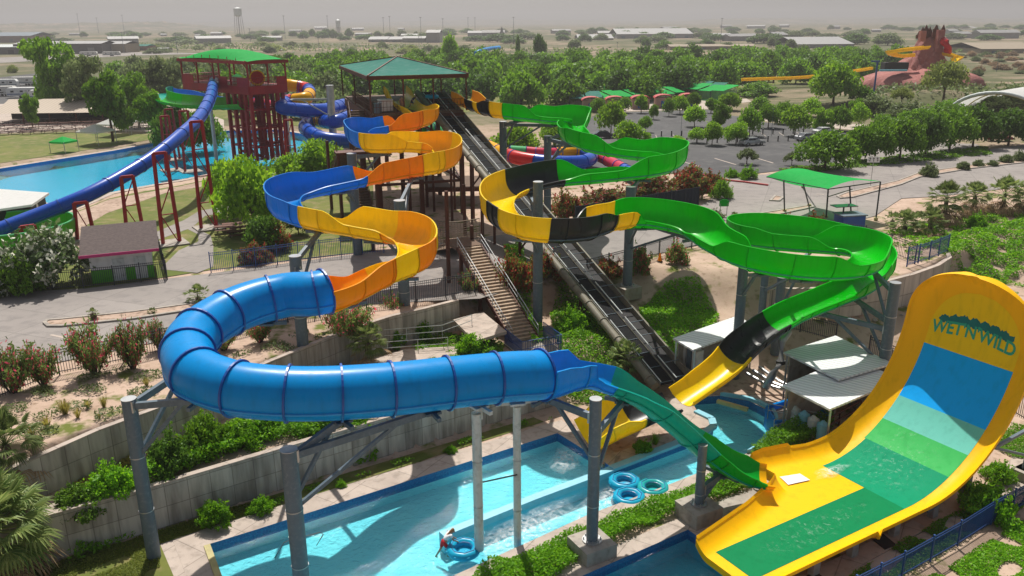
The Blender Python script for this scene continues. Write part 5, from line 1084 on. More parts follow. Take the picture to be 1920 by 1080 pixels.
t = thing('ticket_booth', 'small dark blue booth under the right end of the green canopy', 'booth', G(1590, 436, 5)); q = G(1590, 436, 5); b = MB(); b.box((q.x, q.y, 6), (2.6, 1.8, 2.0), .2); obj('body', b, M['ringblue'], t); b = MB(); b.box((q.x, q.y, 7.05), (2.9, 2.1, .12), .2); obj('roof', b, M['steel'], t)
b = MB(); b.box((q.x-.2, q.y-.92, 6.3), (1.6, .06, .8), .2); obj('window', b, M['glass'], t)
def sign(label, q, w_, h_, zc, face, cat='sign', txt=None, poles=2):
    t = thing('road_sign', label, cat, G(*q, 5)); g = G(*q, 5)
    for k in ((-1, 1) if poles == 2 else (0,)): b = MB(); b.cyl((g.x+k*w_*.35, g.y, 4.95), (g.x+k*w_*.35, g.y, 5+zc), .04, n=6); obj('post', b, M['galv'], t)
    b = MB(); b.box((g.x, g.y, 5+zc), (w_, .05, h_)); o = obj('panel', b, M[face], t); return t, g
t, g = sign('white lane arrow sign on a thin pole beyond the green canopy', (1632, 348), 1.7, .8, 3.6, 'white', poles=1)
b = MB()
for k in (-.5, 0, .5):
    b.beam((g.x+k, g.y-.035, 8.35), (g.x+k, g.y-.035, 8.75), .07, .01, upv=(0, 1, 0)); b.add([(g.x+k-.14, g.y-.04, 8.72), (g.x+k+.14, g.y-.04, 8.72), (g.x+k, g.y-.04, 8.92)], [(0, 1, 2)]); b.beam((g.x+k-.02, g.y-.035, 8.4), (g.x+k+.2*(1 if k > 0 else -1 if k < 0 else 0)-.02, g.y-.035, 8.55), .05, .01, upv=(0, 1, 0))
obj('arrows', b, M['dark'], t)
t, g = sign('small green sign on two posts at the road edge', (1356, 405), 1.1, .7, 1.5, 'dgreen')
b = MB(); b.box((g.x, g.y, 6.9), (.7, .06, .2)); obj('sign_top', b, M['dgreen'], t)
# white arch tent at right
at_ = thing('arch_tent', 'white barrel arch tent rising behind the trees at the right edge', 'tent', G(1880, 250, 5)); rows = []; rim_ = MB(); c1 = G(1862, 240, 5); c1 = Vector((c1.x, c1.y, 5)); axd = Vector((.74, .67, 0)).normalized(); crs = Vector((-axd.y, axd.x, 0))
W_ = 10.5; Hh = 7.2
for s_ in np.linspace(0, 46, 14): rows.append([c1+axd*s_+crs*(W_*cos(a))+Vector((0, 0, Hh*sin(a))) for a in np.linspace(0, pi, 22)])
b = MB(); b.sweep(rows, closed=False); obj('membrane', b, M['tent'], at_, smooth=True)
b = MB(); b.pipe(rows[0], .35, n=8); obj('arch_frame', b, M['steelpale'], at_, smooth=True)
b = MB()
for s_ in (0, 10, 20, 30): b.pipe([p+axd*s_-Vector((0, 0, .3)) for p in rows[0]], .14, n=5)
obj('inner_ribs', b, M['yellowsteel'], at_)
# long green roofed market sheds with pink kiosks
M['stripe'] = mat_wave('striped_green_roof', (.01, .42, .08), (.02, .25, .09), .28, radians(8), .6, .2)
def longshed(label, a, c, wd, mat, zt=8.0):
    A, C_ = G(*a, 5), G(*c, 5); d = Vector((C_.x-A.x, C_.y-A.y, 0)); L = d.length; d.normalize(); n_ = Vector((-d.y, d.x, 0)); t = thing('market_shelter', label, 'shelter', A); b = MB()
    n = max(2, int(L/3.6))
    for i in range(n):
        p, q = A+d*(L*i/n), A+d*(L*(i+.94)/n); o_ = .25 if i % 2 else 0
        b.add([(p.x, p.y, zt-.9+o_), (q.x, q.y, zt-.9+o_), (q.x+n_.x*wd, q.y+n_.y*wd, zt+.3+o_), (p.x+n_.x*wd, p.y+n_.y*wd, zt+.3+o_)], [(0, 1, 2, 3)])
    obj('roof', b, M[mat], t)
    for i in range(0, n+1, 3):
        p = A+d*(L*i/n); b = MB(); b.box((p.x, p.y, 6.3), (.25, .25, 3.0)); obj('post', b, M['fence'], t)
    b = MB(); b.beam(A+n_*wd*.8+Vector((0, 0, 1.3)), C_+n_*wd*.8+Vector((0, 0, 1.3)), .2, 2.6); obj('back_wall', b, M['concrete'], t); return t
longshed('long bright green striped shelter roof beyond the car park', (1130, 199), (1285, 188), 6, 'canopygreen'); longshed('grey green shelter roof at the left of the long green one', (1068, 200), (1132, 199), 6, 'canopyteal')
longshed('second green shelter roof on the right, set farther back', (1262, 184), (1356, 191), 8, 'canopygreen', 8.6); longshed('dark green shelter roof behind the right-hand bright one', (1275, 178), (1352, 182), 5, 'canopyteal', 8.6)
M['pinkwall'] = mat_rough('pink_stucco', (.42, .27, .22), (.34, .22, .18), 1, .9)
for i, (a, lab) in enumerate((((1108, 207), 'pink kiosk with a red roof edge at the left end of the green shelter'), ((1152, 206), 'pink kiosk second from the left before the shelter'), ((1200, 204), 'pink kiosk in the middle of the long shelter'), ((1243, 202), 'pink kiosk below the right end of the long shelter'), ((1290, 200), 'rightmost pink kiosk beside the second shelter'))):
    q = G(*a, 5); t = thing('kiosk', lab, 'kiosk', q); b = MB(); b.box((q.x, q.y, 6.3), (4.4, 3, 2.7)); obj('wall', b, M['pinkwall'], t)
    b = MB(); b.sweep([[(q.x+2.5*cos(a_), q.y+o_, 7.6+.9*sin(a_)) for a_ in np.linspace(0, pi, 9)]+[(q.x+2.3*cos(a_), q.y+o_, 7.6+.7*sin(a_)) for a_ in np.linspace(pi, 0, 9)] for o_ in (-1.7, 1.7)]); obj('roof', b, M['redkerb'], t)
    b = MB(); b.box((q.x, q.y-1.52, 6.1), (1.6, .06, 1.6)); obj('shutter', b, M['ringblue'], t)
def umb(label, a, r, h, mat, name='parasol', grp=None, sq=True):
    q = G(*a, 5); t = thing(name, label, 'sunshade', q, grp); b = MB(); n = 4 if sq else 8; top = q+Vector((0, 0, h+r*.35))
    ring = [q+Vector((r*cos(2*pi*i/n+.5), r*sin(2*pi*i/n+.5), h)) for i in range(n)]
    for i in range(n): b.face([ring[i], ring[(i+1) % n], top]); b.face([ring[(i+1) % n], ring[i], ring[i]-Vector((0, 0, .3)), ring[(i+1) % n]-Vector((0, 0, .3))])
    obj('canopy', b, M[mat], t)
    b = MB()
    if r > 2:
        for p in ring: b.cyl((p.x, p.y, 5), p, .06, n=5)
    else: b.cyl(q, top, .06, n=6)
    obj('frame', b, M['galv'], t)
for a, r, h, m_, lab in (((122, 285), 2.3, 2.0, 'canopygreen', 'low green sunshade on the lawn beyond the lagoon'), ((183, 270), 3.4, 2.6, 'tent', 'white pointed tent nearest the lagoon edge'), ((215, 255), 3.2, 2.6, 'tent', 'white pointed tent in the middle of the beach row'), ((240, 250), 3.2, 2.6, 'tent', 'white pointed tent right of the middle one'), ((265, 247), 3.0, 2.6, 'tent', 'white pointed tent at the right end of the beach row'),
                       ((1143, 184), 3.6, 3.0, 'canopygreen', 'little green sunshade above the left end of the green shelter'), ((1175, 182), 5, 3.0, 'canopyteal', 'flat dark shade roof behind the long green shelter')): umb(lab, a, r, h, m_)
for i, (a, lab) in enumerate((((12, 235), 'left'), ((120, 222), 'right'))):
    A = G(a[0]-20, a[1], 5); t = thing('beach_shelter', 'long beige ribbed beach shelter, the %s one of two' % lab, 'shelter', A, 'beige beach shelters'); M.setdefault('bw', mat_wave('beige_ribs', (.44, .36, .28), (.36, .29, .22), .35, 0, .7, .3)); Lx = 30 if i == 0 else 24
    b = MB(); b.add([(A.x, A.y, 7.6), (A.x+Lx, A.y+2, 7.6), (A.x+Lx-3, A.y+14, 9.8), (A.x-3, A.y+12, 9.8)], [(0, 1, 2, 3)]); obj('roof', b, M['bw'], t)
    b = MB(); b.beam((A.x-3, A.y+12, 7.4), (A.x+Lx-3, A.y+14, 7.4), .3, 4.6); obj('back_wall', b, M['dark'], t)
    for k in range(6):
        b = MB(); b.box((A.x+.3+(Lx-.6)*k/5, A.y+.3+2*k/5, 6.2), (.2, .2, 2.6)); obj('post', b, M['brown'], t)
# picnic tables and loungers under the beige shelters
def bench_proto(loc, rz):
    t = thing('picnic_table', 'dark picnic table among the rows behind the beach lawn', 'picnic table', loc, 'picnic tables behind the beach'); b = MB(); b.box((0, 0, .75), (2.2, .8, .06)); obj('top', b, M['brown'], t, world=False)
    for s_ in (-1, 1): b = MB(); b.box((0, s_*.75, .45), (2.2, .28, .05)); obj('seat', b, M['brown'], t, world=False)
    b = MB()
    for s_ in (-1, 1): b.box((s_*.8, 0, .37), (.08, 1.5, .08)); b.box((s_*.8, 0, .4), (.08, .08, .75))
    obj('frame', b, M['dark'], t, world=False); t.rotation_euler.z = rz; return t
pt = None
for r_ in range(4):
    for k in range(15):
        a = G(8+k*21-r_*6, 253-r_*6.0-k*.9+random.uniform(-1, 1), 5.03)
        if pt is None: pt = bench_proto(a, .3)
        else: dup(pt, a, random.uniform(-.3, .8))
for a in ((423, 436), (437, 431), (452, 437), (447, 445)): dup(pt, G(*a, 5), .4, label='pale picnic table in the shade of the clump beside the blue fence', group='picnic tables by the fence')
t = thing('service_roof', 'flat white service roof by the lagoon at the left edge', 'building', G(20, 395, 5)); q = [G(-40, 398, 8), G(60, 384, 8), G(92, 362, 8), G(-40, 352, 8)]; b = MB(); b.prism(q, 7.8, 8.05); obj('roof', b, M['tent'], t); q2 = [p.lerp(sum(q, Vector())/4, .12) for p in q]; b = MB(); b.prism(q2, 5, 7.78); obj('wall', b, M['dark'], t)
b = MB(); b.cyl(G(-10, 402, 7.3), G(66, 385, 7.3), .5, n=12); obj('white_duct', b, M['white'], t, smooth=True)
# ---------------------------------------------------------------- vegetation prototypes (unit radius, unit height, base at z = 0)
rng = np.random.default_rng(11)
def leafmesh(C, size, up=.35, asp=.55, jit=.35):
    """one four-sided leaf per centre; C: (n,3)"""
    n = len(C); N = rng.normal(size=(n, 3)); N[:, 2] = np.abs(N[:, 2])+up; N /= np.linalg.norm(N, axis=1)[:, None]
    A = np.cross(N, rng.normal(size=(n, 3))); A /= np.linalg.norm(A, axis=1)[:, None]+1e-9; B = np.cross(N, A)
    s = size*(1+jit*rng.uniform(-1, 1, n))[:, None]; V = np.empty((n, 4, 3))
    V[:, 0] = C-A*s; V[:, 1] = C-B*s*asp; V[:, 2] = C+A*s; V[:, 3] = C+B*s*asp
    b = MB(); b.v = V.reshape(-1, 3).tolist(); b.f = [(4*i, 4*i+1, 4*i+2, 4*i+3) for i in range(n)]; b.m = [0]*n; return b
def crown_pts(n, lobes=16, zlo=.22, flat=1.0, spread=.62, lr=(.26, .42), top=1.0):
    L = []
    for i in range(lobes):
        a = 2.4*i+rng.uniform(-.5, .5); k = math.sqrt((i+.5)/lobes); z = zlo+(top-zlo-.18)*(1-k**2*.75)*rng.uniform(.55, 1.0)
        L.append((spread*k*cos(a), spread*k*sin(a), z, rng.uniform(*lr)))
    L.append((0, 0, zlo+(top-zlo)*.5, .4)); P_ = []
    w_ = np.array([l[3]**2 for l in L]); w_ /= w_.sum()
    for l, k in zip(L, w_):
        m = int(n*k)+1; d = rng.normal(size=(m, 3)); d /= np.linalg.norm(d, axis=1)[:, None]; r = l[3]*rng.uniform(.35, 1.08, m)**.5*(1+.18*np.sin(d[:, 0]*7+d[:, 1]*9))
        P_.append(np.stack([l[0]+d[:, 0]*r, l[1]+d[:, 1]*r, l[2]+d[:, 2]*r*.62*flat], 1))
    return np.concatenate(P_), L
def trunk_mesh(L, zl=.3, r=.05, split=True):
    b = MB(); b.pipe([(0, 0, -.03), (.01, .01, zl*.5), (0, .01, zl)], [r, r*.8, r*.62], n=7)
    for l in L[:9]:
        b.pipe([(0, .01, zl*.8), (l[0]*.45, l[1]*.45, (zl+l[2])*.5), (l[0]*.85, l[1]*.85, l[2])], [r*.5, r*.32, r*.12], n=5)
    return b
PROTO = {}
def proto(kind, var, leaf):
    key = (kind, var, leaf)
    if key in PROTO: return PROTO[key]
    base = (kind, var)
    if base not in PROTO:
        L = None
        if kind == 'tree': P_, L = crown_pts(5200, 17, .25); cb = leafmesh(P_, .052); tb = trunk_mesh(L, .3, .045)
        elif kind == 'far': P_, L = crown_pts(2600, 14, .12, lr=(.3, .46)); cb = leafmesh(P_, .078); tb = trunk_mesh(L, .2, .04)
        elif kind == 'lolly': P_, L = crown_pts(3600, 13, .36, spread=.52, lr=(.3, .44)); cb = leafmesh(P_, .06); tb = trunk_mesh(L, .42, .035)
        elif kind == 'airy': P_, L = crown_pts(2600, 20, .3, spread=.75, lr=(.16, .3)); cb = leafmesh(P_, .05); tb = trunk_mesh(L, .3, .05)
        elif kind == 'poplar':
            L = [(.55*rng.uniform(.2, 1)*cos(2.4*i), .55*rng.uniform(.2, 1)*sin(2.4*i), rng.uniform(.2, .88), rng.uniform(.2, .36)) for i in range(22)]; P_ = []
            for l in L:
                m = int(230*(l[3]/.28)**2); d = rng.normal(size=(m, 3)); d /= np.linalg.norm(d, axis=1)[:, None]; r = l[3]*rng.uniform(.2, 1.1, m)**.5; P_.append(np.stack([l[0]+d[:, 0]*r, l[1]+d[:, 1]*r, l[2]+d[:, 2]*r*.42], 1))
            P_ = np.concatenate(P_); cb = leafmesh(P_, .05); tb = trunk_mesh(L, .4, .05)
        elif kind == 'bush':
            P_, L = crown_pts(4200, 18, .0, .9, spread=.78, lr=(.14, .42)); L2_ = []
            for i in range(26):
                a, k = rng.uniform(0, 2*pi), rng.uniform(.2, 1.05); m = 55; t_ = rng.uniform(.4, 1.05, m); e_ = rng.uniform(.5, 1.05)*(1.1-.5*k); L2_.append(np.stack([k*cos(a)*t_, k*sin(a)*t_, e_*t_**1.3], 1)+rng.normal(size=(m, 3))*.045)
            P_ = np.concatenate([P_]+L2_); P_[:, 2] = np.abs(P_[:, 2]); cb = leafmesh(P_, .058); tb = trunk_mesh(L, .2, .03)
        elif kind == 'oleander':
            C = []; tb = MB()
            for i in range(26):
                a, k = rng.uniform(0, 2*pi), math.sqrt(rng.uniform(.02, 1)); ex, ey, ez = .95*k*cos(a), .95*k*sin(a), rng.uniform(.6, 1.0)*(1-.35*k); 
                tb.pipe([(ex*.12, ey*.12, 0), (ex*.5, ey*.5, ez*.55), (ex, ey, ez)], [.018, .014, .006], n=4)
                m = 125; t_ = rng.uniform(.3, 1.04, m); C.append(np.stack([ex*t_**1.1, ey*t_**1.1, ez*t_], 1)+rng.normal(size=(m, 3))*np.array([.085, .085, .05]))
            C = np.concatenate(C); C[:, 2] = np.abs(C[:, 2]); cb = leafmesh(C, .06, up=.1, asp=.32)
        elif kind == 'tuft':
            cb = MB(); tb = None
            for i in range(130):
                a, l = rng.uniform(0, 2*pi), rng.uniform(.5, 1.0); k = rng.uniform(.15, 1); w_ = .02; dx, dy = cos(a), sin(a); px_, py_ = -dy*w_, dx*w_; x0, y0 = dx*.15*k, dy*.15*k
                cb.add([(x0-px_, y0-py_, 0), (x0+px_, y0+py_, 0), (x0+dx*k*.55*l+px_*.7, y0+dy*k*.55*l+py_*.7, l*.75), (x0+dx*k*.55*l-px_*.7, y0+dy*k*.55*l-py_*.7, l*.75), (dx*k*l*.95, dy*k*l*.95, l*(.95-.35*k))], [(0, 1, 2, 3), (3, 2, 4)])
        PROTO[base] = (cb, tb)
    cb, tb = PROTO[base]; me = bpy.data.meshes.new('crown'); me.from_pydata(cb.v, [], cb.f); me.materials.append(M[leaf]); tm = None
    if tb is not None and tb.v:
        tm = bpy.data.meshes.new('trunk'); tm.from_pydata(tb.v, [], tb.f); tm.materials.append(M['bark']); tm.polygons.foreach_set('use_smooth', [True]*len(tm.polygons))
    PROTO[key] = (me, tm); return PROTO[key]
def plant(name, cat, kind, leaf, label, p, w_, h_, var=None, group=None, parts=('crown', 'trunk')):
    me, tm = proto(kind, random.randrange(3) if var is None else var, leaf)
    t = thing(name, label, cat, p, group); t.scale = (w_/2, w_/2*random.uniform(.88, 1.1), h_); t.rotation_euler.z = random.uniform(0, 6.28)
    c = bpy.data.objects.new(parts[0], me); COL.objects.link(c); c.parent = t
    if tm is not None: c = bpy.data.objects.new(parts[1], tm); COL.objects.link(c); c.parent = t
    return t
def mpp(p): return (Vector(p)-Vector(CAMP.tolist())).dot(Vector(_fw.tolist()))/FPX     # metres per photo pixel there
def veg(name, cat, kind, leaf, items, group=None, z=None, parts=('crown', 'trunk')):
    for it in items:
        lab, px_, py_, wp, hp = it[:5]; p = GT(px_, py_, z); s = mpp(p); plant(name, cat, kind, it[5] if len(it) > 5 else leaf, lab, p-Vector((0, 0, .05)), wp*s, hp*s*1.03, group=group, parts=parts)
BP = ('foliage', 'stems')
veg('oleander_bush', 'bush', 'oleander', 'L_ole', [
    ('pink flowering oleander at the left edge in front of the picket fence', 25, 735, 110, 105), ('pink oleander with bare lower stems second from the left edge', 82, 722, 75, 85), ('tall pink oleander between the median tip and the tube bend', 180, 700, 110, 112), ('greenish oleander with few flowers just left of the tube bend', 250, 690, 85, 105), ('thin oleander half behind the tube bend', 300, 655, 50, 70),
    ('pink oleander seen through the inside of the tube bend', 420, 655, 75, 60), ('pale stemmed oleander right of the one inside the tube bend', 488, 640, 70, 65), ('dark red flowering oleander right of the column by the tube mouth', 655, 635, 95, 85), ('red flowering bush before the picket fence under the orange bend', 735, 600, 70, 60), ('sparse oleander left of the timber stairs', 880, 560, 50, 60)], parts=BP)
veg('photinia_bush', 'bush', 'bush', 'L_olr', [
    ('red tipped bush right of the long stairs', 962, 548, 80, 80), ('red tipped bush under the black and yellow bend', 1025, 520, 70, 60), ('dark red bush right of the conveyor by the fence', 1138, 520, 60, 46), ('red flowering shrub left of the concrete block column', 1195, 510, 55, 60, 'L_ole'), ('red flowering shrub before the fence right of the block column', 1268, 492, 50, 46, 'L_ole'),
    ('reddish hedge bush at the left of the dark screen', 1062, 412, 70, 60), ('reddish hedge bush behind the middle of the dark screen', 1130, 398, 110, 55), ('orange red hedge bush behind the right of the dark screen', 1215, 385, 110, 60), ('orange red hedge bush right of the big green turn', 1290, 372, 100, 62), ('bright red bush at the right end of the hedge by the drive', 1335, 358, 62, 40),
    ('round rusty red bush below the green shade canopy', 1478, 432, 56, 34), ('second rusty red bush touching the blue booth', 1528, 436, 60, 40), ('reddish shrub on the lawn behind the tube mouth fence', 520, 470, 60, 60), ('reddish shrub at the end of the lawn fence', 480, 492, 60, 45)], parts=BP)
veg('round_bush', 'bush', 'bush', 'L_weed', [
    ('green bush tucked behind the straight tube below the ramp', 885, 672, 70, 50), ('bright bush right of the column under the orange bend', 790, 640, 45, 45), ('low bright bush left of that column base', 742, 650, 40, 40), ('bright weed clump on the bank right of the blue guardrail', 1075, 620, 70, 50), ('green shrub at the end of the red hedge by the drive', 1352, 372, 40, 44, 'L_tree'),
    ('bright clipped bush on the slope above the catch pool fence', 1850, 965, 105, 75), ('bushy green clump beside the right plinth', 1872, 900, 60, 44), ('small yellow green bush beside the exit trough', 1205, 845, 40, 26), ('small green weed bush on the grass below the lower wall', 405, 985, 70, 52), ('pale weed bush beside the pool deck left of the nearest column', 490, 960, 50, 36),
    ('little green plant on the path edge under the beams', 640, 912, 20, 16), ('small shrub in the strip right of the white columns', 845, 848, 26, 16), ('round yellow green shrub at the gate end of the drive', 1372, 332, 30, 18), ('small grey green shrub on the right median, nearest', 1742, 330, 38, 26, 'L_grey'), ('second grey green shrub along the right median', 1806, 318, 28, 16, 'L_grey'), ('third shrub along the right median', 1834, 312, 20, 16, 'L_grey'), ('fourth shrub along the right median', 1861, 311, 22, 14, 'L_grey'), ('fifth shrub along the right median', 1886, 305, 26, 16, 'L_grey'), ('last shrub on the right median at the photo edge', 1912, 302, 28, 22, 'L_grey'),
    ('grey green shrub beside the small green sign', 1338, 412, 44, 24, 'L_grey'), ('small bush in the road island behind the red kerb', 1402, 335, 40, 26), ('low shrub on the sandy bank top right of the palms', 1830, 425, 40, 28)], parts=BP)
veg('white_oleander', 'bush', 'bush', 'L_olw', [('big white flowering bush at the left of the restroom', 92, 535, 160, 115), ('white flowering bush cut by the left edge', 5, 545, 110, 100), ('darker green bush between the white flowering ones', 45, 550, 90, 80, 'L_tree')], parts=BP)
# bank planting between the terraces
for lab, x, y, w_, h_, lf in (('leafy bush nearest the palm on the middle terrace', 150, 960, 95, 60, 'L_tree'), ('bright bush on the middle terrace left of the far left column', 215, 925, 100, 70, 'L_weed'), ('dark tall bush on the middle terrace between the two near columns', 320, 880, 100, 85, 'L_dark'), ('rounded bush on the middle terrace under the tube', 385, 850, 100, 85, 'L_tree'), ('bright bush on the middle terrace left of the second column', 450, 835, 90, 60, 'L_weed'), ('big bright bush under the tube bend beam', 500, 815, 90, 50, 'L_weed'), ('low bush below the straight tube on the wall top', 600, 805, 90, 34, 'L_weed'), ('smaller low bush on the wall top near the beams', 670, 795, 60, 24, 'L_weed')):
    p = GT(x, y, 2.4); s = mpp(p); plant('terrace_bush', 'bush', 'bush', lf, lab, p-Vector((0, 0, .1)), w_*s, h_*s, parts=BP)
def inpx(pts, z): return [(p.x, p.y) for p in (G(a, c, z) for a, c in pts)]
def cover(name, label, pts, z, hgt, dens, size, leaf, lump=.5, up=.4, asp=.5, thr=None, world=False):
    P_ = pts if world else inpx(pts, z); X0, Y0 = min(p[0] for p in P_), min(p[1] for p in P_); X1, Y1 = max(p[0] for p in P_), max(p[1] for p in P_)
    n = int((X1-X0)*(Y1-Y0)*dens); X, Y = rng.uniform(X0, X1, n), rng.uniform(Y0, Y1, n); k = inpoly(X, Y, P_)
    ph = rng.uniform(0, 6, 4); f = .5+.25*np.sin(X*1.9+ph[0]+1.3*np.sin(Y*1.1+ph[1]))+.25*np.sin(Y*2.3+ph[2]+1.1*np.sin(X*1.4+ph[3]))
    if thr is not None: k &= f > thr
    X, Y, f = X[k], Y[k], f[k]; Z = height(X, Y); hh = hgt*(1-lump+lump*f); t_ = rng.uniform(0, 1, len(X))**.5
    C = np.stack([X, Y, Z+hh*t_], 1); b = leafmesh(C, size, up=up, asp=asp); o = obj(name, b, M[leaf]); o['kind'] = 'stuff'; o['label'] = label; o['category'] = 'ground cover'; return o
cover('hedge', 'bright trimmed hedge band between the channel deck and the catch pool', [(860, 1110), (905, 1062), (1010, 1030), (1110, 985), (1250, 930), (1370, 885), (1420, 900), (1400, 915), (1300, 950), (1200, 990), (1090, 1045), (1040, 1085), (1000, 1110)], .1, .75, 520, .085, 'L_weed', .75)
cover('hedge', 'dense clipped hedge above the start of the yellow rim', [(1405, 862), (1440, 835), (1500, 806), (1555, 796), (1562, 812), (1530, 830), (1470, 855), (1425, 868)], .1, 1.5, 620, .09, 'L_weed', .3)
cover('ground_cover', 'dense low planting filling the terrace between the two retaining walls', [(110, 985), (180, 920), (260, 885), (400, 815), (505, 780), (600, 775), (720, 775), (700, 805), (600, 815), (490, 835), (300, 905), (180, 960)], 2.5, 1.3, 190, .12, 'L_weed', .8, thr=.12)
cover('ground_cover', 'green weeds on the bank between the stairs and the conveyor', [(1030, 590), (1060, 560), (1110, 560), (1150, 600), (1190, 650), (1180, 690), (1120, 700), (1060, 690), (1045, 640)], 2.6, .8, 130, .12, 'L_weed', .8)
cover('ground_cover', 'rounded weed patch on the sand right of the conveyor', [(1190, 600), (1200, 560), (1250, 540), (1310, 540), (1350, 570), (1340, 595), (1290, 610), (1240, 625)], 3.5, .55, 150, .12, 'L_weed', .8)
cover('ground_cover', 'small bright lawn of weeds below the ramp path', [(770, 640), (810, 615), (880, 612), (930, 640), (900, 660), (840, 668), (790, 665)], 3.2, .45, 170, .1, 'L_weed', .8)
cover('ground_cover', 'long bushes on the slope above the straight tube', [(830, 690), (870, 660), (920, 640), (945, 655), (940, 680), (880, 700)], 2.6, 1.0, 170, .12, 'L_weed', .6)
cover('ground_cover', 'creeping green cover rolling down the right slope', [(1690, 462), (1800, 440), (1860, 428), (1990, 400), (1990, 452), (1900, 478), (1870, 505), (1812, 500), (1785, 478), (1750, 470)], 5, .7, 75, .15, 'L_weed', .8, thr=.22)
cover('ground_cover', 'scattered weeds on the sandy slope at right', [(1700, 420), (1990, 380), (1990, 540), (1860, 560), (1780, 500), (1650, 480)], 5, .3, 60, .12, 'L_weed', .8, thr=.72)
cover('ground_cover', 'green weeds beneath the palms by the right road', [(1640, 445), (1700, 425), (1990, 380), (1990, 400), (1850, 428), (1700, 450)], 5, .4, 60, .14, 'L_weed', .8, thr=.5)
cover('ground_cover', 'bright green bank beyond the bottom right fence', [(1650, 1130), (1800, 1050), (1900, 985), (2000, 930), (2050, 1050), (1900, 1150)], .1, .35, 520, .075, 'L_weed', .9, thr=.18)
cover('ground_cover', 'rough green verge between the paving and the blue fence', [(1560, 1120), (1600, 1075), (1700, 1010), (1790, 960), (1860, 950), (1930, 920), (1930, 945), (1850, 985), (1790, 1022), (1690, 1082), (1620, 1120)], .1, .35, 480, .07, 'L_weed', .9, thr=.3)
cover('ground_cover', 'grass behind the wall slide at the right edge', [(1860, 830), (1900, 790), (2000, 800), (2000, 860), (1900, 850)], .3, .3, 300, .08, 'L_weed', .8)
sheet('lawn', [(-100, 1200), (0, 1085), (110, 1052), (290, 998), (420, 955), (1000, 782), (1020, 790), (480, 962), (388, 990), (300, 1020), (420, 1300)], M['grass'], z=0, dz=-.015)
M['L_lawn'] = mat_leaf('leaf_lawn', (.13, .19, .02), (.27, .31, .05), .4)
cover('ground_cover', 'thin grass on the bottom left ground below the lower wall', [(0, 1130), (80, 1060), (280, 1000), (420, 955), (520, 930), (500, 950), (390, 990), (295, 1022), (310, 1130)], 0, .14, 900, .045, 'L_lawn', .9, thr=.2)
cover('ground_cover', 'weeds in the strip between the lower wall and the pool deck', [(480, 950), (620, 905), (760, 862), (900, 815), (1030, 775), (1035, 788), (900, 826), (700, 888), (500, 955)], 0, .35, 260, .07, 'L_weed', .9, thr=.62)
cover('ground_cover', 'yellow green creeper spilling over the upper wall top', [(20, 868), (120, 830), (180, 805), (250, 780), (345, 742), (350, 752), (250, 792), (180, 818), (100, 850), (30, 880)], 4.9, .3, 260, .08, 'L_yel', .8, thr=.35)
cover('ground_cover', 'sparse weeds on the soil between the fence and the upper wall', [(0, 830), (0, 760), (110, 715), (240, 690), (330, 660), (330, 730), (200, 790), (60, 850)], 5, .35, 90, .09, 'L_grey', .9, thr=.62)
cover('ground_cover', 'grassy weeds behind the tube bend on the soil', [(400, 680), (520, 640), (640, 600), (640, 640), (560, 680), (480, 700)], 5, .35, 80, .1, 'L_grey', .9, thr=.55)
cover('ground_cover', 'green ivy tumbling beside the long stairs', [(945, 480), (975, 470), (1000, 560), (1030, 600), (1000, 610), (960, 540)], 4.2, .9, 130, .12, 'L_weed', .8)
cover('ground_cover', 'green undergrowth along the car park edge trees', [(1460, 318), (1620, 300), (1850, 275), (1860, 290), (1640, 312), (1480, 328)], 5, .4, 22, .22, 'L_tree', .9, thr=.3)
cover('ground_cover', 'mass of brush on the slope below the red rock castle', [(1640, 185), (1700, 165), (1800, 175), (1940, 172), (1940, 215), (1800, 205), (1640, 205)], 6, 2.5, 2.2, .5, 'L_grey', .9, thr=.45)
veg('grass_tuft', 'grass', 'tuft', 'L_yel', [('yellow grass tuft, biggest of the bed left of the far left column', 122, 775, 55, 36), ('yellow grass tuft right of the biggest', 146, 782, 34, 24), ('yellow grass tuft nearest the far left column', 195, 762, 36, 26), ('yellow tuft middle of the bed', 165, 764, 28, 20), ('yellow tuft at the bed front edge', 187, 784, 16, 14), ('dry tuft beside the left palm', 88, 800, 44, 26), ('dry tuft under the left palm fronds', 60, 815, 50, 26), ('dry tuft below the far picket fence', 275, 722, 30, 20),
    ('green tuft at the small round bed by the exit trough', 1228, 833, 44, 28, 'L_weed')], parts=('blades', 'stems'))
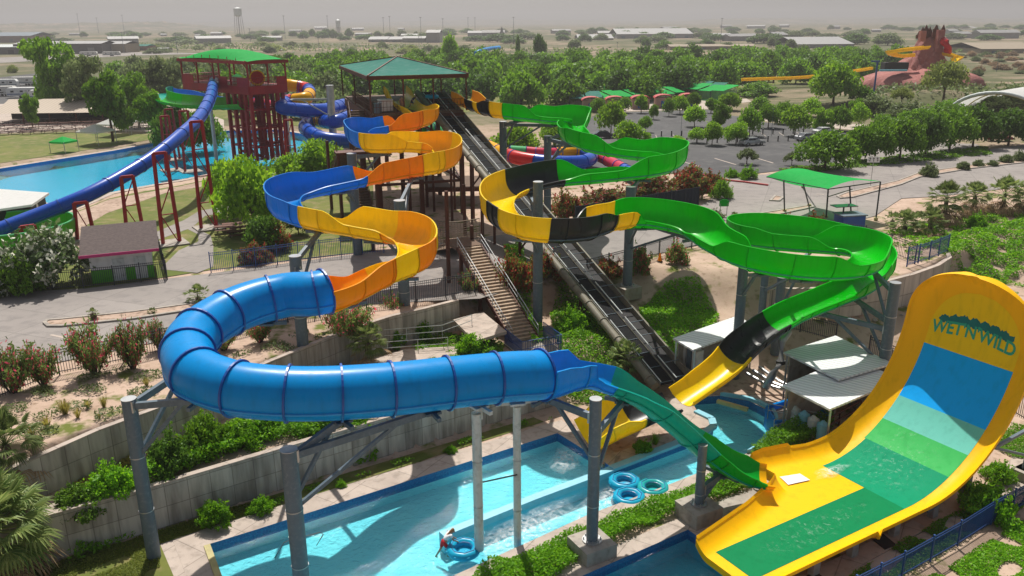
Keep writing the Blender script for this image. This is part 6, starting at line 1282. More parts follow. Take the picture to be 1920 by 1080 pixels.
# ---------------------------------------------------------------- palms
def fan(b, base, az, el, ln, r, nb=15, droop=.3):
    """petiole and a fan of pleated blades"""
    d = Vector((cos(az)*cos(el), sin(az)*cos(el), sin(el))); hub = base+d*ln; s = Vector((-sin(az), cos(az), 0)); u = s.cross(d).normalized()
    b.pipe([base, base+d*ln*.5+Vector((0, 0, .02)), hub], [.022*r, .016*r, .012*r], n=4)
    for k in range(nb):
        a = (k/(nb-1)-.5)*2.5; e = (d*cos(a)+s*sin(a)).normalized(); L_ = r*(1-.18*abs(a)); w_ = .05*r; n_ = e.cross(u).normalized(); m = hub+e*L_*.6+u*.04*r; tip = hub+e*L_-Vector((0, 0, droop*r*(.5+random.random()*.6)))
        b.add([hub, m-n_*w_, m+n_*w_, tip, m+u*.035*r], [(0, 1, 4), (0, 4, 2), (1, 3, 4), (4, 3, 2)])
def palm(label, p, ht, r, nf=36, dead=24, tr=.28, group=None):
    t = thing('fan_palm', label, 'palm tree', p, group); b = MB(); b.pipe([p-Vector((0, 0, .2)), p+Vector((.03, 0, ht*.5)), p+Vector((0, 0, ht))], [tr, tr*.85, tr*.8], n=10); obj('trunk', b, M['bark'], t)
    top = p+Vector((0, 0, ht)); b = MB()
    for i in range(nf):
        k = i/nf; fan(b, top, 2.4*i, radians(85-105*k+random.uniform(-10, 10)), r*random.uniform(.4, .72), r*random.uniform(.34, .5), droop=.15+.4*k)
    obj('crown', b, M['L_palm'], t)
    if dead:
        b = MB()
        for i in range(dead): fan(b, top-Vector((0, 0, .15*r+random.random()*ht*.25)), 2.4*i+1, radians(-15-random.uniform(0, 60)), r*random.uniform(.45, .8), r*random.uniform(.36, .55), nb=9, droop=.6)
        obj('dead_skirt', b, M['L_dead'], t)
    return t
for lab, x, y, w_, h_, tf, dd, z in (('huge fan palm at the bottom left corner', -4, 1100, 250, 190, .62, 40, 0), ('half dead palm on the soil above the upper wall at the left edge', 12, 850, 150, 70, .25, 34, 5), ('tiny palm on the left median', 176, 600, 26, 24, .55, 4, 5), ('small shrubby palm on the left median', 286, 588, 22, 18, .1, 6, 5), ('dry palm on the median behind the top of the tube', 372, 565, 56, 40, .2, 26, 5),
        ('young bright palm right of the retaining wall by the ramp', 690, 655, 90, 45, .3, 10, 3.2), ('palm with a brown skirt left of the conveyor foot', 1172, 706, 78, 60, .6, 34, 1.2), ('young palm left end of the roadside palm row', 1695, 436, 64, 44, .35, 10, 5), ('palm second in the roadside palm row', 1672, 425, 40, 34, .35, 6, 5), ('dead skirted palm third in the roadside row', 1742, 438, 70, 48, .4, 34, 5), ('tall palm in the middle of the roadside row', 1768, 420, 84, 68, .65, 40, 5), ('palm right of the tallest in the roadside row', 1822, 408, 64, 62, .65, 34, 5), ('broad palm near the right edge of the roadside row', 1878, 400, 80, 58, .6, 40, 5), ('last palm of the roadside row cut by the right edge', 1925, 400, 70, 60, .6, 34, 5), ('small dark palm beside the young palm on the road bank', 1715, 425, 46, 30, .3, 8, 5),
        ('dead palm stump with brown fronds beneath the near column', 1145, 800, 60, 40, .3, 40, 0), ('small palm by the blue water beyond the coils', 516, 300, 26, 22, .5, 14, 5), ('second small palm by the water beyond the coils', 552, 296, 24, 20, .5, 14, 5), ('yucca like plant beside the small green sign', 1377, 408, 22, 16, .1, 6, 5)):
    p = GT(x, y, z); s = mpp(p); palm(lab, p, h_*s*tf, w_*s*.5, 120 if w_ > 200 else 46 if w_ > 60 else 26, int(dd*(1.8 if dd > 30 and w_ < 200 else 1)))
# ---------------------------------------------------------------- trees
veg('tree', 'tree', 'tree', 'L_bright', [
    ('bright broad tree left of the blue bend, nearest the restroom', 478, 440, 150, 150), ('bright tree behind the tops of the blue and orange bends', 608, 350, 135, 90), ('bright tree by the pale mast under the red tower', 432, 405, 110, 112), ('bright tree filling the gap right of the red tower legs', 555, 345, 100, 62), ('lime green tree standing highest beyond the car park', 1562, 195, 112, 82), ('bright tree behind the first green run', 965, 305, 110, 75), ('bright spreading tree left of the S bend', 1040, 275, 80, 50)])
veg('tree', 'tree', 'tree', 'L_tree', [
    ('dark bush like tree below the bright ones left of the blue bend', 500, 470, 90, 70, 'L_dark'), ('dark tree between the lagoon and the red legs', 330, 300, 90, 105, 'L_dark'), ('tree against the far side of the red legs', 385, 290, 90, 90), ('dark tree under the orange bend beyond the fence', 560, 440, 60, 60, 'L_dark')])
veg('tree', 'tree', 'poplar', 'L_tree', [('tall ragged tree at the left above the beige shelters', 110, 215, 120, 140), ('tall ragged tree second from the left', 165, 222, 100, 115, 'L_grey'), ('leafy tree in front of the beach tents', 212, 265, 120, 130), ('round tree in front of the beige shelters', 62, 240, 52, 64), ('yellow green tree above the white pointed tents', 262, 240, 100, 100), ('greyish tree left of the green flume', 310, 200, 120, 90, 'L_grey'), ('leaning tree at the right of the lagoon', 292, 265, 100, 95), ('tree far left beyond the vehicles', 90, 170, 50, 55)])
veg('tree', 'tree', 'airy', 'L_palo', [('airy yellow green tree in front of the red rock castle', 1768, 190, 104, 82), ('airy green tree among the low hedge at the left of the castle slope', 1690, 196, 50, 36)])
# car park trees: each its own crown
cp_ = [(1145, 253, 58, 56), (1178, 278, 62, 46), (1210, 248, 26, 28), (1213, 278, 24, 28), (1302, 238, 42, 36), (1306, 268, 40, 26), (1272, 280, 32, 24), (1335, 272, 44, 40), (1350, 242, 40, 46), (1380, 270, 46, 40), (1405, 255, 50, 48), (1440, 240, 44, 44), (1490, 255, 60, 52), (1540, 248, 46, 42), (1575, 245, 44, 46), (1610, 238, 40, 40), (1120, 210, 30, 26), (1168, 212, 30, 26), (1202, 212, 34, 32), (1225, 224, 18, 28), (1254, 218, 26, 30), (1275, 214, 34, 34), (1300, 206, 34, 30), (1333, 212, 30, 26), (1368, 208, 44, 34), (1425, 215, 44, 30), (1468, 232, 50, 40), (1520, 222, 46, 34), (1603, 222, 40, 34), (1400, 308, 40, 30), (1484, 310, 30, 26)]
for i, (x, y, w_, h_) in enumerate(cp_):
    p = G(x, y, 5); s = mpp(p); lf = 'L_bright' if i in (0, 1, 4, 5, 12, 7, 13) or i % 3 == 0 else 'L_tree'
    if i >= 29: lf = 'L_grey'
    named = {0: 'rounded lime green tree nearest the green S bend in the car park', 1: 'lime green tree just below the rounded one in the car park', 4: 'flat topped bright tree by the middle of the car park', 12: 'wide bright tree with a clear trunk near the parked silver car', 29: 'sparse young tree alone on the front edge of the asphalt', 30: 'sparse sapling beside the green canopy on the asphalt'}
    plant('car_park_tree', 'tree', 'airy' if i >= 29 else ('lolly', 'tree', 'lolly', 'poplar', 'tree')[i % 5] if i not in (0, 1, 4) else 'lolly', lf, named.get(i, 'small bright green tree planted in the car park rows'), p, w_*s*1.2, h_*s*1.12, group='small trees of the car park')
veg('mulberry_tree', 'tree', 'tree', 'L_tree', [('wide low tree leftmost of the row along the road', 1546, 318, 128, 78), ('second tree of the roadside row', 1612, 302, 80, 72), ('third tree of the roadside row', 1640, 302, 90, 80), ('fourth tree of the roadside row', 1686, 299, 100, 84, 'L_tree'), ('fifth tree of the roadside row', 1735, 292, 90, 80, 'L_dark'), ('sixth tree of the roadside row', 1780, 282, 100, 82), ('seventh tree of the roadside row before the white tent', 1824, 276, 100, 84, 'L_dark'), ('last tree of the roadside row at the right edge', 1890, 272, 100, 70, 'L_dark'),
    ('tree behind the gap of the roadside row', 1660, 262, 80, 50), ('tree behind the roadside row left of the tent', 1720, 250, 90, 50), ('tree up the slope behind the row', 1790, 240, 90, 46)])
veg('scrub_tree', 'bush', 'bush', 'L_grey', [('grey green thicket at the foot of the castle slope, left', 1640, 215, 80, 36), ('thicket at the foot of the castle slope, middle', 1700, 222, 90, 34), ('thicket on the castle slope, right', 1770, 222, 80, 34, 'L_tree'), ('thicket beside the white tent', 1840, 205, 90, 36), ('thicket above the white tent', 1900, 195, 80, 36), ('low thicket left of the yellow flume', 1350, 178, 70, 24), ('thicket under the yellow flume', 1420, 180, 90, 26, 'L_tree'), ('thicket right of the lime tree', 1615, 190, 50, 30, 'L_tree')], parts=BP)
# the wood: every tree its own thing
FG = 'trees of the wood behind the slides'; placed = []
def wood(poly, n, dmin, wr, hr, label, leafs, kind='far', group=FG, nm='wood_tree', cat='tree'):
    P_ = inpx(poly, 5); X0, Y0 = min(p[0] for p in P_), min(p[1] for p in P_); X1, Y1 = max(p[0] for p in P_), max(p[1] for p in P_); k = 0; tries = 0
    while k < n and tries < 20000:
        tries += 1; x, y = random.uniform(X0, X1), random.uniform(Y0, Y1)
        if not inpoly(np.array([x]), np.array([y]), P_)[0]: continue
        if any((x-a)**2+(y-c)**2 < dmin**2 for a, c in placed[-400:]): continue
        placed.append((x, y)); plant(nm, cat, kind, random.choice(leafs), label, (x, y, hz(x, y)-.1), random.uniform(*wr)*1.08, random.uniform(*hr), group=group); k += 1
wood([(900, 212), (1130, 203), (1300, 182), (1350, 172), (1650, 150), (1720, 128), (1640, 118), (1200, 122), (900, 124), (520, 128), (500, 165), (640, 180)], 215, 6.5, (11, 15), (8, 11.5), 'dense dark green tree in the wood behind the slide towers', ['L_tree', 'L_tree', 'L_dark', 'L_tree'])
wood([(200, 205), (330, 190), (520, 230), (640, 240), (640, 185), (500, 150), (340, 140), (220, 150)], 44, 6.5, (9, 13), (8, 11), 'grey green tree in the wood left of the red tower', ['L_grey', 'L_tree', 'L_grey'], group='trees of the wood left of the red tower')
veg('tree', 'tree', 'lolly', 'L_bright', [('pale tree sticking above the wood right of the teal canopy', 845, 135, 40, 68), ('small dark tree above the wood beside the pale one', 905, 118, 16, 32, 'L_tree'), ('thin tree above the wood near the middle', 971, 112, 12, 44, 'L_tree'), ('dark twin topped tree above the wood', 1012, 118, 34, 52, 'L_dark')])
cover('ground_cover', 'belt of far scrub in front of the desert', [(0, 92), (200, 84), (700, 86), (1300, 98), (1900, 96), (1900, 101), (1300, 106), (700, 100), (200, 94), (0, 100)], 5, 3.5, .05, 1.3, 'L_grey', .9, thr=.45)
veg('desert_tree', 'tree', 'far', 'L_grey', [('far tree %s' % s, x, y, w_, h_, l_) for s, x, y, w_, h_, l_ in (
    ('left of the small water tower, darkest', 585, 70, 16, 17, 'L_dark'), ('just right of the darkest one', 612, 71, 26, 18, 'L_dark'), ('in the clump before the small water tower', 625, 72, 20, 18, 'L_dark'), ('right of the small water tower', 654, 70, 22, 16, 'L_dark'), ('alone right of the small water tower', 692, 71, 10, 8, 'L_grey'), ('near the white church dome', 730, 72, 22, 12, 'L_dark'), ('between the far light masts', 755, 70, 26, 12, 'L_grey'), ('by the pale warehouse', 780, 70, 14, 12, 'L_grey'),
    ('big and pale in front of the far factory', 1077, 92, 30, 20, 'L_grey'), ('dark and lone by the far factory', 1211, 88, 22, 17, 'L_dark'), ('wide and green right of the lone dark one', 1245, 92, 40, 18, 'L_tree'), ('low behind the green one', 1300, 90, 50, 12, 'L_grey'), ('beside the far factory end', 1362, 92, 30, 14, 'L_grey'), ('round before the white hall', 1446, 88, 22, 20, 'L_grey'), ('dark beside the white hall', 1459, 90, 14, 14, 'L_dark'), ('tall before the white hall', 1482, 92, 26, 20, 'L_grey'), ('under the white hall wall', 1506, 94, 24, 12, 'L_grey'),
    ('low bush on the sand right of the castle', 1797, 93, 12, 8, 'L_dark'), ('on the far left hill foot', 85, 78, 46, 16, 'L_grey'), ('long green behind the left warehouse', 120, 80, 50, 10, 'L_grey'), ('pale near the big water tower', 350, 82, 60, 8, 'L_grey'), ('dark spot near the left road', 255, 92, 14, 8, 'L_dark'))])
wood([(0, 135), (60, 125), (330, 118), (340, 140), (200, 150), (60, 158)], 14, 6, (4, 8), (3, 5.5), 'low desert shrub on the sand behind the left trees', ['L_grey', 'L_palo'], 'bush', 'desert shrubs behind the left trees', 'desert_shrub', 'shrub')
wood([(0, 96), (500, 84), (900, 92), (900, 102), (500, 100), (0, 106)], 40, 9, (6, 14), (3, 6), 'low desert shrub in the dusty plain on the left', ['L_grey', 'L_grey', 'L_palo'], 'bush', 'shrubs of the dusty plain', 'desert_shrub', 'shrub')
wood([(1800, 150), (1950, 135), (1950, 98), (1800, 100)], 34, 6, (3, 7), (1.5, 3.5), 'low desert shrub on the sand right of the castle', ['L_grey', 'L_dead'], 'bush', 'shrubs right of the castle', 'desert_shrub', 'shrub')
# ---------------------------------------------------------------- people and tubes
def skin_part(name, chains, mat, parent, sub=2):
    """chains: lists of (point, radius) sharing first points; one continuous skinned surface"""
    vs, es, rs = [], [], []; idx = {}
    for ch in chains:
        prev = None
        for p, r in ch:
            k = tuple(round(x, 3) for x in p)
            if k not in idx: idx[k] = len(vs); vs.append(p); rs.append(r)
            i = idx[k]
            if prev is not None and prev != i: es.append((prev, i))
            prev = i
    me = bpy.data.meshes.new(name); me.from_pydata([tuple(v) for v in vs], es, []); me.materials.append(M[mat]); o = bpy.data.objects.new(name, me); COL.objects.link(o)
    md = o.modifiers.new('skin', 'SKIN'); md.use_smooth_shade = True
    for i, r in enumerate(rs): q = me.skin_vertices[0].data[i]; q.radius = (r, r); q.use_root = (i == 0)
    o.modifiers.new('sub', 'SUBSURF').levels = sub; o.modifiers['sub'].render_levels = sub
    if parent: o.parent = parent
    return o
def person(label, p, rz, pose='stand', top='shirt', bottom='shorts', hair='hairdark', skin='skin', longhair=False, s=1.0):
    bend = 0.0 if pose == 'stand' else radians(48); ps = Vector((0, 0, .92)); 
    def T(x, f, u):        # torso coordinates pitched forward about the hips; +y forward
        return (x, ps.y+f*cos(bend)+u*sin(bend), ps.z+u*cos(bend)-f*sin(bend))
    pel, ch_, nk, hd_ = T(0, 0, 0), T(0, 0, .34), T(0, 0, .52), T(0, .03, .68)
    if pose == 'stand': feet = [((-.10, 0, .84), (-.11, .02, .48), (-.12, 0, .08), (-.12, .12, .03)), ((.10, 0, .84), (.11, .03, .48), (.13, .02, .08), (.13, .14, .03))]; hands = [((-.19, 0, .46), (-.26, .0, .18), (-.25, .10, -.06)), ((.19, 0, .46), (.26, .0, .18), (.25, .14, -.02))]
    else: feet = [((-.10, 0, .84), (-.12, -.12, .46), (-.14, -.40, .08), (-.14, -.28, .03)), ((.10, 0, .84), (.12, .20, .50), (.13, .12, .10), (.13, .24, .04))]; hands = [((-.19, 0, .46), (-.22, .26, .36), (-.16, .50, .42)), ((.19, 0, .46), (.22, .26, .36), (.16, .50, .40))]
    root = thing('person', label, 'person', p); root.rotation_euler.z = rz; root.scale = (s, s, s)
    ch = [[(pel, .13), (T(0, 0, .17), .12), (ch_, .15), (nk, .06), (T(0, .01, .60), .075), (hd_, .095), (T(0, .03, .76), .07)]]
    for f in feet: ch.append([(pel, .13), (f[0], .095), (f[1], .062), (f[2], .042), (f[3], .035)])
    for h in hands:
        a, b_, c = T(*h[0]), T(*h[1]), T(*h[2]); d = (Vector(c)-Vector(b_)).normalized(); e = Vector((1, 0, 0)); w0 = Vector(c)+d*.09
        ch.append([(ch_, .15), (a, .06), (b_, .042), (c, .028), (tuple(w0), .03)])
        for k in range(4):
            q = w0+e*(.024*(k-1.5)); l_ = (.06, .07, .066, .05)[k]; ch.append([(tuple(w0), .03), (tuple(q+d*.02), .010), (tuple(q+d*(.02+l_*.5)-Vector((0, 0, .008))), .009), (tuple(q+d*(.02+l_)-Vector((0, 0, .022))), .008)])
        ch.append([(tuple(w0), .03), (tuple(w0-d*.03+e*(.045 if h[0][0] < 0 else -.045)), .011), (tuple(w0+d*.01+e*(.06 if h[0][0] < 0 else -.06)), .009)])
    body = skin_part('body', ch, skin, root)
    face = MB(); f0 = Vector(T(0, .125, .685)); 
    for k in (-1, 1): face.box(tuple(f0+Vector((k*.033, 0, .018))), (.018, .012, .012))
    face.box(tuple(f0+Vector((0, .012, -.005))), (.018, .03, .035)); face.box(tuple(f0+Vector((0, .0, -.04))), (.045, .012, .01)); obj('face_features', face, M['hairdark'], root, world=False)
    skin_part('shirt', [[(T(0, 0, .05), .145), (T(0, 0, .2), .14), (T(0, 0, .36), .165), (T(0, 0, .47), .10)]]+[[(T(0, 0, .36), .165), (T(*h[0]), .085), (tuple(Vector(T(*h[0])).lerp(Vector(T(*h[1])), .55)), .07)] for h in hands], top, root)
    skin_part('trousers', [[(pel, .155), (T(0, 0, .1), .14)]]+[[(pel, .155), (f[0], .115), (tuple(Vector(f[0]).lerp(Vector(f[1]), .75)), .088)] for f in feet], bottom, root)
    hc = [[(T(0, -.01, .80), .08), (T(0, -.03, .72), .098), (T(0, -.07, .64), .07)]]
    if longhair: hc.append([(T(0, -.07, .64), .07), (T(.02, -.10, .52), .055), (T(.03, -.1, .42), .035)])
    skin_part('hair', hc, hair, root); return root
p = G(833, 1050, -.95); p.z = -.95
gt = G(868, 1020, -.3); dv_ = gt-G(833, 1050, -.95); person('lifeguard in white shirt and red shorts bending to push a blue tube in the pool', Vector((p.x, p.y, -.78)), math.atan2(-dv_.x, dv_.y), 'bend', 'shirt', 'shorts', 'hair', longhair=True, s=1.1)
person('bare armed bather in pale clothes standing at the left of the tower deck slide', Vector((*P(4.4, 3.2, 0)[:2], FZ)) if False else at2(F0, e1, e2, 3.4, .9, FZ), 2.6, 'stand', 'skin', 'skin')
person('person in dark clothes standing over the turquoise tube on the tower deck', at2(F0, e1, e2, 7.6, 4.4, FZ), 2.9, 'stand', 'darkcloth', 'darkcloth')
person('person in navy clothes leaning to the turquoise tube on the tower deck', at2(F0, e1, e2, 5.2, 4.0, FZ), -1.2, 'bend', 'darkcloth', 'darkcloth')
def raft(label, p, rz=0, mat='vinyl', s=1.0, tilt=0):
    t = thing('inner_tube', label, 'inflatable tube', p, 'blue inflatable tubes with rope grips'); t.rotation_euler = (tilt, 0, rz); t.scale = (s, s, s)
    R0, r0 = .72, .27; b = MB(); N1, N2 = 40, 14; rr = []
    for i in range(N1+1):
        a = 2*pi*i/N1; kk = 1+.02*cos(8*a); rr.append([((R0*kk+r0*cos(c))*cos(a), (R0*kk+r0*cos(c))*sin(a), r0+r0*.95*sin(c)) for c in [2*pi*j/N2 for j in range(N2)]])
    b.sweep(rr, caps=False); obj('ring', b, M[mat], t, smooth=True, world=False)
    b = MB(); b.face([((R0-.1)*cos(2*pi*i/24), (R0-.1)*sin(2*pi*i/24), .12) for i in range(24)]); obj('floor', b, M[mat], t, world=False)
    b = MB(); oc = [((R0+.03)*cos(2*pi*i/8), (R0+.03)*sin(2*pi*i/8), r0*1.97) for i in range(9)]; b.pipe(oc, .022, n=6); ic = [((R0-r0*.8)*cos(2*pi*i/24), (R0-r0*.8)*sin(2*pi*i/24), r0*1.5) for i in range(25)]; b.pipe(ic, .02, n=5); obj('grip_rope', b, M['ringblue'], t, world=False)
    b = MB()
    for i in range(8): a = 2*pi*i/8+.2; b.box(((R0+r0*.92)*cos(a), (R0+r0*.92)*sin(a), r0*1.25), (.09, .14, .05), a)
    obj('handles', b, M[mat], t, world=False); return t
for lab, x, y, m_, s in (('blue tube beside the lifeguard, left of the white column', 869, 1022, 'vinyl', .95), ('blue tube nearest the divider in the group of three', 1171, 897, 'vinyl', 1.0), ('blue tube lowest in the group of three', 1180, 926, 'vinyl', 1.0), ('teal tube at the right of the group of three', 1225, 909, 'vinylg', 1.0)):
    q = G(x, y, .1); raft(lab, Vector((q.x, q.y, -.42)), random.random(), m_, s)
q = at2(F0, e1, e2, 6.6, 3.4, FZ); raft('turquoise tube lying on the tower deck between two people', q, 0, 'vinylg', 1.0, radians(25))
q = cp(2.2, -.55, .1); raft('dark tube riding at the head of the conveyor', q, .4, 'vinyl', .85)
# pool ladder rail
t = thing('grab_rail', 'bent steel grab rail standing in the pool behind the nearest column', 'railing', G(545, 1020, -.3)); b = MB()
for dx in (0, ): b.pipe([G(515, 1046, -.6), G(532, 1018, .3), G(540, 1014, .45), G(600, 998, .45), G(606, 1002, .35), G(594, 1022, -.6)], .03, n=6)
obj('tube', b, M['galv'], t, smooth=True)
b = MB(); a, c = G(388, 1022, .05), G(420, 1110, .05); b.beam((a.x, a.y, -.1), (c.x, c.y, -.1), .34, .36); tag(obj('yellow_kerb', b, M['yellowsteel']), 'yellow painted edge of the pool at the bottom left', 'pool edge')
b = MB(); a, c = G(1345, 752, .3), G(1402, 768, .3); b.beam(a, c, .3, .25); tag(obj('yellow_beam', b, M['yellowsteel']), 'yellow foam beam lying at the back of the round start basin', 'beam')
t = thing('traffic_cone', 'dark striped traffic cone on the road behind the fence', 'cone', G(1237, 490, 5)); q = G(1237, 490, 5); b = MB(); b.cyl(q, q+Vector((0, 0, .8)), .24, .05, n=12); obj('cone', b, M['orange'], t); b = MB(); b.box((q.x, q.y, 5.03), (.5, .5, .05)); obj('base', b, M['dark'], t)
# ---------------------------------------------------------------- vehicles
def car(label, p, rz, col, L=4.5, W=1.8, Hh=1.45, name='parked_car', van=False):
    t = thing(name, label, 'car' if not van else 'van', p); t.rotation_euler.z = rz
    pr_ = [(-L/2, .35), (-L/2, .85), (-L*.46, .95), (-L*.34, Hh*.72), (-L*.22, Hh), (L*.12, Hh), (L*.25, .95), (L*.45, .82), (L/2, .6), (L/2, .35)] if not van else [(-L/2, .4), (-L/2, Hh), (-L*.47, Hh+.08), (L*.3, Hh+.08), (L*.42, 1.3), (L/2, 1.1), (L/2, .4)]
    b = MB(); rr = []
    for y, k in ((-W/2, .94), (-W/2+.06, 1), (W/2-.06, 1), (W/2, .94)): rr.append([(x, y*(1 if z < 1 else .86), .35+(z-.35)*k) for x, z in pr_])
    b.sweep(rr); obj('body', b, M[col], t, world=False)
    b = MB()
    for s_ in (-1, 1): b.box((-L*.06, s_*W*.455, Hh*.8), (L*.42, .05, Hh*.22))
    b.beam((L*.13, 0, Hh*.97), (L*.25, 0, .98), W*.74, .05); b.beam((-L*.23, 0, Hh*.97), (-L*.36, 0, .98), W*.74, .05); obj('windows', b, M['glass'], t, world=False)
    for x in (-L*.31, L*.31):
        for s_ in (-1, 1):
            b = MB(); b.cyl((x, s_*(W/2-.2), .33), (x, s_*(W/2+.01), .33), .33, n=16); w0 = obj('wheel', b, M['dark'], t, world=False); b = MB(); b.cyl((x, s_*(W/2+.0), .33), (x, s_*(W/2+.02), .33), .19, n=12); obj('rim', b, M['galv'], w0, world=False)
    for s_ in (-1, 1): b = MB(); b.box((L/2-.04, s_*W*.36, .68), (.1, .35, .14)); obj('headlight', b, M['white'], t, world=False)
    return t
M['silver'] = mat_plain('silver_paint', (.42, .43, .45), .25, .5); M['blackpaint'] = mat_plain('black_paint', (.03, .03, .035), .2); M['whitepaint'] = mat_plain('white_car', (.7, .7, .7), .25); M['redpaintcar'] = mat_plain('dark_red_car', (.2, .02, .02), .25)
for lab, x, y, r_, c in (('silver saloon car parked under the trees in the middle of the car park', 1410, 272, .3, 'silver'), ('dark car at the far left of the car park', 1132, 259, .1, 'blackpaint'), ('silver car half hidden at the right of the car park', 1512, 263, .4, 'silver'), ('white car behind the half hidden silver one', 1545, 252, .3, 'whitepaint'), ('dark red car seen under the roadside row by the tent', 1872, 264, -.2, 'redpaintcar')): car(lab, G(x, y, 5.02), r_, c)
def trailer(label, p, rz, L, mat='white', band='steel'):
    t = thing('camper_trailer', label, 'trailer', p); t.rotation_euler.z = rz; b = MB()
    b.sweep([[(-L/2, y, .6), (-L/2, y, 2.7), (-L/2+.5, y, 3.1), (L/2-.6, y, 3.1), (L/2, y, 2.3), (L/2-.1, y, .6)] for y in (-1.2, 1.2)]); obj('body', b, M[mat], t, world=False)
    b = MB(); b.box((0, -1.22, 1.2), (L*.94, .04, .25)); obj('stripe', b, M[band], t, world=False)
    for x in (-L*.3, 0, L*.28): b = MB(); b.box((x, -1.22, 2.0), (.9, .04, .55)); obj('window', b, M['glass'], t, world=False)
    b = MB(); b.box((L*.15, -1.23, 1.6), (.7, .04, 1.8)); obj('door', b, M['offwhite'], t, world=False)
    for x in (-.5, .5):
        for s_ in (-1, 1): b = MB(); b.cyl((x, s_*1.0, .4), (x, s_*1.22, .4), .4, n=12); obj('wheel', b, M['dark'], t, world=False)
for lab, x, y, r_, L, m_, bd_ in (('white camper trailer behind the beige shelters, right end', 112, 193, .1, 10, 'white', 'steel'), ('white camper beside the right-end one, rounded front', 82, 188, .25, 7, 'white', 'bluefence'), ('blue striped camper in the middle of the yard', 45, 183, .15, 9, 'white', 'bluefence'), ('long low grey camper roof farther back', 55, 160, .05, 13, 'offwhite', 'steel'), ('camper at the far left edge of the yard', 5, 180, .1, 9, 'offwhite', 'dark'), ('camper second row left', 10, 165, .2, 9, 'white', 'steel'), ('small white box trailer by the yard entrance', 100, 176, .5, 5, 'white', 'steel'),
        ('white box truck body left of the row before the long warehouse', 76, 100, 0, 9, 'white', 'steel'), ('white box truck body second before the long warehouse', 138, 100, 0, 8, 'white', 'steel'), ('small trailer right before the warehouse', 167, 105, .1, 12, 'offwhite', 'steel'), ('trailer far right before the warehouse', 210, 105, .1, 12, 'offwhite', 'steel')): trailer(lab, G(x, y, 5.02), r_, L, m_, bd_)
# ---------------------------------------------------------------- red rock castle with yellow flumes
def lumpy(cx, cy, rx, ry, z0, h, seed, n=40, m=14, noise=.16, flat=.5):
    r_ = np.random.default_rng(seed); ph = r_.uniform(0, 6, 8); rows = []
    for j in range(m+1):
        k = j/m; row = []
        for i in range(n):
            a = 2*pi*i/n; q = 1+noise*(sin(3*a+ph[0]+k*2)+.6*sin(7*a+ph[1]+k*5)+.4*sin(13*a+ph[2]-k*6)); rr_ = (1-(k*.995)**3.2)**.55 if flat < 0 else (1-k)**flat
            row.append((cx+rx*q*rr_*cos(a), cy+ry*q*rr_*sin(a), z0+h*k*(1+.06*sin(5*a+ph[3]))))
        rows.append(row)
    b = MB(); b.sweep(rows, closed=True, caps=False); return b
ck = thing('rock_castle', 'red fake-rock castle mound with a spiked crown top', 'rock castle', G(1700, 140, 14)); cb_ = G(1728, 160, 8); cx_, cy_ = cb_.x, cb_.y; zg = hz(cx_, cy_)
s = mpp((cx_, cy_, 12))
def cpos(px_, dy=0): # world x offset for a photo column at castle depth
    return (px_-960)*s*(1+dy/cy_)
CY = cy_
zq = lambda x, y, dy=0: zat(cpos(x, dy), CY+dy, y)
g_ = hz(cpos(1728), CY)-1.5
b = lumpy(cpos(1728, 4), CY+4, 116*s, 15, g_, zq(1728, 132, -6)-g_, 3, flat=-1, noise=.06); obj('base_rock', b, M['rock'], ck, smooth=True, angle=60)
b = lumpy(cpos(1722, 8), CY+8, 72*s, 11, g_+2, zq(1722, 106, 0)-g_-2, 6, flat=.5, noise=.1); obj('front_rock', b, M['rock'], ck, smooth=True, angle=60)
zt = zq(1740, 60, 4)
b = lumpy(cpos(1738, 6), CY+6, 46*s, 8, g_+3, zq(1740, 82, 4)-g_-3, 8, flat=.55, noise=.14); obj('shoulder_rock', b, M['rock'], ck, smooth=True, angle=60)
b = lumpy(cpos(1740, 5), CY+5, 27*s, 5, g_+5, zt-g_-5, 5, flat=-1, noise=.07); obj('tower_rock', b, M['rock'], ck, smooth=True, angle=60)
for i, (x_, y_) in enumerate(((1722, 52), (1733, 48), (1746, 49), (1752, 48), (1760, 48), (1740, 52), (1716, 60))):
    zz = zat(cpos(x_, 2), CY+2, y_); b = MB(); b.box((cpos(x_, 2), CY+2+1.5*(i % 2), (zt-1.8+zz-.8)/2), (1.0, 1.0, zz-.8-zt+1.8), .3*i); b.cyl((cpos(x_, 2), CY+2+1.5*(i % 2), zz-.8), (cpos(x_, 2), CY+2+1.5*(i % 2), zz+.3), .5, .05, n=6); obj('spire', b, M['brown'], ck)
for x0, x1, y0, y1 in ((1718, 1728, 58, 78), (1750, 1762, 56, 98)):
    z0_, z1_ = zat(cpos(x0, .2), CY+.2, y1), zat(cpos(x0, .2), CY+.2, y0); b = MB(); b.box(((cpos(x0, .2)+cpos(x1, .2))/2, CY+.2, (z0_+z1_)/2), ((x1-x0)*s, 1.6, z1_-z0_)); obj('tower_wall', b, M['rock'], ck)
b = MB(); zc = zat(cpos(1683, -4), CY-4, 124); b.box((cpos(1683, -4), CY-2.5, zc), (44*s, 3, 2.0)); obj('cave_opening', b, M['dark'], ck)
def kw(px_, py_, dy, L=1.6, Q=1.6): x = cpos(px_); return (x*(1+dy/CY), CY+dy, zat(x*(1+dy/CY), CY+dy, py_), L, Q)
t = thing('yellow_flume', 'yellow flume sweeping round the upper left of the rock castle', 'water slide', (cpos(1700), CY, 15)); flume(t, [kw(1735, 92, -3), kw(1700, 96, -6), (kw(1672, 100, -5)), kw(1668, 104, -1), kw(1690, 108, 1), kw(1715, 106, 0)], [(0, 'yellow')], R=1.2, film=False, step=1.2)
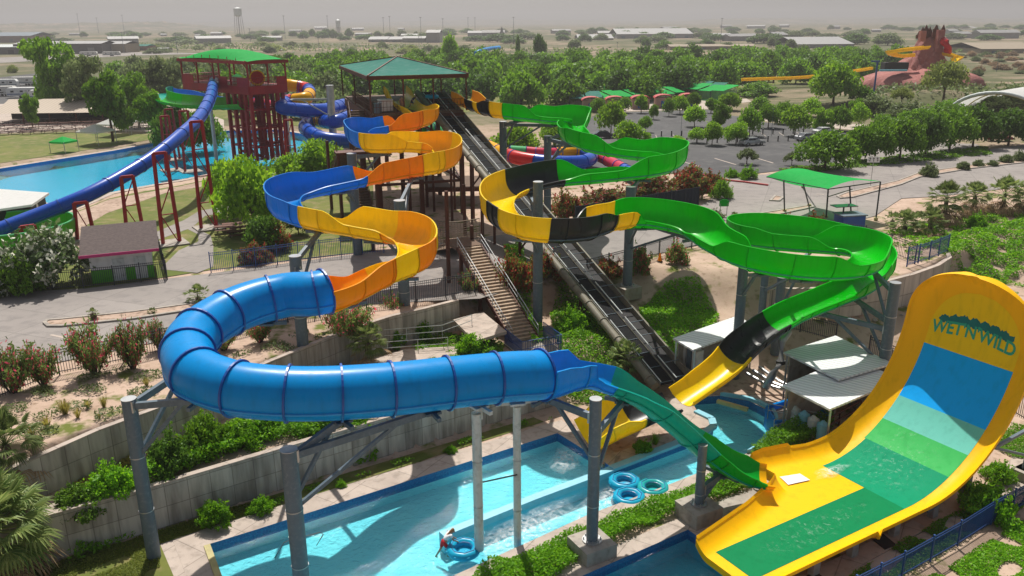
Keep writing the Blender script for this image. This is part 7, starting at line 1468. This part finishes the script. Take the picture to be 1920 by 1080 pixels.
t = thing('yellow_flume', 'short yellow flume at the right shoulder of the rock castle', 'water slide', (cpos(1790), CY, 14)); flume(t, [kw(1770, 104, 0), kw(1785, 108, -3), kw(1797, 112, -4), kw(1790, 116, -6)], [(0, 'yellow')], R=1.2, film=False, step=1.2)
t = thing('red_tube', 'dark red tube curling down the right side of the rock castle', 'water slide', (cpos(1770), CY, 16)); b = MB(); b.pipe([kw(1762, 76, 0)[:3], kw(1768, 80, -2)[:3], kw(1773, 90, -2)[:3], kw(1775, 98, -1)[:3]], 1.1, n=12); obj('tube', b, M['red'], t, smooth=True)
zy = G(1520, 148, 8)
def kf(px_, py_, z): p = G(px_, py_, z); return (p.x, p.y, p.z, 1.6, 1.6)
t = thing('yellow_flume', 'long straight yellow flume running left through the trees from the castle', 'water slide', kf(1440, 153, 7.5)[:3]); flume(t, [kf(1636, 130, 10), kf(1600, 136, 9), kf(1515, 147, 8), kf(1440, 150, 7.6), kf(1385, 152, 7.3), kf(1340, 153, 7.1)], [(0, 'yellow')], R=1.3, film=False, step=2.5)
for i, (x_, y_) in enumerate(((1400, 158), (1450, 156), (1500, 154))):
    p = G(x_, y_, 5); b = MB(); b.box((p.x, p.y, 6), (.5, .5, 3)); obj('pier', b, M['brown'], t)
b = MB(); zz = zat(cpos(1676, -11), CY-11, 132); b.beam((cpos(1652, -11), CY-11, zz), (cpos(1703, -11), CY-11, zz), .6, .5); tag(obj('pale_blue_beam', b, M['poolblue']), 'pale blue beam in front of the castle cave', 'beam')
t = thing('blue_post_sign', 'little blue post with a crossbar left of the castle cave', 'post', (cpos(1646, -12), CY-12, zg)); b = MB(); z1_ = zat(cpos(1646, -12), CY-12, 115); b.cyl((cpos(1646, -12), CY-12, zg-2), (cpos(1646, -12), CY-12, z1_), .25, n=6); obj('post', b, M['bluefence'], t); b = MB(); b.box((cpos(1642, -12), CY-12, z1_), (2.4, .3, .5)); obj('crossbar', b, M['bluefence'], t)
# ---------------------------------------------------------------- distant buildings, masts, water towers
def building(label, px0, px1, pyb, hpx, depth, wall, roof, mat2=None, rz=0, pitched=False):
    A, B_ = G(px0, pyb, 5), G(px1, pyb, 5); s = mpp((A+B_)/2); L = (B_-A).length; h = hpx*s; c = (A+B_)/2; t = thing('warehouse', label, 'building', Vector((c.x, c.y, 5))); b = MB(); b.box((c.x, c.y+depth/2, 5+h/2), (L, depth, h)); obj('wall', b, M[wall], t)
    b = MB(); b.add([(c.x-L/2-.4, c.y-.5, 5+h+.05), (c.x+L/2+.4, c.y-.5, 5+h+.05), (c.x+L/2+.4, c.y+depth/2, 5+h+depth*.07), (c.x-L/2-.4, c.y+depth/2, 5+h+depth*.07), (c.x+L/2+.4, c.y+depth, 5+h+.05), (c.x-L/2-.4, c.y+depth, 5+h+.05)], [(0, 1, 2, 3), (3, 2, 4, 5), (5, 4, 1, 0)]); obj('roof', b, M[roof], t)
    n = max(2, int(L/14))
    for i in range(n):
        x = c.x-L/2+L*(i+.5)/n; b = MB(); b.box((x, c.y-.05, 5+h*.3), (L/n*.3, .12, h*.6)); obj('door', b, M[mat2 or 'steel'], t)
    return t
M['tanwall'] = mat_plain('tan_wall', (.30, .24, .17), .8); M['darkwall'] = mat_plain('dark_wall', (.11, .10, .095), .8); M['greywall'] = mat_plain('grey_wall', (.28, .27, .26), .8); M['brick'] = mat_plain('brick_wall', (.2, .09, .07), .8)
for a in (('long dark warehouse with a pale roof on the left', 37, 184, 101, 18, 26, 'darkwall', 'farroof', 'greywall'), ('tan end section of the long left warehouse', 185, 234, 99, 16, 26, 'tanwall', 'farroof', 'tanwall'), ('low open shed with a grey roof at the left edge', -30, 36, 102, 13, 26, 'darkwall', 'steelpale', 'dark'), ('dark hipped hall above the left edge', -30, 50, 80, 12, 60, 'brick', 'steel', 'darkwall'), ('small teal roofed shed right of the tan one', 237, 274, 95, 8, 20, 'brick', 'canopyteal', 'darkwall'), ('little pale building by the dirt road', 292, 312, 98, 6, 12, 'greywall', 'farroof', None),
        ('white roofed low building under the left water tower', 692, 725, 79, 5, 40, 'greywall', 'farroof', None), ('second white roofed low building beside it', 730, 770, 79, 5, 40, 'greywall', 'farroof', None), ('pale cube shaped hall behind the teal canopy tower', 800, 824, 80, 18, 40, 'farroof', 'farroof', 'greywall'), ('white shed right of the cube hall', 878, 902, 70, 8, 40, 'greywall', 'farroof', None), ('long grey block with a small dome tower', 905, 945, 76, 14, 40, 'greywall', 'greywall', None),
        ('very long low factory with a pale roof on the horizon', 1158, 1300, 72, 8, 90, 'greywall', 'farroof', None), ('low roof behind the factory on the left', 1085, 1150, 75, 3, 60, 'tanwall', 'farroof', None), ('long low tan wall in front of the plain', 1255, 1420, 93, 6, 20, 'tanwall', 'tanwall', None), ('big white roofed hall left of the castle', 1492, 1604, 90, 7, 70, 'greywall', 'farroof', None), ('long tan wall building right of the castle', 1834, 1960, 100, 8, 50, 'tanwall', 'tanwall', None), ('tiny white roof in the plain left of the castle', 1565, 1576, 77, 3, 30, 'white', 'farroof', None), ('tiny bright roof on the far plain at right', 1829, 1838, 56, 2, 60, 'white', 'farroof', None), ('brown building on the plain right of the far light mast', 1345, 1380, 74, 4, 60, 'greywall', 'farroof', None)): building(*a)
b = MB(); p = G(941, 76, 5); s = mpp(p); 
t = thing('dome_tower', 'small domed church tower on the horizon', 'tower', p); b.box((p.x, p.y, 5+8*s), (7*s, 7*s, 16*s)); obj('shaft', b, M['greywall'], t); b = MB(); b.cyl((p.x, p.y, 5+16*s), (p.x, p.y, 5+20*s), 2.6*s, 2.2*s, n=12); b.cyl((p.x, p.y, 5+20*s), (p.x, p.y, 5+25*s), 2.4*s, .2*s, n=12); obj('dome', b, M['greywall'], t)
def wtower(label, px_, pyb, pyt, wpx, tankpx):
    p = G(px_, pyb, 5); s = mpp(p); H_ = (pyb-pyt)*s; r = wpx*s/2; t = thing('water_tower', label, 'water tower', p); zt = 5+H_; b = MB(); b.cyl((p.x, p.y, zt-tankpx*s), (p.x, p.y, zt-2.4*s), r*.92, r, n=20); b.cyl((p.x, p.y, zt-2.4*s), (p.x, p.y, zt), r, r*.15, n=20); b.cyl((p.x, p.y, zt-tankpx*s-2*s), (p.x, p.y, zt-tankpx*s), r*.3, r*.92, n=20); obj('tank', b, M['steelpale'], t, smooth=True, angle=40)
    for i in range(6):
        a = i*pi/3+.3; b = MB(); b.cyl((p.x+r*1.15*cos(a), p.y+r*1.15*sin(a), 5), (p.x+r*.85*cos(a), p.y+r*.85*sin(a), zt-tankpx*s), .45*s, n=6); obj('leg', b, M['greywall'], t)
    b = MB(); b.cyl((p.x, p.y, 5), (p.x, p.y, zt-tankpx*s), .9*s, n=8); obj('riser', b, M['greywall'], t)
wtower('tall many legged water tower, pale, upper left of the photo', 450, 66, 16, 15, 15); wtower('smaller distant water tower with a white conical top', 635, 63, 37, 9, 14)
def mast(label, px_, pyb, pyt, cross=True, name='light_mast', r=None, grp='tall light masts on the horizon'):
    p = G(px_, pyb, 5); s = mpp(p); H_ = (pyb-pyt)*s; t = thing(name, label, 'mast', p, grp); b = MB(); b.cyl(p, p+Vector((0, 0, H_)), r or .42*s, (r or .42*s)*.7, n=6); obj('pole', b, M['steel'], t)
    if cross: b = MB(); b.box((p.x, p.y, p.z+H_), (3.6*s, 1.2*s, .9*s)); obj('lamp_head', b, M['greywall'], t)
for x, yb, yt, lab in ((535, 72, 32, 'light mast left of the dark tree clump'), (616, 72, 32, 'light mast in the dark tree clump'), (720, 70, 35, 'light mast left of the pair above the white roofs'), (732, 70, 33, 'light mast right of the pair above the white roofs'), (790, 82, 35, 'light mast beside the pale cube hall'), (831, 72, 37, 'light mast left of the domed tower'), (878, 66, 35, 'light mast above the white shed, left'), (891, 66, 35, 'light mast above the white shed, right'), (963, 82, 35, 'light mast just right of the domed tower'), (1351, 82, 37, 'lone light mast over the plain at centre right'), (150, 62, 28, 'faint light mast at the far left'), (185, 62, 35, 'faint light mast second from the far left'), (233, 60, 30, 'faint light mast left of the tall water tower'), (470, 78, 55, 'short mast right of the tall water tower')): mast(lab, x, yb, yt)
for x, yb, yt, lab in ((233, 100, 62, 'utility pole by the tan warehouse'), (333, 100, 64, 'utility pole by the dirt road'), (598, 95, 66, 'utility pole over the dusty scrub'), (786, 92, 70, 'utility pole below the cube hall'), (1868, 135, 103, 'utility pole on the sand at the right edge'), (1276, 262, 208, 'twin wooden power pole in the car park'), (1157, 96, 80, 'thin pole in front of the long factory'), (1446, 255, 205, 'slim lamp pole near the right of the car park')): mast(lab, x, yb, yt, True, 'utility_pole', None, 'utility poles')
t = thing('blue_slide_arc', 'far pale blue flume peeking above the wood', 'water slide', G(910, 95, 12)); b = MB(); b.pipe([G(892, 100, 13), G(905, 94, 13), G(920, 91, 13), G(936, 89, 13)], 1.0, n=10); obj('flume', b, M['skyblue'], t, smooth=True)
# bollards and rocks
bp_ = None
for i in range(30):
    a = G(1240+i*9.5, 256+(i % 2)*14-i*.2, 5)
    if bp_ is None:
        bp_ = thing('bollard', 'short dark bollard beside the car park lanes', 'bollard', a, 'short bollards of the car park'); b = MB(); b.cyl((0, 0, 0), (0, 0, 1.1), .12, n=8); obj('post', b, M['dark'], bp_, world=False); b = MB(); b.cyl((0, 0, 1.1), (0, 0, 1.2), .14, .05, n=8); obj('cap', b, M['galv'], bp_, world=False)
    else: dup(bp_, a)
b = MB(); rk = [G(*q, 5.1) for q in ((1290, 322), (1330, 330), (1365, 338), (1395, 341), (1440, 347))]; rk2 = [G(*q, 5.1) for q in ((1290, 322), (1330, 330), (1365, 338), (1395, 341), (1440, 347))]
for a, c in zip(rk[:-1], rk[1:]): b.beam(a, c, .3, .22)
tag(obj('red_kerb', b, M['redkerb']), 'red painted kerb along the car park drive', 'kerb')
rp = None
RS = [(x, y) for x, y in ((1605, 592), (1640, 600), (1690, 640), (1700, 560), (1720, 552), (1655, 620), (1590, 605), (1735, 600), (1712, 610), (1768, 560), (1806, 545), (1850, 505), (1880, 530), (1740, 575), (1760, 610), (1690, 590))]
for i, (x, y) in enumerate(RS):
    p = GT(x, y, 3)
    if rp is None: rp = tag(obj('rock', lumpy(0, 0, 1, 1, -.1, .9, 4, n=9, m=4), M['concrete']), 'small grey stone scattered on the sandy slope', 'rock', 'stones on the sandy slope'); rp.location = p; rp.scale = (.25, .2, .22)
    else: r = rp.copy(); COL.objects.link(r); r.location = p; k = random.uniform(.12, .4); r.scale = (k, k*.8, k*.7); r.rotation_euler.z = i
# ---------------------------------------------------------------- far ridges and haze
for nm, y_, x0, x1, h_, sd_ in (('hill', 3000, -2600, -1250, 46, 1), ('hill', 6500, -7000, 7000, 34, 2), ('hill', 5200, 900, 6000, 30, 5)):
    r_ = np.random.default_rng(sd_); n = 90; rows = []
    for j in range(7):
        k = j/6; rows.append([(x, y_+k*900, 4+h_*sin(pi*min(1, k*1.0)*.5)*(.75+.25*sin(x*.0011*sd_+sd_)+.06*r_.normal())*min(1, min(x-x0, x1-x)/300+.02)) for x in np.linspace(x0, x1, n)])
    b = MB(); b.sweep(rows, closed=False); struct(nm, b, M['ground'], smooth=True)
hp_ = None
for i in range(34):
    x_, y_ = random.uniform(-50, 1950), random.choice((54, 57, 60, 63, 66, 70, 74, 78)); p = G(x_, y_+random.uniform(-1.5, 1.5)-(x_-900)*.006, 5)
    if hp_ is None:
        hp_ = thing('far_house', 'tiny pale house or hall lost in the haze of the far plain', 'building', p, 'far houses in the haze'); b = MB(); b.box((0, 0, 2), (16, 10, 4)); obj('wall', b, M['greywall'], hp_, world=False)
        b = MB(); b.sweep([[(x, -5.6, 4), (x, 0, 6), (x, 5.6, 4)] for x in (-8.5, 8.5)]); obj('roof', b, M['farroof'], hp_, world=False)
    else: k = random.uniform(.7, 1.6); dup(hp_, p, random.uniform(-.6, .6), (k*random.uniform(.8, 2), k, k))
wood([(-100, 66), (900, 62), (1980, 50), (1980, 84), (1400, 88), (600, 80), (-100, 80)], 150, 22, (14, 34), (6, 11), 'dim tree in the hazy far plain', ['L_dark', 'L_grey', 'L_dark'], 'far', 'trees of the hazy far plain', 'far_tree', 'thicket')  # single far trees scaled wide, one object per tree
HAZE = True
if HAZE:
    b = MB(); b.box((0, 4200, 53), (16000, 9400, 118)); 
    hm = bpy.data.materials.new('haze_air'); hm.use_nodes = True; n = hm.node_tree; n.nodes.clear(); out = n.nodes.new('ShaderNodeOutputMaterial'); pv = n.nodes.new('ShaderNodeVolumePrincipled')
    pv.inputs['Color'].default_value = (.60, .585, .59, 1); pv.inputs['Density'].default_value = .00031; pv.inputs['Anisotropy'].default_value = .25; n.links.new(pv.outputs[0], out.inputs['Volume'])
    o = obj('haze', b, hm); o['kind'] = 'stuff'; o['label'] = 'pale dusty haze filling the air'; o['category'] = 'haze'
